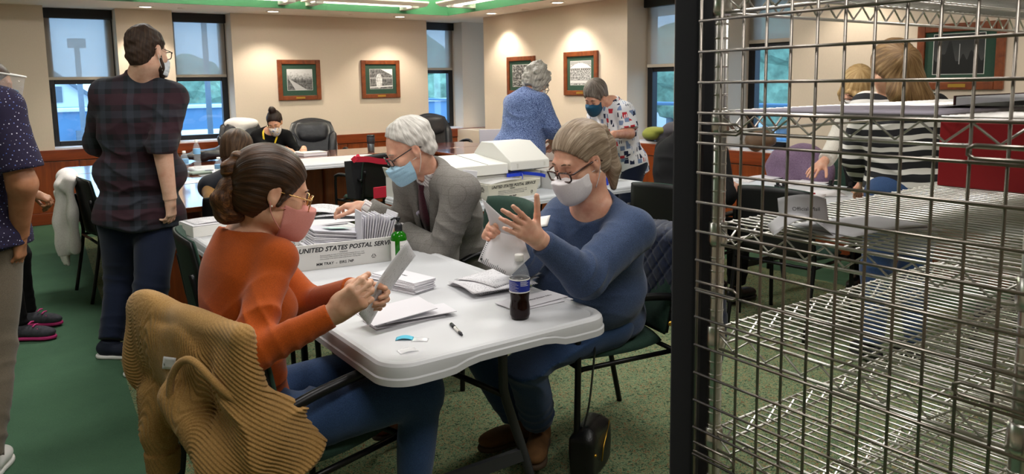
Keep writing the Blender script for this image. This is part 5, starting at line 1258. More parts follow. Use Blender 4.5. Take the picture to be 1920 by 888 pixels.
# ---- man at the left edge in a dotted polo shirt, mostly outside the frame
def build_polo():
    H = HF(PD(-95, 40, 2.95), 85, 10, 0, 1.03); root = person('person', 'man at the left edge in a purple dotted polo and khaki trousers, arm hanging', (-0.95, 2.95, 0))
    N = PD(-85, 150, 2.95); J = dict(N=N); fw, sd = stand(J, PD(-70, 440, 2.95), 75, dict(L=PZ(-30, 862, 0.09)+V(-0.27, 0.10, 0), R=PZ(-30, 862, 0.09)))
    J['SR'] = N+sd*0.20-V(0, 0, 0.07); J['SL'] = N-sd*0.20-V(0, 0, 0.07); J['SR'] = PD(-2, 205, 2.90)
    J['ER'] = PD(42, 345, 2.90); J['WR'] = PD(36, 438, 2.96); J['EL'] = J['SL']-sd*0.06-V(0, 0, 0.29); J['WL'] = J['EL']+fw*0.1-V(0, 0, 0.23)
    body(root, J, H, m_skin_t, 1.15, 1.15, [('R', V(-0.02, 0.05, -1), -sd*0.9+fw*0.2, (26, 34, 40, 46), 3, (30, 12), 0.3)], 0.009, 0.006, 0.0033, (0.058, 0.050, 0.033), nr=0.06)
    m = bpy.data.materials.new('dotted_polo'); m.use_nodes = True; t = NT(m); vec = t.coord('Object', (85, 85, 85), (0.6, 0.2, 0.7))
    v = t.new('ShaderNodeTexVoronoi'); v.inputs['Scale'].default_value = 1.0; v.inputs['Randomness'].default_value = 0.0; t.link(vec, v.inputs['Vector'])
    wn = t.new('ShaderNodeTexWhiteNoise'); t.link(v.outputs['Position'], wn.inputs['Vector']); dc = t.ramp(wn.outputs['Value'], [(0.3, c('#d9d6ea')), (0.7, c('#5f78c8'))])
    t.color(t.mix(t.math('LESS_THAN', v.outputs['Distance'], 0.20), c('#221a38'), dc)); t.b.inputs['Roughness'].default_value = 0.9
    top(root, 'polo_shirt', J, m, 0.007, 0.018, 1.2, 1.2, 0.05, 0, (0.066, 0.058, 0.04), (1, 1), None, 0.0, [(J['P']+V(0.1, 0, 0.2), V(0, 0, 1), 0.08, 0.01, 0.2)], 0.004, 3, (0.80, 0.80), low=(0.03, 0.16, 0.165))
    pants(root, 'trousers', J, knit_mat('khaki_twill', '#6a6052', '#5a5144', 0.9, 0.1, 500), 0.009, 0.02, 1.12, 0.98, 0.08, 4, 0.18)
    for s_ in 'LR': shoe('shoe', J['A'+s_], (0.3, 0.9), m_white, m_white, root, 1.08)
    mkhair(root, H, MATS['hair_dark_short'], 0.008, 0.012, amp=0); own(root)
build_polo()

# ---- person behind him: face shield, leggings and pink-trimmed sneakers
def build_sneaker():
    H = HF(PD(-14, 158, 4.5), -12, 12, 0, 1.0); root = person('person', 'person with a clear face shield, black leggings and pink-soled sneakers, behind the dotted polo', (-0.05, 5.3, 0))
    N = H.c+V(-0.05, 0.0, -0.16); J = dict(N=N); fw, sd = stand(J, V(N[0]-0.02, N[1], 0.86), -12, dict(R=PZ(40, 610, 0.09), L=PZ(58, 586, 0.09)))
    J['SR'] = N+sd*0.17+V(0, 0, -0.06); J['SL'] = N-sd*0.17+V(0, 0, -0.06)
    J['WR'] = PD(60, 362, 4.38); J['WL'] = J['WR']+V(0.0, 0.13, -0.02); J['ER'] = ik(J['SR'], J['WR'], 0.28, 0.25, J['SR']+V(-0.2, -0.1, -1)); J['EL'] = ik(J['SL'], J['WL'], 0.28, 0.25, J['SL']+V(-0.2, 0.1, -1))
    body(root, J, H, m_skin_t, 0.95, 0.95, [('R', V(0.9, -0.1, -0.45), V(0.2, 0.3, -0.9), (40, 46, 52, 58), 3, (35, 12), 0.4), ('L', V(0.8, -0.3, -0.4), V(0.1, -0.2, -0.9), (40, 44, 48, 52), 3, (35, 12), 0.4)], 0.011, 0.006, 0.004)
    top(root, 'denim_jacket', J, knit_mat('jacket_denim', '#2b3a55', '#202d45', 0.9), 0.009, 0.014, cuff=(0.97, 0.97))
    pants(root, 'leggings', J, knit_mat('black_legging', '#0d0d0f', '#070708', 0.85, sheen=0.0), 0.008, -0.002, 0.9, 0.98)
    m_u = mat('grey_mesh_shoe', '#3a3a40', 0.85, var=0.3, vscale=60); m_s = mat('pink_sole', '#b3276a', 0.6)
    for s_, q in (('R', 0.98), ('L', 0.94)):
        d = nrm(V(0.86, -0.5, 0)); n = V(0.5, 0.86, 0); o = shoe('sneaker', J['A'+s_], d, m_u, m_s, root, q)
        for k in range(3):
            b_ = J['A'+s_]+d*(0.055+0.024*k)+V(0, 0, 0.014-0.016*k); MB().tube([b_-n*0.03, b_+V(0, 0, 0.006), b_+n*0.03], 0.0045, 5).build('lace', mat('pink_lace', '#d23f86', 0.7), root)
    mkhair(root, H, MATS['hair_brown'], 0.008, 0.014, amp=0)
    sdf_obj('face_mask', mask_sdf(H, 0.010), 0.006, knit_mat('blue_mask', '#3f74a0', '#35668e', 0.9), root)
    m_sh = mat('clear_shield', '#f4f6f8', 0.04, alpha=0.16, spec=0.9); rows = []
    for u_ in (0.075, 0.0, -0.07, -0.15): rows.append([H.P(0.115*math.sin(a), 0.02+0.135*math.cos(a), u_) for a in np.linspace(-1.4, 1.4, 15)])
    MB().grid(rows).build('face_shield', m_sh, root, solid=0.0015)
    MB().tube([H.P(0.118*math.sin(a), 0.02+0.138*math.cos(a), 0.075) for a in np.linspace(-1.5, 1.5, 15)], 0.006, 6).build('shield_band', m_white, root); own(root)
build_sneaker()

# ---- woman with a yellow lanyard at the far table
def build_lanyard():
    H = HF(PY(515, 229, 8.62), 240, 34, -4, 0.98); root = person('person', 'dark-haired woman with a top bun, floral mask and yellow lanyard, at the far table', (2.55, 8.75, 0))
    N = PY(508, 243, 8.72)+V(0, 0, -0.01); J = dict(N=N, P=V(N[0]-0.02, 8.80, 0.56)); a = V(0.86, 0.5, 0); J['SR'] = N+V(-0.15, 0.06, -0.07); J['SL'] = N+V(0.15, -0.06, -0.07)
    J['WR'] = V(N[0]+0.02, 8.33, 0.79); J['WL'] = V(N[0]+0.22, 8.28, 0.79); J['ER'] = ik(J['SR'], J['WR'], 0.28, 0.25, J['SR']+V(-0.4, 0, -1)); J['EL'] = ik(J['SL'], J['WL'], 0.28, 0.25, J['SL']+V(0.4, 0, -1))
    J.update(HR=J['P']+V(-0.1, 0, -.02), HL=J['P']+V(0.1, 0, -.02), KR=V(N[0]-0.1, 8.4, 0.5), KL=V(N[0]+0.1, 8.4, 0.5), AR=V(N[0]-0.1, 8.45, 0.1), AL=V(N[0]+0.1, 8.45, 0.1))
    body(root, J, H, m_skin_l, 0.95, 0.95, [('R', V(0.4, -0.8, -0.1), V(0.1, 0, -1), (30, 30, 34, 38), 3, (35, 12), 0.4), ('L', V(-0.3, -0.8, -0.1), V(0, 0, -1), (30, 30, 34, 38), 3, (35, 12), 0.4)], 0.012, 0.0055, 0.005)
    top(root, 'sweater', J, knit_mat('black_knit', '#0c0c0e', '#060607', 0.9, sheen=0.0), 0.010, 0.013, cuff=(0.97, 0.97)); pants(root, 'trousers', J, MATS['black_legging'], 0.014)
    def bun(S, H): S.ell(H.P(0, -0.03, 0.150), V(0.042, 0.045, 0.045), H.R, 0.02); S.chain([H.P(0.05, 0.03, 0.05), H.P(0.078, 0.03, -0.03)], [0.012, 0.006], 0.01)
    mkhair(root, H, hair_mat('hair_darkest', ('#150d0a', '#241712', '#3a261c'), 0.5), 0.006, 0.012, ((0.078, 0.076), (0.012, -0.02)), -0.08, 'back', 0.0012, 40, bun)
    m = bpy.data.materials.new('floral_mask'); m.use_nodes = True; t = NT(m); t.color(t.ramp(t.noise(t.coord('Object'), 42, 2), [(0.38, c('#8a96b4')), (0.46, c('#e6dfd8')), (0.6, c('#e9e4de')), (0.66, c('#c8a24e'))])); t.b.inputs['Roughness'].default_value = 0.9
    sdf_obj('face_mask', mask_sdf(H, 0.010, -0.016, -0.130, 0.02), 0.006, m, root, None, None, 1); glasses(H, m_goldspec, m_lensglass, root, 0.027, 0.02, 0.0018, 0.0, 0.112); face_lines(H, root, m_lash)
    fw, up, sd = J['fw'], J['up'], J['sd']; my = mat('yellow_lanyard', '#e8c40e', 0.6)
    for g in (-1, 1): MB().tube(smooth_path([N+sd*g*0.075+up*0.02-fw*0.02, N+sd*g*0.075-up*0.04+fw*0.10, N+sd*g*0.01-up*0.30+fw*0.16], 5), 0.01, 4, rect=(0.006, 0.018)).build('lanyard', my, root)
    raw('name_sticker', [N+fw*0.135-up*0.16-sd*0.06, N+fw*0.13-up*0.16-sd*0.15, N+fw*0.13-up*0.21-sd*0.15, N+fw*0.135-up*0.21-sd*0.06], [(0, 1, 2, 3)], m_white, root); own(root)
build_lanyard()

# ---- child with tan sleeves at the near end of the conference table
def build_child():
    H = HF(PD(447, 283, 4.75), 40, 20, 0, 0.98); root = person('person', 'brown-haired person in tan sleeves and dark vest, back turned, at the conference table end', (1.3, 4.78, 0))
    N = H.c+V(-0.06, -0.06, -0.16); J = dict(N=N, P=V(N[0]-0.06, N[1]-0.08, 0.55)); J['SL'] = N+V(-0.11, 0.10, -0.06); J['SR'] = N+V(0.11, -0.10, -0.06)
    J['EL'] = PD(405, 396, 4.42); J['WL'] = PD(428, 374, 4.70); J['ER'] = J['SR']+V(0.12, 0, -0.22); J['WR'] = J['ER']+V(0.05, 0.2, 0.04)
    J.update(HL=J['P']+V(-0.07, 0.07, -.02), HR=J['P']+V(0.07, -0.07, -.02), KL=V(1.35, 5.1, 0.5), KR=V(1.5, 5.0, 0.5), AL=V(1.3, 5.05, 0.1), AR=V(1.45, 4.95, 0.1))
    body(root, J, H, m_skin_l, 0.82, 0.85, [('L', V(0.4, 0.8, 0.1), V(0, 0, -1), (30, 30, 30, 30), 3, (30, 10), 0.4)], 0.012, 0.007, 0.005)
    top(root, 'tan_shirt', J, knit_mat('tan_knit', '#a4793f', '#8d6630', 0.9), 0.009, 0.010, 0.82, 0.85, arm=(0.046, 0.042, 0.03), cuff=(0.97, 0.97))
    V_ = Sdf(); torso_sdf(V_, J, 0.022, 0.82, 0.85); V_.half(J['P']-V(0, 0, 0.05), V(0, 0, -1)); sdf_obj('vest', V_, 0.010, knit_mat('navy_vest', '#141a28', '#0e1320', 0.8), root); pants(root, 'trousers', J, m_denim_dark, 0.012, 0.0, 0.85)
    for s_ in 'LR': shoe('shoe', J['A'+s_], (0.4, 0.8), m_black, m_black, root, 0.9)
    mkhair(root, H, hair_mat('hair_mid_brown', ('#2e2015', '#4c3726', '#7a5d43'), 0.5), 0.006, 0.016, ((0.080, 0.07), (0.03, -0.04)), -0.085, 'crown', 0.0015, 40); own(root)
build_child()
stack_chair('chair of the brown-haired person in tan sleeves, mostly hidden behind the orange sweater', 1.34, 4.60, -H_+0.95, False)

# ---- woman with curly grey hair in a blue sweater, standing at the box
def build_curly():
    H = HF(PD(1006, 158, 6.2), 25, 40, 0, 1.0); root = person('person', 'woman with curly grey hair in a speckled blue sweater, standing over a white box', (3.75, 5.1, 0))
    N = PD(985, 178, 6.12); J = dict(N=N); Pv = PD(972, 285, 6.05); fw, sd = stand(J, Pv, 40, dict(L=V(Pv[0]-0.06, Pv[1]+0.12, 0.09), R=V(Pv[0]+0.04, Pv[1]-0.10, 0.09)))
    J['SR'] = PD(1012, 192, 6.02); J['SL'] = N-(J['SR']-N)*V(1, 1, 0)+V(0, 0, -0.06); J['SL'] = PD(962, 195, 6.22)
    J['ER'] = PD(1036, 236, 6.0); J['WR'] = PD(1035, 262, 6.18); J['EL'] = J['SL']+fw*0.15-V(0, 0, 0.22); J['WL'] = J['WR']+V(-0.15, 0.25, 0)
    body(root, J, H, m_skin_r, 1.05, 1.05, [('R', V(0.4, 0.5, -0.5), V(-0.4, 0.5, -0.5), (25, 25, 30, 30), 3, (30, 10), 0.4), ('L', V(0.5, 0.3, -0.4), V(0.3, -0.5, -0.5), (25, 25, 30, 30), 3, (30, 10), 0.4)], 0.012, 0.006, 0.005)
    top(root, 'sweater', J, knit_mat('speckled_blue', '#7d91bd', '#1c2d5e', 0.95, 0.2, 130, (1, 1, 1.6), 0.4), 0.008, 0.016, 1.1, 1.1, 0.04, 0.02, (0.058, 0.048, 0.034), (0.5, 0.5), None, 0.0, [(J['P']*0.5+N*0.5-fw*0.1, V(0, 0, 1), 0.09, 0.008, 0.2)], 0.006, 2, low=(0.08, 0.165, 0.175))
    pants(root, 'trousers', J, MATS['black_legging'], 0.012, 0.018, 1.05, 0.97); [shoe('shoe', J['A'+s_], fw, m_black, m_black, root, 0.95, h=0.012) for s_ in 'LR']
    mkhair(root, H, hair_mat('hair_silver', ('#77716a', '#aaa59c', '#d8d4cb'), 0.6, 0.7), 0.0055, 0.026, ((0.085, 0.07), (0.03, -0.05)), -0.10, 'crown', 0.001, 30, None, 0.01, 0.02, False, 'hair', 0.009)
    glasses(H, m_darkspec, m_lensglass, root, 0.027, 0.019, 0.0026, 0.004, 0.112); sdf_obj('face_mask', mask_sdf(H, 0.010), 0.007, m_white, root); own(root)
build_curly()

# ---- woman in a red, white and navy patterned shirt
def build_pattern():
    H = HF(PD(1116, 182, 6.45), 195, 34, 4, 1.0); root = person('person', 'short-haired woman in red, white and navy patterned shirt and teal mask, behind a box', (4.3, 4.55, 0))
    N = PD(1148, 192, 6.45); J = dict(N=N); Pv = PD(1172, 300, 6.6); fw, sd = stand(J, Pv, 190, dict(L=V(Pv[0]+0.05, Pv[1]-0.1, 0.09), R=V(Pv[0]+0.05, Pv[1]+0.1, 0.09)))
    J['SL'] = PD(1172, 208, 6.35); J['SR'] = PD(1120, 208, 6.6); J['EL'] = PD(1180, 250, 6.3); J['WL'] = PD(1150, 252, 6.1); J['ER'] = PD(1112, 250, 6.6); J['WR'] = PD(1125, 255, 6.35)
    body(root, J, H, m_skin_r, 1.05, 1.05, [('L', V(-0.7, 0.3, -0.2), V(0, 0.2, -1), (25, 25, 30, 30), 3, (30, 10), 0.4), ('R', V(-0.4, -0.3, -0.3), V(0.2, 0, -1), (25, 25, 30, 30), 3, (30, 10), 0.4)], 0.012, 0.006, 0.005, (0.05, 0.044, 0.03))
    m = bpy.data.materials.new('patterned_cotton'); m.use_nodes = True; t = NT(m); vec = t.coord('Object', (1, 1, 1), (0, 0.15, 0.6))
    v = t.new('ShaderNodeTexVoronoi', distance='CHEBYCHEV'); v.inputs['Scale'].default_value = 21; v.inputs['Randomness'].default_value = 0.75; t.link(vec, v.inputs['Vector']); g = t.sep(v.outputs['Color'])
    col = t.ramp(g[0], [(0.0, c('#1b2444')), (0.36, c('#e8e9ef')), (0.50, c('#c3313f')), (0.66, c('#1b2444')), (0.74, c('#7f93b8'))], 'CONSTANT')
    st = t.math('GREATER_THAN', t.math('FRACT', t.math('MULTIPLY', t.sep(vec)[0], 60)), 0.45); col = t.mix(t.math('MULTIPLY', st, t.math('GREATER_THAN', g[1], 0.6)), col, c('#e8e9ef'))
    col = t.mix(t.math('GREATER_THAN', v.outputs['Distance'], 0.40), col, c('#e8e9ef')); t.color(col); t.b.inputs['Roughness'].default_value = 0.9
    def coll(G): G.cone(N+V(0, 0, -0.01), N+V(0, 0, 0.035)+fw*0.015, 0.072, 0.068, 0.008, 'u', False, True); G.cone(N+fw*0.03, N+V(0, 0, 0.1)+fw*0.02, 0.056, 0.058, 0.004, 's'); G.cone(N+fw*0.12+V(0, 0, 0.02), N+fw*0.12-V(0, 0, 0.10), 0.06, 0.006, 0.006, 's')
    top(root, 'patterned_shirt', J, m, 0.007, 0.016, 1.1, 1.1, 0.05, 0.02, (0.062, 0.058, 0.034), (1, 1), None, 0.0, (), 0.004, 2, (0.8, 0.8), low=(0.10, 0.125, 0.13), extra=coll)
    pants(root, 'jeans', J, m_denim_dark, 0.012, 0.016, 1.05, 0.97); [shoe('shoe', J['A'+s_], fw, m_black, m_black, root, 0.95, h=0.012) for s_ in 'LR']
    mkhair(root, H, hair_mat('hair_pepper', ('#3b332c', '#6b6159', '#a39a90'), 0.55, 0.8), 0.0055, 0.020, ((0.088, 0.070), (0.026, -0.02)), -0.085, 'crown', 0.0009, 60, None, 0.0, 0.012)
    m_t = knit_mat('teal_mask', '#1f5270', '#17435e', 0.9); sdf_obj('face_mask', mask_sdf(H, 0.011), 0.006, m_t, root, None, None, 1); face_lines(H, root, m_lash); own(root)
build_pattern()

# ---- seated man in black, behind the partition edge
def build_black():
    H = HF(PD(1302, 196, 5.0), 5, 25, 0, 1.03); root = person('person', 'man in a black shirt, back turned, half hidden by the dark panel', (3.6, 3.27, 0))
    N = PD(1284, 252, 4.92); J = dict(N=N, P=V(3.62, 3.30, 0.56)); J['SL'] = N+V(0.05, 0.19, -0.12); J['SR'] = N+V(0.07, -0.19, -0.12)
    J['WL'] = PZ(1345, 340, 0.80); J['WR'] = PZ(1378, 352, 0.79); J['EL'] = ik(J['SL'], J['WL'], 0.31, 0.27, J['SL']+V(0, 0.5, -1)); J['ER'] = ik(J['SR'], J['WR'], 0.31, 0.27, J['SR']+V(0, -0.5, -1))
    J.update(HL=J['P']+V(0, 0.1, -.02), HR=J['P']+V(0, -0.1, -.02), KL=J['P']+V(0.44, 0.12, 0), KR=J['P']+V(0.44, -0.12, 0), AL=J['P']+V(0.42, 0.12, -0.46), AR=J['P']+V(0.42, -0.12, -0.46))
    body(root, J, H, m_skin_r, 1.12, 1.15, [('R', V(1, 0.25, -0.05), V(0, 0, -1), (20, 22, 26, 30), 5, (30, 10), 0.3), ('L', V(1, -0.2, 0.0), V(0, 0, -1), (25, 28, 30, 30), 4, (30, 10), 0.3)], 0.012, 0.007, 0.004, (0.054, 0.048, 0.031))
    top(root, 'black_shirt', J, knit_mat('black_jersey', '#131315', '#0c0c0e', 0.85, sheen=0.0), 0.009, 0.018, 1.3, 1.25, 0.06, 0, (0.068, 0.058, 0.04), (0.1, 0.1), ((0.04, 0.06), (0.075, 0.07, 0.05)), 0.08, [(J['P']*0.5+N*0.5-V(0.1, 0.05, 0), V(0, 0, 1), 0.1, 0.01, 0.2)], 0.005)
    pants(root, 'trousers', J, MATS['black_legging'], 0.012, 0.014, 1.1); [shoe('shoe', J['A'+s_], (1, 0), m_black, m_black, root, 1.0, h=0.012) for s_ in 'LR']
    mkhair(root, H, MATS['hair_pepper'], 0.007, 0.012); own(root)
build_black()

# ---- blonde woman in white and striped woman beyond the mesh
def build_blonde():
    H = HF(PD(1606, 168, 4.75), 205, 44, 10, 0.98); root = person('person', 'blonde woman in a white sweater leaning over the papers table, seen through the mesh', (4.95, 2.75, 0))
    N = PD(1622, 205, 4.95); J = dict(N=N); Pv = PD(1640, 300, 5.15); fw, sd = stand(J, Pv, 190, dict(L=V(Pv[0]+0.05, Pv[1]-0.1, 0.09), R=V(Pv[0]+0.05, Pv[1]+0.1, 0.09)))
    J['SR'] = PD(1588, 222, 5.0); J['SL'] = PD(1655, 222, 4.9); J['WR'] = PD(1545, 303, 4.75); J['ER'] = PD(1572, 262, 4.95); J['EL'] = PD(1652, 280, 4.8); J['WL'] = PD(1630, 330, 4.6)
    body(root, J, H, m_skin_r, 1.02, 1.05, [('R', PD(1525, 318, 4.7)-J['WR'], V(0, 0.2, -1), (8, 10, 14, 18), 9, (45, 8), 0.2), ('L', V(-0.5, -0.1, -0.5), V(-0.2, 0.2, -1), (25, 25, 30, 30), 3, (30, 10), 0.4)], 0.012, 0.005, 0.004)
    top(root, 'white_sweater', J, knit_mat('white_knit', '#dcd8cf', '#c9c4ba', 0.95, 0.05, 200), 0.008, 0.015, 1.08, 1.08, 0.03, 0.02, (0.054, 0.046, 0.032), (0.93, 0.93), ((0.05, 0.03), (0.08, 0.08, 0.06)), 0.06, (), 0.005)
    pants(root, 'trousers', J, MATS['black_legging'], 0.012); [shoe('shoe', J['A'+s_], fw, m_black, m_black, root, 0.95, h=0.012) for s_ in 'LR']
    def sides(S, H):
        for g in (-1, 1): S.chain([H.P(g*0.078, 0.01, 0.04), H.P(g*0.088, 0.015, -0.03), H.P(g*0.082, 0.02, -0.09)], [0.016, 0.018, 0.010], 0.015)
        S.chain([H.P(-0.05, 0.088, 0.062), H.P(0, 0.098, 0.052), H.P(0.05, 0.088, 0.062)], [0.012, 0.014, 0.012], 0.015)
    mkhair(root, H, hair_mat('hair_blonde', ('#8a6a42', '#bd9a68', '#e0c594'), 0.5), 0.005, 0.020, ((0.092, 0.060), (0.03, -0.03)), -0.10, 'crown', 0.0009, 60, sides, 0.0, 0.01, False)
    glasses(H, m_brownspec, m_lensglass, root, 0.027, 0.018, 0.0024, 0.0, 0.112); sdf_obj('face_mask', mask_sdf(H, 0.010), 0.005, m_white, root, None, None, 1); face_lines(H, root, m_lash); own(root)
build_blonde()
def build_striped():
    H = HF(PD(1668, 128, 3.807), 52, 30, -8, 1.0); root = person('person', 'long-haired woman in a black and white striped top, back turned, seen through the mesh', (4.0, 2.15, 0))
    N = PD(1690, 190, 3.779); J = dict(N=N); Pv = PD(1698, 352, 3.807); fw, sd = stand(J, Pv, 62, dict(L=V(Pv[0]-0.1, Pv[1]+0.08, 0.09), R=V(Pv[0]+0.08, Pv[1]-0.05, 0.09)))
    J['SL'] = PD(1628, 200, 3.854); J['SR'] = PD(1748, 205, 3.741); J['EL'] = PD(1598, 290, 3.948); J['WL'] = PD(1622, 345, 4.183); J['ER'] = PD(1762, 290, 3.854); J['WR'] = PD(1728, 330, 4.089)
    body(root, J, H, m_skin_l, 1.02, 1.02, [('L', V(0.3, 0.5, -0.4), V(0.3, -0.2, -1), (25, 25, 30, 30), 3, (30, 10), 0.4), ('R', V(0.3, 0.8, -0.2), V(0, 0, -1), (25, 25, 30, 30), 3, (30, 10), 0.4)], 0.012, 0.006, 0.005)
    m = bpy.data.materials.new('striped_jersey'); m.use_nodes = True; t = NT(m); vec = t.coord('Object'); z = t.math('ADD', t.sep(vec)[2], t.math('MULTIPLY', t.noise(vec, 3.5, 2), 0.07))
    q = t.math('FRACT', t.math('MULTIPLY', z, 1/0.056)); t.color(t.mix(t.math('GREATER_THAN', q, 0.58), c('#1d1d21'), c('#dcd8d2'))); t.b.inputs['Roughness'].default_value = 0.9
    top(root, 'striped_top', J, m, 0.007, 0.015, 1.1, 1.08, 0.02, 0.01, (0.054, 0.046, 0.034), (0.6, 0.9), ((0.05, 0.03), (0.09, 0.09, 0.06)), 0.03, [(J['P']*0.5+N*0.5-fw*0.1, V(0, 0, 1), 0.09, 0.010, 0.2)], 0.006)
    pants(root, 'jeans', J, m_denim, 0.010, 0.012, 1.02, 0.95, 0.09); [shoe('shoe', J['A'+s_], fw, m_black, m_black, root, 0.92, h=0.012) for s_ in 'LR']
    def long(S, H):
        a = H.P(0.0, -0.10, 0.03); b_ = PD(1715, 178, 3.694); e = PD(1752, 197, 3.666); S.chain([a, H.P(0.02, -0.125, -0.03), b_, e], [0.060, 0.066, 0.070, 0.030], 0.03); S.chain([a, PD(1690, 172, 3.685), PD(1722, 198, 3.666)], [0.055, 0.06, 0.035], 0.03)
    hr = mkhair(root, H, hair_mat('hair_light_brown', ('#4e3822', '#7c5e3d', '#a98a60'), 0.5), 0.0055, 0.016, ((0.094, 0.070), (0.045, -0.06)), -0.13, 'back', 0.001, 60, long, 0.0, 0.0, False)
    MB().tube(smooth_path([H.P(-0.040, -0.132, 0.060), H.P(0.01, -0.146, 0.066), H.P(0.055, -0.128, 0.056)], 5), [0.007]*11, 6).build('hair_clip', mat('clip_silver', '#c7bcb8', 0.25, metal=0.7), hr); own(root)
build_striped()
# ================================================================ things on the tables
TT = 0.7345
m_paper = mat('paper_white', '#dbd9dd', 0.8); m_env = mat('envelope_white', '#d8d6db', 0.8); m_ink = mat('ink_black', '#2a2a2e', 0.7); m_ink2 = mat('ink_grey', '#8b8a8c', 0.8); m_paper2 = mat('paper_grey', '#cfcdd6', 0.85)
def print_mat(name, dots=False, dens=0.52):
    m = bpy.data.materials.new(name); m.use_nodes = True; t = NT(m); g = t.coord('Generated'); s3 = t.sep(g)
    row = t.math('FRACT', t.math('MULTIPLY', s3[1], 34)); n = t.noise(t.coord('Generated', (60, 34, 1)), 1.0, 2, 0.8); big = t.noise(t.coord('Generated', (2.2, 4, 1)), 1.3, 1)
    on = t.math('MULTIPLY', t.math('MULTIPLY', t.math('LESS_THAN', row, 0.45), t.math('GREATER_THAN', n, dens)), t.math('GREATER_THAN', big, 0.42))
    mg = t.math('MULTIPLY', t.math('LESS_THAN', t.math('ABSOLUTE', t.math('SUBTRACT', s3[0], 0.5)), 0.42), t.math('LESS_THAN', t.math('ABSOLUTE', t.math('SUBTRACT', s3[1], 0.5)), 0.45))
    on = t.math('MULTIPLY', on, mg)
    if dots:
        ed = t.math('GREATER_THAN', t.math('ABSOLUTE', t.math('SUBTRACT', s3[0], 0.5)), 0.465); d2 = t.math('MULTIPLY', ed, t.math('GREATER_THAN', t.math('FRACT', t.math('MULTIPLY', s3[1], 44)), 0.5))
        ed3 = t.math('MULTIPLY', t.math('LESS_THAN', s3[1], 0.055), t.math('GREATER_THAN', t.math('FRACT', t.math('MULTIPLY', s3[0], 30)), 0.6)); on = t.math('MAXIMUM', on, t.math('MAXIMUM', d2, ed3))
    t.color(t.mix(t.math('MULTIPLY', on, 0.75), c('#dad8dc'), c('#3a3a40'))); t.b.inputs['Roughness'].default_value = 0.8; return m
m_print = print_mat('printed_sheet'); m_ballot = print_mat('ballot_sheet', True, 0.55)
def sheet(name, M, L, W, m, lab=None, cat='paper', group=None, bend=0.0, curl=0.0, th=0.0006, parent=None, n=10, fold=0.0):
    """thin sheet in the frame M: x along L, y along W; bend arches it, curl lifts the far end"""
    mb = MB(); P_ = []
    for i in range(n+1):
        r_ = []
        for j in range(7):
            u_, v_ = i/n, j/6; z = bend*math.sin(math.pi*u_)+curl*u_*u_+fold*abs(v_-0.5)*0.6
            r_.append(tuple(M @ Vector((u_*L, v_*W, z))))
        P_.append(r_)
    mb.grid(P_); o = mb.build(name, m, parent, solid=th, solid_off=1.0)
    if lab: tag(o, lab, cat, group)
    return o
def envelope(M, L, W, lab, group, th=0.003, parent=None, txt=None, name='envelope', m=None, flap=True):
    mb = MB(); mb.box((0, 0, 0), (L, W, th)); o = mb.build(name, m or m_env, parent, 0.0008, 1)
    o.data.transform(M)
    if lab: tag(o, lab, 'envelope', group)
    if txt: text('lettering', txt, W*0.11, M @ Matrix.Translation((L*0.42, W*0.46, th+0.0002)), m_ink, o)
    return o
def corner(p0, p1, p2): return frameM(p0, np.asarray(p1)-p0, np.asarray(p2)-p0)
rg = random.Random(7)
# front letters by the orange-sweater woman
A0, A1, A2 = PZ(700, 616, TT), PZ(826, 590, TT), PZ(672, 585, TT)
base = corner(A0, A1, A2)
lab_fl = ['lowest envelope of the loose pile in front of the letter reader', 'second envelope up in the loose pile in front of the letter reader', 'third envelope up in the loose pile in front of the letter reader', 'fourth envelope up in the loose pile, sticking out to the right']
for k in range(4):
    M_ = base @ Matrix.Translation((0.012*k-0.005*(k == 2), -0.018+0.012*(k % 3), 0.0005+0.0042*k)) @ Matrix.Rotation(math.radians((-2, 5, 1, -5)[k]), 4, 'Z')
    envelope(M_, 0.24, 0.105, lab_fl[k], 'loose envelopes at the table corner')
B0 = PZ(700, 612, TT+0.026); B1 = PZ(822, 578, TT+0.030); B2 = PZ(676, 583, TT+0.045)
envelope(corner(B0, B1, B2), 0.24, 0.108, 'topmost blank envelope, propped up on the loose pile at the table corner', 'loose envelopes at the table corner', 0.003)
# neat stack of envelopes right of her hands
P1, P2, P3 = PZ(778, 556, TT), PZ(832, 545, TT), PZ(752, 512, TT)
d1 = nrm(PZ(826, 520, TT)-PZ(778, 534, TT)); d2 = nrm(V(-d1[1], d1[0], 0)); o0 = PZ(776, 553, TT)
for k in range(11):
    a = math.radians(rg.uniform(-3, 3)); M_ = frameM(o0+d1*rg.uniform(-0.004, 0.006)+d2*rg.uniform(-0.006, 0.006)+V(0, 0, 0.0005+0.0038*k), d2*math.cos(a)+d1*math.sin(a), -d1) 
    M_ = M_ @ Matrix.Translation((0, -0.105, 0)) if False else frameM(o0+d1*(0.105+rg.uniform(-0.004, 0.006))+d2*rg.uniform(-0.006, 0.006)+V(0, 0, 0.0005+0.0038*k), d2*math.cos(a)+d1*math.sin(a), -d1)
    envelope(M_, 0.24, 0.105, 'envelope in the neat stack mid-table, %s' % ('topmost' if k == 10 else '%s up from the bottom' % ('one two three four five six seven eight nine ten'.split()[k])), 'neat stack of envelopes', 0.0036, None, 'Official Election Mail' if k == 10 else None)
# ballots behind the cola bottle
C0, C1, C2 = PZ(838, 534, TT), PZ(905, 556, TT), PZ(884, 509, TT)
for k in range(5):
    a = math.radians((0, -7, 5, -12, 8)[k]); M_ = corner(C0, C1, C2) @ Matrix.Translation((0.004*k, 0.006*k-0.02*(k == 3), 0.0008+0.005*k)) @ Matrix.Rotation(a, 4, 'Z')
    sheet('ballot', M_, 0.21, 0.26, m_ballot, 'folded printed ballot in the pile left of the cola bottle, %s' % ('lowest', 'second from the bottom', 'middle one', 'second from the top', 'topmost')[k], 'ballot', 'ballots beside the cola bottle', 0.010, 0.004, 0.0012)
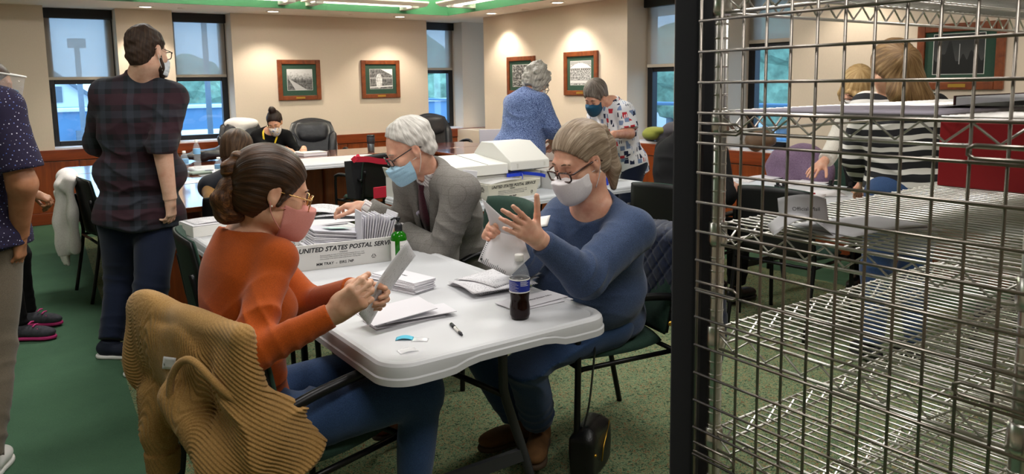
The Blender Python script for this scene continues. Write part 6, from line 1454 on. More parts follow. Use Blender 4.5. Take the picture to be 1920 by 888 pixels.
# envelope under the blue-sweater woman's arm
E0, E1, E2 = PZ(968, 585, TT), PZ(1078, 561, TT), PZ(938, 572, TT)
envelope(corner(E0, E1, E2), 0.24, 0.11, 'lower of two envelopes right of the cola bottle', None, 0.003)
envelope(corner(E0, E1, E2) @ Matrix.Translation((0.0, 0.006, 0.0035)) @ Matrix.Rotation(math.radians(5), 4, 'Z'), 0.24, 0.11, 'upper of two envelopes right of the cola bottle, lettered', None, 0.003, None, 'Official Election Ballot')
# ballots by the orange sleeve
sheet('ballot', corner(PZ(648, 596, TT), PZ(700, 572, TT), PZ(612, 572, TT)) , 0.20, 0.26, m_ballot, 'printed ballot lying under the orange-sweater woman\'s hands', 'ballot', None, 0.012, 0.004)
sheet('ballot', corner(PZ(594, 582, TT+0.002), PZ(640, 562, TT+0.002), PZ(566, 566, TT+0.002)), 0.20, 0.2, m_ballot, 'printed ballot at the table edge beside the orange sleeve', 'ballot', None, 0.006, 0.0)
# the letter she holds
OJ, owr, owl, otr, otl = OR
L0 = PD(698, 560, 1.90); L1 = PD(776, 476, 2.08); L2 = PD(716, 562, 2.04)
lt = sheet('letter', frameM(PD(672, 588, 1.93), PD(748, 474, 2.02)-PD(672, 588, 1.93), PD(702, 590, 2.02)-PD(672, 588, 1.93)), 0.235, 0.105, print_mat('letter_print', False, 0.6), 'printed letter held up in the orange-sweater woman\'s hands', 'letter', None, 0.006, 0.0, 0.0012)
# the ballot the blue-sweater woman holds: folded, upper leaf tilted back
hb = thing('held_ballot', 'long creased ballot held in both hands by the blue-sweater woman', 'ballot', PD(945, 450, 2.4))
Q = lambda x, y, d: PD(x, y, d)
low = [[Q(919, 432, 2.44), Q(985, 452, 2.36)], [Q(908, 462, 2.42), Q(990, 470, 2.35)], [Q(897, 488, 2.40), Q(993, 482, 2.35)]]
lowb = MB().grid([[a*(1-t_)+b_*t_ for t_ in np.linspace(0, 1, 6)] for a, b_ in ((Q(921, 430, 2.44), Q(982, 447, 2.37)), (Q(909, 460, 2.42), Q(988, 466, 2.355)), (Q(896, 489, 2.40), Q(994, 482, 2.345)), (Q(896, 489, 2.40)*0.5+Q(950, 517, 2.35)*0.5, Q(994, 482, 2.345)*0.55+Q(957, 517, 2.34)*0.45), (Q(950, 516, 2.35), Q(957, 517, 2.34)))]).build('lower_leaf', m_paper, hb, solid=0.0008)
up_ = MB().grid([[a*(1-t_)+b_*t_ for t_ in np.linspace(0, 1, 4)] for a, b_ in ((Q(921, 430, 2.44), Q(982, 447, 2.37)), (Q(914, 402, 2.43), Q(962, 425, 2.38)), (Q(903, 372, 2.42), Q(908, 376, 2.415)))]).build('upper_leaf', m_paper, hb, solid=0.0008)
mk_ = MB()
pA, pB, pC = Q(896, 489, 2.398), Q(950, 516, 2.348), Q(921, 430, 2.438)
tow = nrm(PD(940, 450, 1.0)-PD(940, 450, 2.0))*0.0015
for k in range(15):
    q = pA+(pB-pA)*(0.10+0.058*k)+tow; e = nrm(pC-pA)*(0.012 if k not in (2, 3, 9) else 0.02); w_ = nrm(pB-pA)*0.0016
    mk_.add([q, q+w_, q+w_+e, q+e], [(0, 1, 2, 3)])
for k in range(14):
    q = pA+(pC-pA)*(0.16+0.058*k)+tow+nrm(pB-pA)*0.003; e = nrm(pC-pA)*0.0022; w_ = nrm(pB-pA)*0.005; mk_.add([q, q+w_, q+w_+e, q+e], [(0, 1, 2, 3)])
q = pA+(pB-pA)*0.04+(pC-pA)*0.06+tow; e = nrm(pC-pA)*0.008; w_ = nrm(pB-pA)*0.007; mk_.add([q, q+w_, q+w_+e, q+e], [(0, 1, 2, 3)])
o = mk_.build('timing_marks', m_ink, hb); o['kind'] = 'stuff'; own(hb)
# name sticker on her sweater
BJ, BH = BL
st = MB(); s0 = PD(1003, 425, 2.66); sx_ = nrm(PD(1030, 406, 2.69)-PD(1006, 410, 2.60)); sy_ = PD(1010, 404, 2.67)-PD(1003, 425, 2.66)
# cola bottle
def lathe_obj(name, prof, m, parent, n=28, z0=0.0): return MB().lathe([(r, z+z0) for r, z in prof], n=n).build(name, m, parent)
m_pet = mat('clear_plastic', '#eef3f8', 0.04, alpha=0.16, spec=0.8)
m_cola = mat('cola', '#180503', 0.12, spec=0.3); m_label = mat('label_blue', '#26348f', 0.35)
cb = thing('cola_bottle', 'half-full cola bottle with blue label and white cap, at the table corner', 'bottle', PZ(975, 596, TT))
PB = [(0.020, 0.0), (0.029, 0.004), (0.0325, 0.016), (0.0325, 0.040), (0.0295, 0.058), (0.0305, 0.075), (0.0325, 0.088), (0.0325, 0.128), (0.0322, 0.138), (0.028, 0.158), (0.019, 0.176), (0.0135, 0.186), (0.013, 0.196)]
lathe_obj('shell', [(0.0322, 0.1335)]+PB[8:], m_pet, cb)
lathe_obj('cola', PB[:7]+[(0.0322, 0.133), (0.001, 0.134)], m_cola, cb)
lab_ = MB(); lab_.lathe([(0.0329, 0.091), (0.0331, 0.092), (0.0331, 0.131), (0.0329, 0.132)]).build('label', m_label, cb)
MB().lathe([(0.0333, 0.129), (0.0334, 0.133)], n=28).build('label_band', m_white, cb); MB().lathe([(0.0333, 0.0895), (0.0334, 0.093)], n=28).build('label_band', m_white, cb)
lines = MB(); ca = math.atan2(-PZ(975, 596, TT)[1], -PZ(975, 596, TT)[0])
def on_cyl(r, a0, a1, z0, z1, mb, n=5):
    for k in range(n):
        b0, b1 = a0+(a1-a0)*k/n, a0+(a1-a0)*(k+1)/n
        mb.add([(r*math.cos(b0), r*math.sin(b0), z0), (r*math.cos(b1), r*math.sin(b1), z0), (r*math.cos(b1), r*math.sin(b1), z1), (r*math.cos(b0), r*math.sin(b0), z1)], [(0, 1, 2, 3)])
for k in range(9): on_cyl(0.0334, ca-1.1, ca-0.1-0.15*(k % 3), 0.0955+0.0035*k, 0.0962+0.0035*k, lines)
for k in range(4): on_cyl(0.0334, ca+0.08, ca+0.95-0.2*(k % 2), 0.113+0.004*k, 0.1145+0.004*k, lines)
o = lines.build('small_print', m_paper, cb); o['kind'] = 'stuff'
lathe_obj('cap', [(0.0135, 0.188), (0.0148, 0.189), (0.0148, 0.206), (0.013, 0.209), (0.001, 0.2095)], m_white, cb, 24)
for k in range(24):
    pass
# hand sanitizer pump bottle
m_greengel = mat('green_gel', '#1f8010', 0.08, trans=0.45, ior=1.4)
sb = thing('pump_bottle', 'green pump bottle of hand gel with a black pump, before the mail tray', 'bottle', PZ(749, 492, TT))
lathe_obj('bottle', [(0.026, 0.0), (0.033, 0.004), (0.034, 0.02), (0.034, 0.105), (0.031, 0.122), (0.018, 0.134), (0.0145, 0.138), (0.0145, 0.15)], m_greengel, sb)
lb = MB(); ca2 = math.atan2(-PZ(749, 492, TT)[1], -PZ(749, 492, TT)[0]); on_cyl(0.0343, ca2+0.12, ca2+1.5, 0.008, 0.098, lb, 10); lb.build('label', m_white, sb)
lb = MB(); on_cyl(0.0343, ca2-1.4, ca2-0.48, 0.008, 0.098, lb, 8); lb.build('label', m_white, sb)
lb = MB()
for k in range(9): on_cyl(0.0345, ca2+0.2, ca2+0.85-0.1*(k % 3), 0.02+0.007*k, 0.0225+0.007*k, lb)
o = lb.build('small_print', m_ink2, sb); o['kind'] = 'stuff'
lathe_obj('pump_collar', [(0.016, 0.138), (0.0165, 0.14), (0.0165, 0.162), (0.012, 0.168), (0.006, 0.170), (0.0045, 0.182)], m_black, sb, 20)
MB().lathe([(0.0075, 0.182), (0.010, 0.184), (0.010, 0.194), (0.006, 0.197)], n=14).tube([(0, 0, 0.191), (0.018*math.cos(ca2-1.2), 0.018*math.sin(ca2-1.2), 0.192), (0.032*math.cos(ca2-1.2), 0.032*math.sin(ca2-1.2), 0.186)], 0.0045, 8).build('pump_head', m_black, sb)
# pen, tape flag bits
pn = thing('pen', 'white and black click pen lying near the table corner', 'pen', PZ(854, 617, TT))
p0, p1 = PZ(843, 604, TT+0.005), PZ(866, 627, TT+0.005)
def own_at(o, root): o.matrix_parent_inverse = Matrix.Translation(-Vector(root.location)); return o
dd = p1-p0; L_ = np.linalg.norm(dd)
MB().tube([p0, p0+dd*0.06, p0+dd*0.10], [0.001, 0.0028, 0.0045], 10).tube([p0+dd*0.10, p0+dd*0.80], 0.0055, 10).build('barrel', m_white, pn)
MB().tube([p0+dd*0.15, p0+dd*0.45], 0.0058, 10).build('grip', m_black, pn); MB().tube([p0+dd*0.80, p0+dd*0.93, p0+dd*0.94, p0+dd*1.02], [0.005, 0.005, 0.003, 0.003], 10).build('cap', m_tleg, pn)
MB().tube([p0+dd*0.90+V(0, 0, 0.005), p0+dd*0.55+V(0, 0, 0.006)], 0.0011, 6).build('clip', m_chrome, pn); own(pn)
m_blue = mat('sticky_blue', '#4fb4cf', 0.6); m_film = mat('clear_film', '#f0f0f2', 0.15, alpha=0.45)
sheet('sticky_note', corner(PZ(741, 638, TT+0.001), PZ(780, 637, TT+0.001), PZ(738, 628, TT+0.001)), 0.052, 0.030, m_blue, 'light blue sticky strip by the loose envelopes', 'sticky note', None, 0.006, 0.0)
sheet('tape_strip', corner(PZ(751, 664, TT+0.0008), PZ(792, 656, TT+0.0008), PZ(735, 648, TT+0.0008)), 0.055, 0.035, m_film, 'clear tape strip nearest the front table edge', 'tape', None, 0.004, 0.0)
sheet('tape_strip', corner(PZ(770, 640, TT+0.0006), PZ(796, 640, TT+0.0006), PZ(764, 626, TT+0.0006)), 0.05, 0.03, m_film, 'clear tape strip beside the blue sticky strip', 'tape', None, 0.003, 0.0)

# postal trays
m_tray = mat('corrugated_plastic', '#dcdad6', 0.5, bump=0.15, bscale=120, stretch=(1, 1, 12)); m_trayold = mat('worn_tray_plastic', '#d6d2c2', 0.55, var=0.06, vscale=8)
def tray(lab, p, rz, L, W, Ht, front=(), end=(), m=None, inner=None, flare=0.035, rec=True):
    t_ = thing('mail_tray', lab, 'mail tray', p, rz); m = m or m_tray; th = 0.005; fl = flare
    def wall(name, a, b_, oa, ob):   # a,b bottom corners; oa, ob outward offsets at the top
        a, b_ = V(*a, 0), V(*b_, 0); A, B = V(a[0]+oa[0], a[1]+oa[1], Ht), V(b_[0]+ob[0], b_[1]+ob[1], Ht)
        n = nrm(np.cross(b_-a, A-a))*th
        MB().add([a, b_, B, A, a-n, b_-n, B-n, A-n], [(0, 1, 2, 3), (7, 6, 5, 4), (0, 4, 5, 1), (1, 5, 6, 2), (2, 6, 7, 3), (3, 7, 4, 0)]).build(name, m, t_, 0.0015)
    f = fl*0.45
    wall('side_wall', (0, 0), (L, 0), (-fl, -f), (fl, -f)); wall('end_wall', (L, 0), (L, W), (fl, -f), (fl, f)); wall('side_wall', (L, W), (0, W), (fl, f), (-fl, f)); wall('end_wall', (0, W), (0, 0), (-fl, f), (-fl, -f))
    bx('floor_sheet', (0, 0, 0.0), (L, W, 0.004), m, t_)
    tl = f/Ht; MF = frameM(V(0, -0.0006, 0), V(1, 0, 0), V(0, -tl, 1))
    for (s_, x, z, txt, sh, mm, bo) in front: text('lettering', txt, s_, MF @ Matrix.Translation((x, z, 0)), mm, t_, sh, 0.0003, 'LEFT', bo)
    ME = frameM(V(-0.0006, W, 0), V(0, -1, 0), V(-fl/Ht, 0, 1))
    for (s_, x, z, txt, sh, mm, bo) in end: text('lettering', txt, s_, ME @ Matrix.Translation((x, z, 0)), mm, t_, sh, 0.0003, 'CENTER', bo)
    if inner:
        for (s_, x, z, txt) in inner: text('lettering', txt, s_, frameM(V(0, W-0.006+0.0, 0), V(1, 0, 0), V(0, tl, 1)) @ Matrix.Translation((x, z, 0.0015)) @ Matrix.Diagonal((-1, 1, 1, 1)), m_ink2, t_, 0.2, 0.0003, 'LEFT', 0.0004)
    return t_
def fine(x, z, s_, w_): return [(s_, x, z, 'Maximum penalty for theft or misuse of postal property (18 U.S.C. 1707)', 0, m_ink2, 0), (s_, x, z-s_*1.25, 'One thousand dollars and three years imprisonment. Return empty equip-', 0, m_ink2, 0), (s_, x, z-s_*2.5, 'ment promptly to the nearest postal facility for use in moving mails.', 0, m_ink2, 0)]
FT = V(*PZ(733, 489, TT)[:2], TT+0.0006); tdir = nrm(V(0.53, -0.085, 0)); FO = FT-tdir*0.55
def recycle(parent, M, s_):
    for k in range(3):
        a = math.radians(90+120*k); b_ = math.radians(90+120*(k+1)); p_ = V(math.cos(a), math.sin(a), 0)*s_; q_ = V(math.cos(b_), math.sin(b_), 0)*s_
        a_, b2 = p_*0.82+q_*0.18, p_*0.22+q_*0.78; MB().tube([tuple(M @ Vector(a_)), tuple(M @ Vector(b2))], s_*0.13, 4).build('recycling_arrow', m_ink, parent)
tr1 = tray('long white mail tray lettered MM TRAY, in the middle of the foreground table', FO, math.atan2(tdir[1], tdir[0]), 0.55, 0.28, 0.108,
     [(0.0275, 0.165, 0.076, 'UNITED STATES POSTAL SERVICE', 0.22, m_ink, 0.0007), (0.007, 0.33, 0.064, 'WARNING', 0, m_ink2, 0.0002), (0.0165, 0.235, 0.016, 'MM TRAY  -  EIRS 74P', 0.05, m_ink, 0.0002)]+fine(0.25, 0.056, 0.0062, 0), (), None, [(0.026, 0.50, 0.050, 'UNITED STATES POSTAL SERVICE')])
recycle(tr1, frameM(V(0.475, -0.0045, 0.032), V(1, 0, 0), V(0, -0.15, 1)), 0.013); recycle(tr1, frameM(V(0.475, -0.0045, 0.032), V(1, 0, 0), V(0, -0.15, 1)), 0.004)
TI = Matrix.Translation(tuple(FO)) @ Matrix.Rotation(math.atan2(tdir[1], tdir[0]), 4, 'Z')
# letters lying in the tray, and the upright bundle at its right end
for k in range(16):
    z = 0.006+0.0072*k; x = 0.195+0.006*min(k, 9)+rg.uniform(-0.004, 0.004); M_ = TI @ Matrix.Translation((x, 0.05+rg.uniform(-0.006, 0.006)+0.002*k, z+0.030)) @ Matrix.Rotation(math.radians(rg.uniform(-2, 3)+4), 4, 'Z') @ Matrix.Rotation(math.radians(9), 4, 'Y')
    envelope(M_, 0.225, 0.155, 'letter in the leaning pile in the long mail tray, %s' % ('topmost' if k == 15 else '%s up from the bottom' % 'one two three four five six seven eight nine ten eleven twelve thirteen fourteen fifteen'.split()[k]), 'letters piled in the mail tray', 0.0052, None, None, 'letter', m_env if k % 3 else m_paper2)
sheet('slip', TI @ Matrix.Translation((0.32, 0.09, 0.148)) @ Matrix.Rotation(0.5, 4, 'Z') @ Matrix.Rotation(math.radians(9), 4, 'Y'), 0.12, 0.06, mat('mint_paper', '#c9e2dc', 0.8), 'pale mint slip on top of the letter pile', 'paper')
_ax = Matrix(((0, 0, 1, 0), (1, 0, 0, 0), (0, 1, 0, 0), (0, 0, 0, 1)))
for k in range(14):
    M_ = TI @ Matrix.Translation((0.425+0.0082*k, 0.035+rg.uniform(-0.004, 0.004)-0.02*(k == 0), 0.012)) @ Matrix.Rotation(math.radians(2+1.3*k), 4, 'Y') @ Matrix.Rotation(math.radians(10 if k == 13 else 0), 4, 'Z') @ _ax
    envelope(M_, 0.10, 0.185+0.02*(k in (0, 13))+rg.uniform(-0.008, 0.008), 'upright letter at the right end of the long tray, %s from the left' % 'first second third fourth fifth sixth seventh eighth ninth tenth eleventh twelfth thirteenth last'.split()[k], 'upright letters in the tray', 0.0055, None, None, 'letter', m_env if k % 2 else m_paper2)
sheet('paper', TI @ Matrix.Translation((0.06, 0.07, 0.006)) @ Matrix.Rotation(0.25, 4, 'Z'), 0.17, 0.12, m_print, 'printed slip lying in the empty left half of the long tray', 'paper', None, 0.012)
# papers, clipboard and green discs at the far end of the table
for k, (q, L, W, a, lab) in enumerate((((515, 424), 0.28, 0.21, 0.1, 'white papers lying behind the long mail tray, nearest the pink mask'), ((560, 428), 0.27, 0.20, -0.1, 'second white paper behind the long mail tray'), ((590, 424), 0.26, 0.2, 0.05, 'flat stack of white paper behind the tray'))):
    sheet('paper', frameM(PZ(*q, TT+0.002*(k+1)), V(math.cos(a), math.sin(a), 0), V(-math.sin(a), math.cos(a), 0)), L, W, m_paper, lab, 'paper', None, 0.003)
ck = thing('clipboard', 'grey clipboard of printed sheets under the grey-suit man\'s hand', 'clipboard', PZ(625, 408, TT))
M_ = corner(PZ(588, 412, TT+0.004), PZ(672, 410, TT+0.004), PZ(575, 385, TT+0.004)); b_ = MB().box((-0.01, -0.01, 0), (0.27, 0.34, 0.012)).build('board', m_tleg, ck, 0.002); b_.data.transform(M_); own(ck)
sheet('printed_sheet', M_ @ Matrix.Translation((0.0, 0.0, 0.014)), 0.25, 0.32, m_print, 'printed form on the clipboard under the man\'s hand', 'paper', None, 0.006)
sheet('printed_sheet', M_ @ Matrix.Translation((-0.10, 0.03, 0.022)) @ Matrix.Rotation(0.12, 4, 'Z'), 0.22, 0.30, m_print, 'printed list overlapping the clipboard on its left', 'paper', None, 0.016)
m_lime = mat('lime_rubber', '#5aa22a', 0.5); m_gtop = mat('grey_rubber', '#7d8a80', 0.6)
gd = thing('green_disc', 'round grey and lime-green stacked discs on the papers, by the pink mask', 'disc', PZ(568, 409, TT+0.012))
for k in range(2): MB().lathe([(0.05, 0.0), (0.062, 0.003), (0.062, 0.009), (0.05, 0.012)], n=28).build('rubber_ring', m_lime, gd).location = (0.004*k, 0, 0.013*k)
MB().lathe([(0.001, 0.024), (0.055, 0.025), (0.05, 0.030), (0.012, 0.031), (0.008, 0.036), (0.001, 0.037)], n=24).build('lid', m_gtop, gd)
fb = thing('document_box', 'small white box of forms at the far left table corner, beside the orange sweater', 'box', PZ(398, 440, TT), 0.1)
bx('carton', (-0.10, -0.02, 0), (0.12, 0.20, 0.055), m_white, fb, 0.003); bx('lid_flap', (-0.10, -0.02, 0.056), (0.10, 0.19, 0.060), m_paper, fb, 0.001)
sheet('paper', frameM(PZ(398, 440, TT)+V(-0.08, 0.0, 0.062), V(1, 0.1, 0), V(-0.1, 1, 0)), 0.17, 0.18, m_print, 'printed form on top of the small white box', 'paper', None, 0.003)

# grey table: scanner, half tray, cups of letters, far trays
T2 = 0.7345
ht = tray('worn half-size mail tray lettered HALF MM TRAY, in front of the scanner', V(2.62, 3.985, T2), 0.13, 0.40, 0.25, 0.108,
     [(0.026, 0.0, 0.080, 'UNITED STATES POSTAL SERVICE', 0.22, m_ink, 0.0006), (0.009, 0.16, 0.067, 'WARNING', 0, m_ink, 0.0003), (0.015, 0.04, 0.012, 'HALF MM TRAY - EIRS 74HP', 0.1, m_ink, 0.0004)]+fine(0.06, 0.055, 0.0085, 0),
     [(0.013, 0.055, 0.085, 'LABEL\nOTHER\nEND', 0.1, m_ink, 0.0003), (0.013, 0.20, 0.085, 'LABEL\nOTHER\nEND', 0.1, m_ink, 0.0003), (0.011, 0.125, 0.020, 'UNITED STATES\nPOSTAL SERVICE', 0.1, m_ink, 0.0003)], m_trayold)
recycle(ht, frameM(V(0.36, -0.008, 0.028), V(1, 0, 0), V(0, -0.15, 1)), 0.013)
m_strap = mat('blue_strap', '#1f3fc4', 0.4)
o = MB().tube(smooth_path([(2.92, 4.05, 0.855), (2.99, 4.16, 0.862), (2.90, 4.20, 0.858), (3.0, 4.24, 0.866), (3.10, 4.12, 0.858), (3.12, 4.06, 0.85)], 5), 0.008, 4, rect=(0.022, 0.004)).build('plastic_strap', m_strap); tag(o, 'crumpled bright blue strap lying on the half-size mail tray', 'strap')
sheet('clear_bag', frameM(V(2.66, 4.03, 0.835), V(1, 0.13, 0), V(-0.13, 1, 0)), 0.36, 0.20, m_film, 'clear plastic bag lying in the half-size mail tray', 'bag', None, 0.015)
m_beige = mat('scanner_beige', '#d3d2cb', 0.5, bump=0.04, bscale=500); m_beige2 = mat('scanner_panel', '#e2e1db', 0.5)
sc_ = thing('scanner', 'large pale grey document scanner on the grey table behind the half tray', 'scanner', (2.95, 4.42, T2))
def prof_x(name, poly, x0, x1, m):   # poly in (y, z)
    n = len(poly); mb = MB(); mb.add([(x0, y, z) for y, z in poly]+[(x1, y, z) for y, z in poly], [tuple(range(n)), tuple(range(2*n-1, n-1, -1))]+[(i, n+i, n+(i+1) % n, (i+1) % n) for i in range(n)]); return mb.build(name, m, sc_, 0.006)
prof_x('base', [(-0.17, 0.0), (0.22, 0.0), (0.22, 0.17), (-0.19, 0.13), (-0.19, 0.03)], -0.46, 0.26, m_beige)
prof_x('deck', [(-0.21, 0.135), (0.22, 0.175), (0.22, 0.245), (-0.21, 0.205)], -0.52, -0.03, m_beige2)
prof_x('hood', [(-0.24, 0.155), (0.23, 0.19), (0.23, 0.25), (0.13, 0.335), (-0.02, 0.335), (-0.24, 0.215)], -0.03, 0.30, m_beige2)
prof_x('deck_seam', [(-0.212, 0.206), (0.221, 0.246), (0.221, 0.2475), (-0.212, 0.2075)], -0.20, -0.196, m_tleg)
for x in (0.02, 0.25): MB().box((x, -0.243, 0.175), (x+0.012, -0.24, 0.20)).build('catch', m_beige, sc_)
cp = thing('paper_cup', 'white plastic cup holding folded letters, beside the half tray', 'cup', PZ(884, 376, T2)+V(-0.06, -0.02, 0))
MB().lathe([(0.045, 0), (0.06, 0.10), (0.057, 0.10), (0.043, 0.004)], n=20).build('cup', m_white, cp)
cl_ = cp.location
for k in range(4):
    envelope(Matrix.Translation((cl_[0]-0.03, cl_[1]-0.02+0.012*k, cl_[2]+0.02)) @ Matrix.Rotation(-0.6, 4, 'Z') @ Matrix.Rotation(0.12, 4, 'Y') @ Matrix.Rotation(math.pi/2-0.1*k, 4, 'X'), 0.075, 0.19, 'folded letter standing in the white cup, %s' % ('first from the front', 'second from the front', 'third from the front', 'last from the front')[k], 'letters in the white cup', 0.008, None, None, 'letter')
gb = thing('open_carton', 'open pale grey carton behind the grey-suit man\'s head, flaps up', 'box', (2.28, 4.52, T2))
bx('carton', (-0.08, -0.1, 0), (0.30, 0.1, 0.14), m_beige2, gb, 0.003)
MB().add([(-0.08, -0.1, 0.14), (-0.08, 0.1, 0.14), (-0.10, 0.1, 0.20), (-0.10, -0.1, 0.20)], [(0, 1, 2, 3)]).build('flap', m_beige2, gb, solid=0.004)
tray('small white mail tray before the open carton, left of the grey-suit man', V(2.27, 4.22, T2), 0.1, 0.30, 0.16, 0.10, [(0.02, 0.10, 0.07, 'SERVICE', 0.2, m_ink2, 0.0003)])
for (p_, rz, L, W, H2, lab, txt) in ((V(3.28, 4.02, T2), 0.15, 0.40, 0.30, 0.13, 'white mail tray right of the blue-sweater woman\'s ponytail, blue edge strip', None), (V(3.66, 4.30, T2), 0.0, 0.30, 0.26, 0.17, 'tall white mail tray lettered UNITED STATES, behind the black-backed chair', 'UNITED STATES')):
    q = tray(lab, p_, rz, L, W, H2, [(0.026, 0.02, H2*0.55, txt, 0.2, m_ink, 0.0006)] if txt else ())
    if not txt: bx('edge_strip', (L+0.012, -0.016, 0.0), (L+0.03, 0.0, H2), m_strap, q, 0.002)
# white boxes on the right wing of the conference table, laptop
def carton(lab, p, rz, w_, d_, h_, txt=None):
    t_ = thing('white_carton', lab, 'box', p, rz); th = 0.006
    for nm, lo, hi in (('side', (-w_/2, -d_/2, 0), (w_/2, -d_/2+th, h_)), ('side', (-w_/2, d_/2-th, 0), (w_/2, d_/2, h_)), ('side', (-w_/2, -d_/2, 0), (-w_/2+th, d_/2, h_)), ('side', (w_/2-th, -d_/2, 0), (w_/2, d_/2, h_)), ('base', (-w_/2, -d_/2, 0), (w_/2, d_/2, 0.004))): bx(nm, lo, hi, m_white, t_, 0.002)
    mk2 = mat('kraft_inside', '#b08a5c', 0.85)
    bx('flap', (-w_/2, -d_/2-0.01, h_), (w_/2, d_/2*0.2, h_+0.004), mk2, t_)
    if txt:
        bx('printed_line', (-w_/2+0.05, -d_/2-0.0008, h_*0.60), (-w_/2+0.15, -d_/2, h_*0.63), m_ink2, t_); bx('printed_line', (-w_/2+0.05, -d_/2-0.0008, h_*0.53), (-w_/2+0.12, -d_/2, h_*0.55), m_ink2, t_); bx('label', (-w_/2+0.03, -d_/2-0.0006, 0.08), (w_/2-0.05, -d_/2, h_*0.45), m_paper2, t_)
    return t_
carton('tall white carton below the curly-haired woman\'s hands', PZ(1012, 302, 0.742)+V(0.05, 0.12, 0), 0.0, 0.34, 0.30, 0.26, True)
carton('tall white carton below the patterned-shirt woman\'s hands', V(4.42, 5.12, 0.742), -0.35, 0.38, 0.30, 0.30)
lp = thing('laptop', 'silver laptop seen from behind, left of the curly-haired woman', 'laptop', (4.55, 6.75, 0.742), -0.5)
m_sil = mat('laptop_silver', '#a9a6ad', 0.35, metal=0.6); MB().box((-0.2, -0.01, 0.0), (0.2, 0.0, 0.25), Matrix.Rotation(-0.15, 4, 'X')).build('lid', m_sil, lp, 0.004); bx('base', (-0.2, 0.0, 0.0), (0.2, 0.25, 0.015), m_sil, lp, 0.004)
o = MB().lathe([(0.001, 0), (0.03, 0), (0.03, 0.0015), (0.001, 0.002)], n=18).build('round_badge', m_white, lp); o.data.transform(Matrix.Rotation(-0.15, 4, 'X') @ Matrix.Translation((0.08, -0.0105, 0.10)) @ Matrix.Rotation(math.pi/2, 4, 'X'))

# conference table: bottles, tumbler, book, jacket, pouch
def water(lab, p, h_=0.22):
    t_ = thing('water_bottle', lab, 'bottle', p, 0, 'water bottles'); k = h_/0.22
    lathe_obj('shell', [(0.026, 0), (0.032, 0.006), (0.032, 0.06*k), (0.029, 0.08*k), (0.032, 0.10*k), (0.032, 0.15*k), (0.02, 0.185*k), (0.012, 0.195*k), (0.012, 0.20*k)], m_pet, t_, 18)
    lathe_obj('label', [(0.0325, 0.11*k), (0.0327, 0.111*k), (0.0327, 0.15*k), (0.0325, 0.151*k)], mat('label_pale_blue', '#7fb2dc', 0.4), t_, 18); lathe_obj('cap', [(0.0135, 0.196*k), (0.014, 0.197*k), (0.014, 0.216*k), (0.001, 0.218*k)], m_white, t_, 14)
water('clear water bottle nearest the plaid shirt, on the conference table', PZ(348, 331, 0.742)); water('taller water bottle with blue label, middle of the conference table wing', PZ(371, 316, 0.742), 0.27)
water('white-topped water bottle just behind the hair bun', PZ(412, 338, 0.742), 0.19)
o = thing('phone_pouch', 'flat grey pouch lying before the water bottles', 'pouch', PZ(374, 326, 0.742), 0.2); bx('pouch', (-0.09, -0.06, 0), (0.09, 0.07, 0.022), m_gtop, o, 0.008); bx('strap', (0.06, -0.02, 0.02), (0.12, 0.03, 0.026), m_black, o, 0.004)
S_ = Sdf(); p_ = PZ(402, 300, 0.742); S_.ell(p_+V(0, 0, 0.06), V(0.26, 0.14, 0.06), None, 0.05); S_.ell(p_+V(0.16, 0.05, 0.10), V(0.16, 0.12, 0.06), None, 0.05); S_.ell(p_+V(-0.2, 0, 0.05), V(0.12, 0.1, 0.04), None, 0.05); S_.lump(0.012, 30, 3); S_.half(p_+V(0, 0, 0.001), V(0, 0, -1))
tag(sdf_obj('black_jacket', S_, 0.012, m_leather), 'black jacket heaped on the conference table behind the water bottles', 'jacket')
sheet('paper', frameM(PZ(340, 345, 0.742), V(1, 0.1, 0), V(-0.1, 1, 0)), 0.2, 0.15, m_paper, 'white paper at the conference table edge, behind the plaid shirt', 'paper')
tb = thing('tumbler', 'dark steel travel tumbler on the far table left of the grey-suit man', 'tumbler', PZ(696, 284, 0.742))
lathe_obj('body', [(0.036, 0), (0.037, 0.004), (0.042, 0.15)], mat('steel_dark', '#6b6d70', 0.3, metal=0.8), tb, 20); lathe_obj('sleeve', [(0.0405, 0.09), (0.0445, 0.092), (0.0455, 0.16), (0.043, 0.165)], m_tleg, tb, 20); lathe_obj('lid', [(0.045, 0.165), (0.046, 0.17), (0.042, 0.188), (0.001, 0.19)], m_black, tb, 20)
bk = thing('notebook', 'thick white notebook on the far table before the lanyard woman', 'notebook', PZ(585, 291, 0.742), 0.1); bx('pages', (-0.14, -0.1, 0.0), (0.13, 0.1, 0.035), m_paper, bk, 0.003); bx('cover', (-0.145, -0.105, 0.035), (0.135, 0.105, 0.038), m_white, bk, 0.001)
sheet('paper', frameM(PZ(548, 290, 0.742), V(1, 0.05, 0), V(-0.05, 1, 0)), 0.3, 0.2, m_print, 'open papers on the far table left of the thick notebook', 'paper', None, 0.02)
# tote bag with red handles on the far chair
tg = thing('tote_bag', 'black tote bag with red handles hanging on the far black-backed chair', 'bag', (2.92, 6.40, 0.46), 0.12)
m_red = mat('red_webbing', '#c81f3c', 0.7)
def bagp(x, y, z): return (x, y, z)
MB().add([(-0.22, -0.06, 0.0), (0.20, -0.06, 0), (0.20, 0.10, 0), (-0.22, 0.10, 0), (-0.25, -0.05, 0.34), (0.20, -0.05, 0.34), (0.20, 0.08, 0.34), (-0.25, 0.08, 0.34)], [(0, 3, 2, 1), (0, 1, 5, 4), (1, 2, 6, 5), (2, 3, 7, 6), (3, 0, 4, 7)]).build('bag', m_blackfab, tg, 0.01)
MB().tube(smooth_path([(-0.26, -0.16, 0.375), (-0.16, -0.19, 0.37), (-0.05, -0.21, 0.345), (0.06, -0.21, 0.34), (0.17, -0.19, 0.38), (0.24, -0.14, 0.44)], 6), 0.02, 4, rect=(0.05, 0.006)).build('handle', m_red, tg)
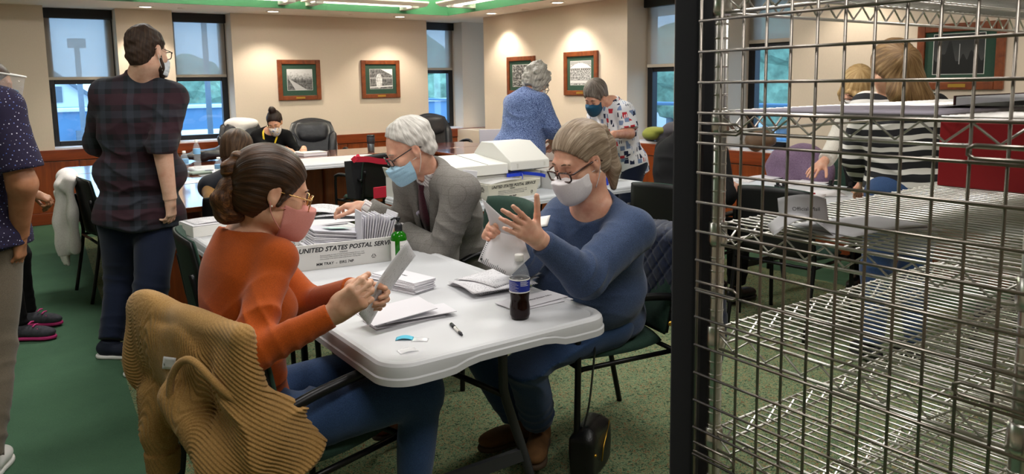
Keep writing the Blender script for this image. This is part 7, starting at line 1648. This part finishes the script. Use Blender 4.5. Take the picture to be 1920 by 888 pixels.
MB().tube(smooth_path([(-0.26, -0.16, 0.39), (-0.28, -0.13, 0.36), (-0.20, -0.12, 0.40)], 6), 0.02, 4, rect=(0.045, 0.006)).build('handle', m_red, tg)
bx('red_panel', (-0.18, -0.30, 0.03), (0.04, -0.29, 0.13), m_red, tg, 0.004)
# handbag, folded paper on the floor
hbg = thing('handbag', 'small black leather handbag with gold zip on the floor by the chair leg', 'bag', (1.82, 2.10, 0.0), 0.5)
S_ = Sdf(); S_.box((0, 0, 0.085), (0.115, 0.048, 0.085), None, 0.022, 0.02); S_.box((0, 0, 0.17), (0.085, 0.026, 0.025), None, 0.018, 0.05); S_.lump(0.004, 40, 1); sdf_obj('bag', S_, 0.006, mat('bag_leather', '#101012', 0.35, bump=0.3, bscale=200), hbg)
m_gold = mat('gold_metal', '#c99c3f', 0.3, metal=1.0); MB().tube([(-0.02, -0.054, 0.05), (0.0, -0.054, 0.10), (0.08, -0.05, 0.17)], 0.003, 6).build('zip', m_gold, hbg); MB().lathe([(0.006, 0.10), (0.009, 0.105), (0.006, 0.11)], -0.09, -0.052, 10).build('buckle', m_gold, hbg)
MB().tube(smooth_path([(-0.09, 0, 0.18), (-0.07, -0.02, 0.28), (-0.05, -0.03, 0.42), (-0.02, -0.03, 0.56), (0.02, 0.0, 0.66)], 6), 0.006, 4, rect=(0.014, 0.004)).build('strap', m_black, hbg)
sheet('paper_scrap', frameM(PZ(275, 728, 0.001), nrm(PZ(300, 716, 0)-PZ(275, 728, 0)), V(0, 0, 1)+V(-0.5, 0.5, 0)), 0.10, 0.03, m_paper, 'small white paper scrap on the carpet left of the tan cardigan', 'paper', None, 0.01)

# rack contents: papers on the shelves
RZ = 1.211+0.005
sheet('folded_flyer', frameM(PZ(1450, 442, RZ), V(0.55, -0.6, 0), V(0.6, 0.55, 0.0)), 0.10, 0.10, m_env, 'white folded flyer lying at the left of the middle rack shelf', 'paper', None, 0.03, 0.0, 0.001)
fe = sheet('curled_envelope', frameM(PZ(1462, 425, RZ)+V(0, 0, 0.005), V(0.6, -0.55, 0.0), V(0.25, 0.25, 0.6)), 0.085, 0.05, m_env, 'curled open envelope printed Official Mail standing on the middle rack shelf', 'envelope', None, 0.02, 0.0, 0.001)
text('lettering', 'Official Mail', 0.010, frameM(PZ(1462, 425, RZ)+V(0.012, -0.011, 0.022), V(0.6, -0.55, 0), V(0.25, 0.25, 0.6)) @ Matrix.Translation((0.0, 0.0, 0.0215)), m_ink, fe)
sheet('paper', frameM(PZ(1560, 446, RZ+0.002), V(0.8, -0.35, 0), V(0.35, 0.8, 0)), 0.22, 0.13, m_paper, 'white sheet on the middle rack shelf, left of the other', 'paper', None, 0.006)
sheet('paper', frameM(PZ(1600, 444, RZ+0.006), V(0.9, -0.15, 0), V(0.15, 0.9, 0)), 0.20, 0.12, m_paper, 'white sheet on the middle rack shelf, overlapping on the right', 'paper', None, 0.004)
RZ2 = 1.420+0.005
m_lilac = mat('lilac_paper', '#b9b0bf', 0.8)
sheet('paper_pad', frameM(V(1.13, 0.90, RZ2), V(0, -1, 0), V(1, 0, 0)), 0.36, 0.30, m_lilac, 'greyish lilac paper sheets at the left of the upper rack shelf', 'paper', None, 0.002, 0.004, 0.006)
for k, (y, x, a, lab) in enumerate(((0.66, 1.30, 0.1, 'printed sheet curling up in the middle of the upper rack shelf'), (0.60, 1.45, -0.1, 'white sheet under the curling one on the upper rack shelf'))):
    sheet('paper', frameM(V(x, y, RZ2+0.002), V(math.sin(a), -math.cos(a), 0), V(math.cos(a), math.sin(a), 0)), 0.20, 0.26, m_print if k == 0 else m_paper, lab, 'paper', None, 0.006, 0.02*(k == 0), 0.001)
bx_ = thing('envelope_box', 'long stack of white envelopes at the right of the upper rack shelf', 'envelopes', (1.62, 0.60, RZ2))
bx('stack', (-0.14, -0.18, 0), (0.22, 0.08, 0.018), m_paper, bx_, 0.002); bx('edge_band', (-0.14, 0.081, 0.0), (0.24, 0.084, 0.02), mat('maroon_edge', '#4a1d22', 0.6), bx_)
sheet('paper', frameM(V(1.14, 0.80, 1.635+0.006), V(1, 0, 0), V(0, -1, 0)), 0.7, 0.34, m_paper2, 'large sheet lying on the top rack shelf', 'paper', None, 0.002)
# papers table beyond the mesh: forms, stamps
T3 = 0.7345
for k, (q, a, m, lab) in enumerate((((1405, 342), 0.3, m_print, 'printed form under the seated man\'s hand, papers table'), ((1480, 348), -0.2, m_paper, 'white form in the middle of the papers table'), ((1545, 345), 0.2, m_paper, 'white form before the purple jacket'), ((1545, 372), 0.5, m_print, 'pile of forms at the near side of the papers table'), ((1590, 368), 0.8, m_paper, 'white form next to the striped top'), ((1440, 338), 0.1, m_paper2, 'grey folder at the back of the papers table'))):
    sheet('form', frameM(PZ(*q, T3+0.0006+0.0007*k), V(math.cos(a), math.sin(a), 0), V(-math.sin(a), math.cos(a), 0)), 0.28, 0.21, m, lab, 'paper', 'forms on the papers table', 0.004)
for q, lab in (((1458, 354), 'left of two small black stamps side by side on the papers table'), ((1469, 356), 'right of two small black stamps side by side on the papers table'), ((1557, 354), 'black stamp before the blonde woman'), ((1594, 358), 'black stamp beside the striped top')):
    t_ = thing('rubber_stamp', lab, 'stamp', PZ(*q, T3), 0.2, 'rubber stamps'); bx('block', (-0.022, -0.016, 0), (0.022, 0.016, 0.03), m_black, t_, 0.004); bx('handle', (-0.012, -0.01, 0.03), (0.012, 0.01, 0.062), m_black, t_, 0.005)
t_ = thing('red_marker', 'red marker pen on the papers table', 'pen', PZ(1508, 364, T3+0.008)); MB().tube([(-0.06, 0.03, 0), (0.03, -0.015, 0)], 0.008, 10).build('barrel', m_red, t_); MB().tube([(0.03, -0.015, 0), (0.065, -0.033, 0)], 0.0085, 10).build('cap', mat('marker_cap', '#a01326', 0.4), t_)

# ================================================================ clothes left on chairs
# tan ribbed cardigan over the nearest chair back
def chair_frame(ch):
    a = ch.rotation_euler.z; p = np.array(ch.location); ex = V(math.cos(a), math.sin(a), 0); ey = V(-math.sin(a), math.cos(a), 0)
    return (lambda x, y, z: p+ex*x+ey*y+V(0, 0, z)), ex, ey
def build_cardigan():
    Pc, ex, ey = chair_frame(CHAIR_O); S = Sdf(); R = np.stack([ex, ey, V(0, 0, 1)], 1); tl = nrm(ey*-0.13*1.0+V(0, 0, 1)); n_ = np.cross(ex, tl); R2 = np.stack([ex, n_, tl], 1)
    # over the back: a thick rounded slab front and behind
    S.box(Pc(0.0, -0.292, 0.735), (0.270, 0.036, 0.160), R2, 0.034, 0.05)
    S.ell(Pc(-0.19, -0.325, 0.80), (0.095, 0.045, 0.115), R2, 0.05); S.ell(Pc(-0.245, -0.325, 0.70), (0.048, 0.060, 0.10), R2, 0.05)
    S.ell(Pc(-0.03, -0.335, 0.72), (0.15, 0.030, 0.12), R2, 0.05)
    # collar band hanging below the label
    S.ell(Pc(-0.12, -0.335, 0.585), (0.09, 0.025, 0.050), R2, 0.03)
    # near panel wrapping forward over the armrest and down
    S.ell(Pc(0.215, -0.30, 0.68), (0.070, 0.050, 0.15), R2, 0.05); S.ell(Pc(0.255, -0.25, 0.62), (0.034, 0.09, 0.075), R, 0.05); S.ell(Pc(0.265, -0.21, 0.53), (0.026, 0.10, 0.09), R, 0.04); S.ell(Pc(0.18, -0.32, 0.54), (0.11, 0.045, 0.08), R, 0.05)
    S.cone(Pc(0.01, -0.375, 0.67), Pc(0.19, -0.36, 0.52), 0.038, 0.042, 0.05)
    # sleeves
    S.chain([Pc(-0.17, -0.34, 0.62), Pc(-0.150, -0.35, 0.52), Pc(-0.145, -0.35, 0.42)], [0.045, 0.040, 0.036], 0.03, 'u', True); S.cone(Pc(-0.145, -0.35, 0.46), Pc(-0.145, -0.35, 0.40), 0.044, 0.041, 0.006, 'u', True, True)
    S.chain([Pc(0.18, -0.34, 0.52), Pc(0.225, -0.32, 0.40), Pc(0.24, -0.30, 0.26)], [0.055, 0.052, 0.046], 0.04, 'u', True)
    o0 = Pc(0, -0.3, 0.6)
    def rib(X, Y, Z):
        x = (X-o0[0])*ex[0]+(Y-o0[1])*ex[1]; y = (X-o0[0])*ey[0]+(Y-o0[1])*ey[1]; z = Z-o0[2]
        nearw = 1/(1+np.exp(-(x-0.10)/0.012)); farw = 1/(1+np.exp((x+0.17)/0.012))
        u = (z+0.35*x)*farw+(x*0.95+z*0.22)*(1-farw)*(1-nearw)+(z*0.75+x*0.35+y*0.56)*nearw
        w_ = (1-0.75/(1+np.exp(-(z-0.25)/0.015)))-0.75*np.exp(-(((x+0.05)/0.10)**2+((z-0.10)/0.14)**2))
        return -0.0021*np.sin(u*2*np.pi/0.0095)*w_+0.006*np.sin(x*22+z*15)*np.sin(y*18+z*9)
    S.disp(rib)
    S.folds(Pc(0.14, -0.38, 0.62), ex*0.8+V(0, 0, 0.5), 0.09, 0.013, 0.14); S.folds(Pc(0.28, -0.12, 0.52), V(0, 0, 1)-ey*0.4, 0.10, 0.010, 0.14)
    m = knit_mat('tan_cardigan', '#a8834f', '#93703f', 0.95, 0.1, 350)
    root = thing('cardigan', 'tan ribbed cardigan draped over the back of the nearest armchair', 'cardigan', tuple(Pc(0, -0.3, 0.5)))
    kb = sdf_obj('knit_body', S, 0.0027, m, root)
    lb = patch('woven_label', kb, ((308, 667), (331, 670), (330, 693), (306, 690)), m_paper, root, 0.003)
    p_, n_ = stick(kb, 310, 684, 0.005); ux = nrm(PD(331, 684, 2.0)-PD(306, 684, 2.0)); text('label_mark', 'bjrn', 0.011, frameM(p_, ux, np.cross(n_, ux)), m_ink, lb)
    mb = MB().tube(smooth_path([Pc(0.02, -0.395, 0.62), Pc(0.05, -0.40, 0.74), Pc(0.12, -0.385, 0.80), Pc(0.22, -0.36, 0.74), Pc(0.28, -0.30, 0.66)], 6), 0.010, 8).build('seam_band', m, root)
    own(root)
build_cardigan()
# navy quilted coat on the blue-sweater woman's chair
def build_coat():
    a = 1.5708-0.15; p = V(2.0, 2.30, 0); ex = V(math.cos(a), math.sin(a), 0); ey = V(-math.sin(a), math.cos(a), 0); Pc = lambda x, y, z: p+ex*x+ey*y+V(0, 0, z); R = np.stack([ex, ey, V(0, 0, 1)], 1)
    S = Sdf(); S.box(Pc(-0.02, -0.295, 0.70), (0.30, 0.075, 0.20), R, 0.06, 0.05); S.ell(Pc(-0.22, -0.36, 0.62), (0.14, 0.075, 0.24), R, 0.06); S.ell(Pc(-0.28, -0.33, 0.42), (0.09, 0.09, 0.25), R, 0.06); S.chain([Pc(-0.29, -0.30, 0.72), Pc(-0.33, -0.27, 0.52), Pc(-0.32, -0.26, 0.30)], [0.075, 0.07, 0.06], 0.04)
    o0 = Pc(0, 0, 0)
    def q(X, Y, Z):
        u = (X-o0[0])*ex[0]+(Y-o0[1])*ex[1]+(X-o0[0])*ey[0]*0.5+(Y-o0[1])*ey[1]*0.5
        return 0.005*(np.exp(-((np.mod(u*1.0+Z*0.9, 0.075)-0.0375)/0.006)**2)+np.exp(-((np.mod(u*1.0-Z*0.9, 0.075)-0.0375)/0.006)**2))
    S.disp(q); S.lump(0.010, 14, 6)
    root = thing('quilted_coat', 'dark navy quilted coat hung over the blue-sweater woman\'s chair back', 'coat', tuple(Pc(0, -0.3, 0.5))); sdf_obj('coat_body', S, 0.006, knit_mat('navy_nylon', '#182138', '#111829', 0.55, 0.1, 60), root)
    MB().lathe([(0.001, 0), (0.008, 0), (0.008, 0.004), (0.001, 0.006)], n=12).build('snap_button', m_gold, root).data.transform(frameM(PD(1256, 606, 2.33), V(1, 0, 0), V(0, 0, 1))); own(root)
build_coat()
def drape(name, lab, cat, pts, m, h=0.010, lump=0.012, part='cloth'):
    S = Sdf()
    for c_, r3, R in pts: S.ell(c_, r3, R, 0.05)
    S.lump(lump, 22, 4); root = thing(name, lab, cat, tuple(pts[0][0])); sdf_obj(part, S, h, m, root); own(root); return root
m_wj = knit_mat('white_fleece', '#efeae6', '#e2dcd7', 0.95, 0.05, 200)
a = -H_+0.1; ex, ey = V(math.cos(a), math.sin(a), 0), V(-math.sin(a), math.cos(a), 0); Pc = lambda x, y, z: V(0.82, 6.15, 0)+ex*x+ey*y+V(0, 0, z); R = np.stack([ex, ey, V(0, 0, 1)], 1)
S = Sdf(); S.box(Pc(-0.10, -0.345, 0.60), (0.17, 0.022, 0.27), R, 0.02, 0.03); S.box(Pc(-0.20, -0.37, 0.48), (0.10, 0.018, 0.27), R, 0.018, 0.03); S.ell(Pc(-0.10, -0.33, 0.85), (0.17, 0.055, 0.06), R, 0.04); S.chain([Pc(-0.02, -0.38, 0.80), Pc(-0.06, -0.40, 0.55), Pc(-0.05, -0.40, 0.32)], [0.05, 0.045, 0.04], 0.04, 'u', True)
S.disp(lambda X, Y, Z: 0.008*np.sin(((X-0.5)*ex[0]+(Y-6.1)*ex[1])*75+Z*4)); S.lump(0.010, 20, 4)
root = thing('white_jacket', 'white jacket hung over the chair left of the plaid-shirt man', 'jacket', tuple(Pc(-0.1, -0.33, 0.6))); sdf_obj('cloth', S, 0.008, m_wj, root); own(root)
drape('white_cardigan', 'white jacket over the executive chair of the lanyard woman', 'jacket', [(V(2.60, 9.44, 1.03), (0.20, 0.07, 0.08), None), (V(2.52, 9.42, 0.93), (0.12, 0.06, 0.16), None)], m_wj, 0.012)
m_pur = knit_mat('purple_fleece', '#7d6880', '#6a566e', 0.9, 0.1, 150)
stack_chair('chair behind the papers table, covered by a purple jacket', 5.28, 3.42, H_+0.2)
drape('purple_jacket', 'dusty purple jacket covering a chair back beyond the papers table', 'jacket', [(V(5.02, 3.38, 0.80), (0.07, 0.27, 0.19), None), (V(4.99, 3.52, 0.78), (0.06, 0.14, 0.15), None), (V(5.0, 3.25, 0.76), (0.06, 0.14, 0.14), None)], m_pur, 0.010, 0.015)
drape('coat_pile', 'pile of grey and olive coats on the window ledge beside the dark panel', 'coats', [(V(5.95, 5.66, 0.90), (0.13, 0.26, 0.075), None), (V(5.92, 5.52, 0.96), (0.12, 0.13, 0.08), None)], knit_mat('grey_coat', '#5b5960', '#3c3b42', 0.9), 0.010, 0.014)
drape('olive_jacket', 'olive green jacket on top of the coats by the window', 'jacket', [(V(5.84, 5.66, 0.965), (0.09, 0.15, 0.045), None), (V(5.80, 5.72, 0.92), (0.07, 0.10, 0.06), None)], knit_mat('olive_cloth', '#8d9142', '#6f7433', 0.9), 0.010, 0.010)
drape('brown_bag', 'brown leather bag on the window ledge seen through the mesh', 'bag', [(V(5.90, 4.42, 0.92), (0.10, 0.16, 0.09), None), (V(5.92, 4.36, 0.99), (0.07, 0.08, 0.06), None)], mat('brown_bag_leather', '#5d4632', 0.6, bump=0.3, bscale=90), 0.012, 0.012)
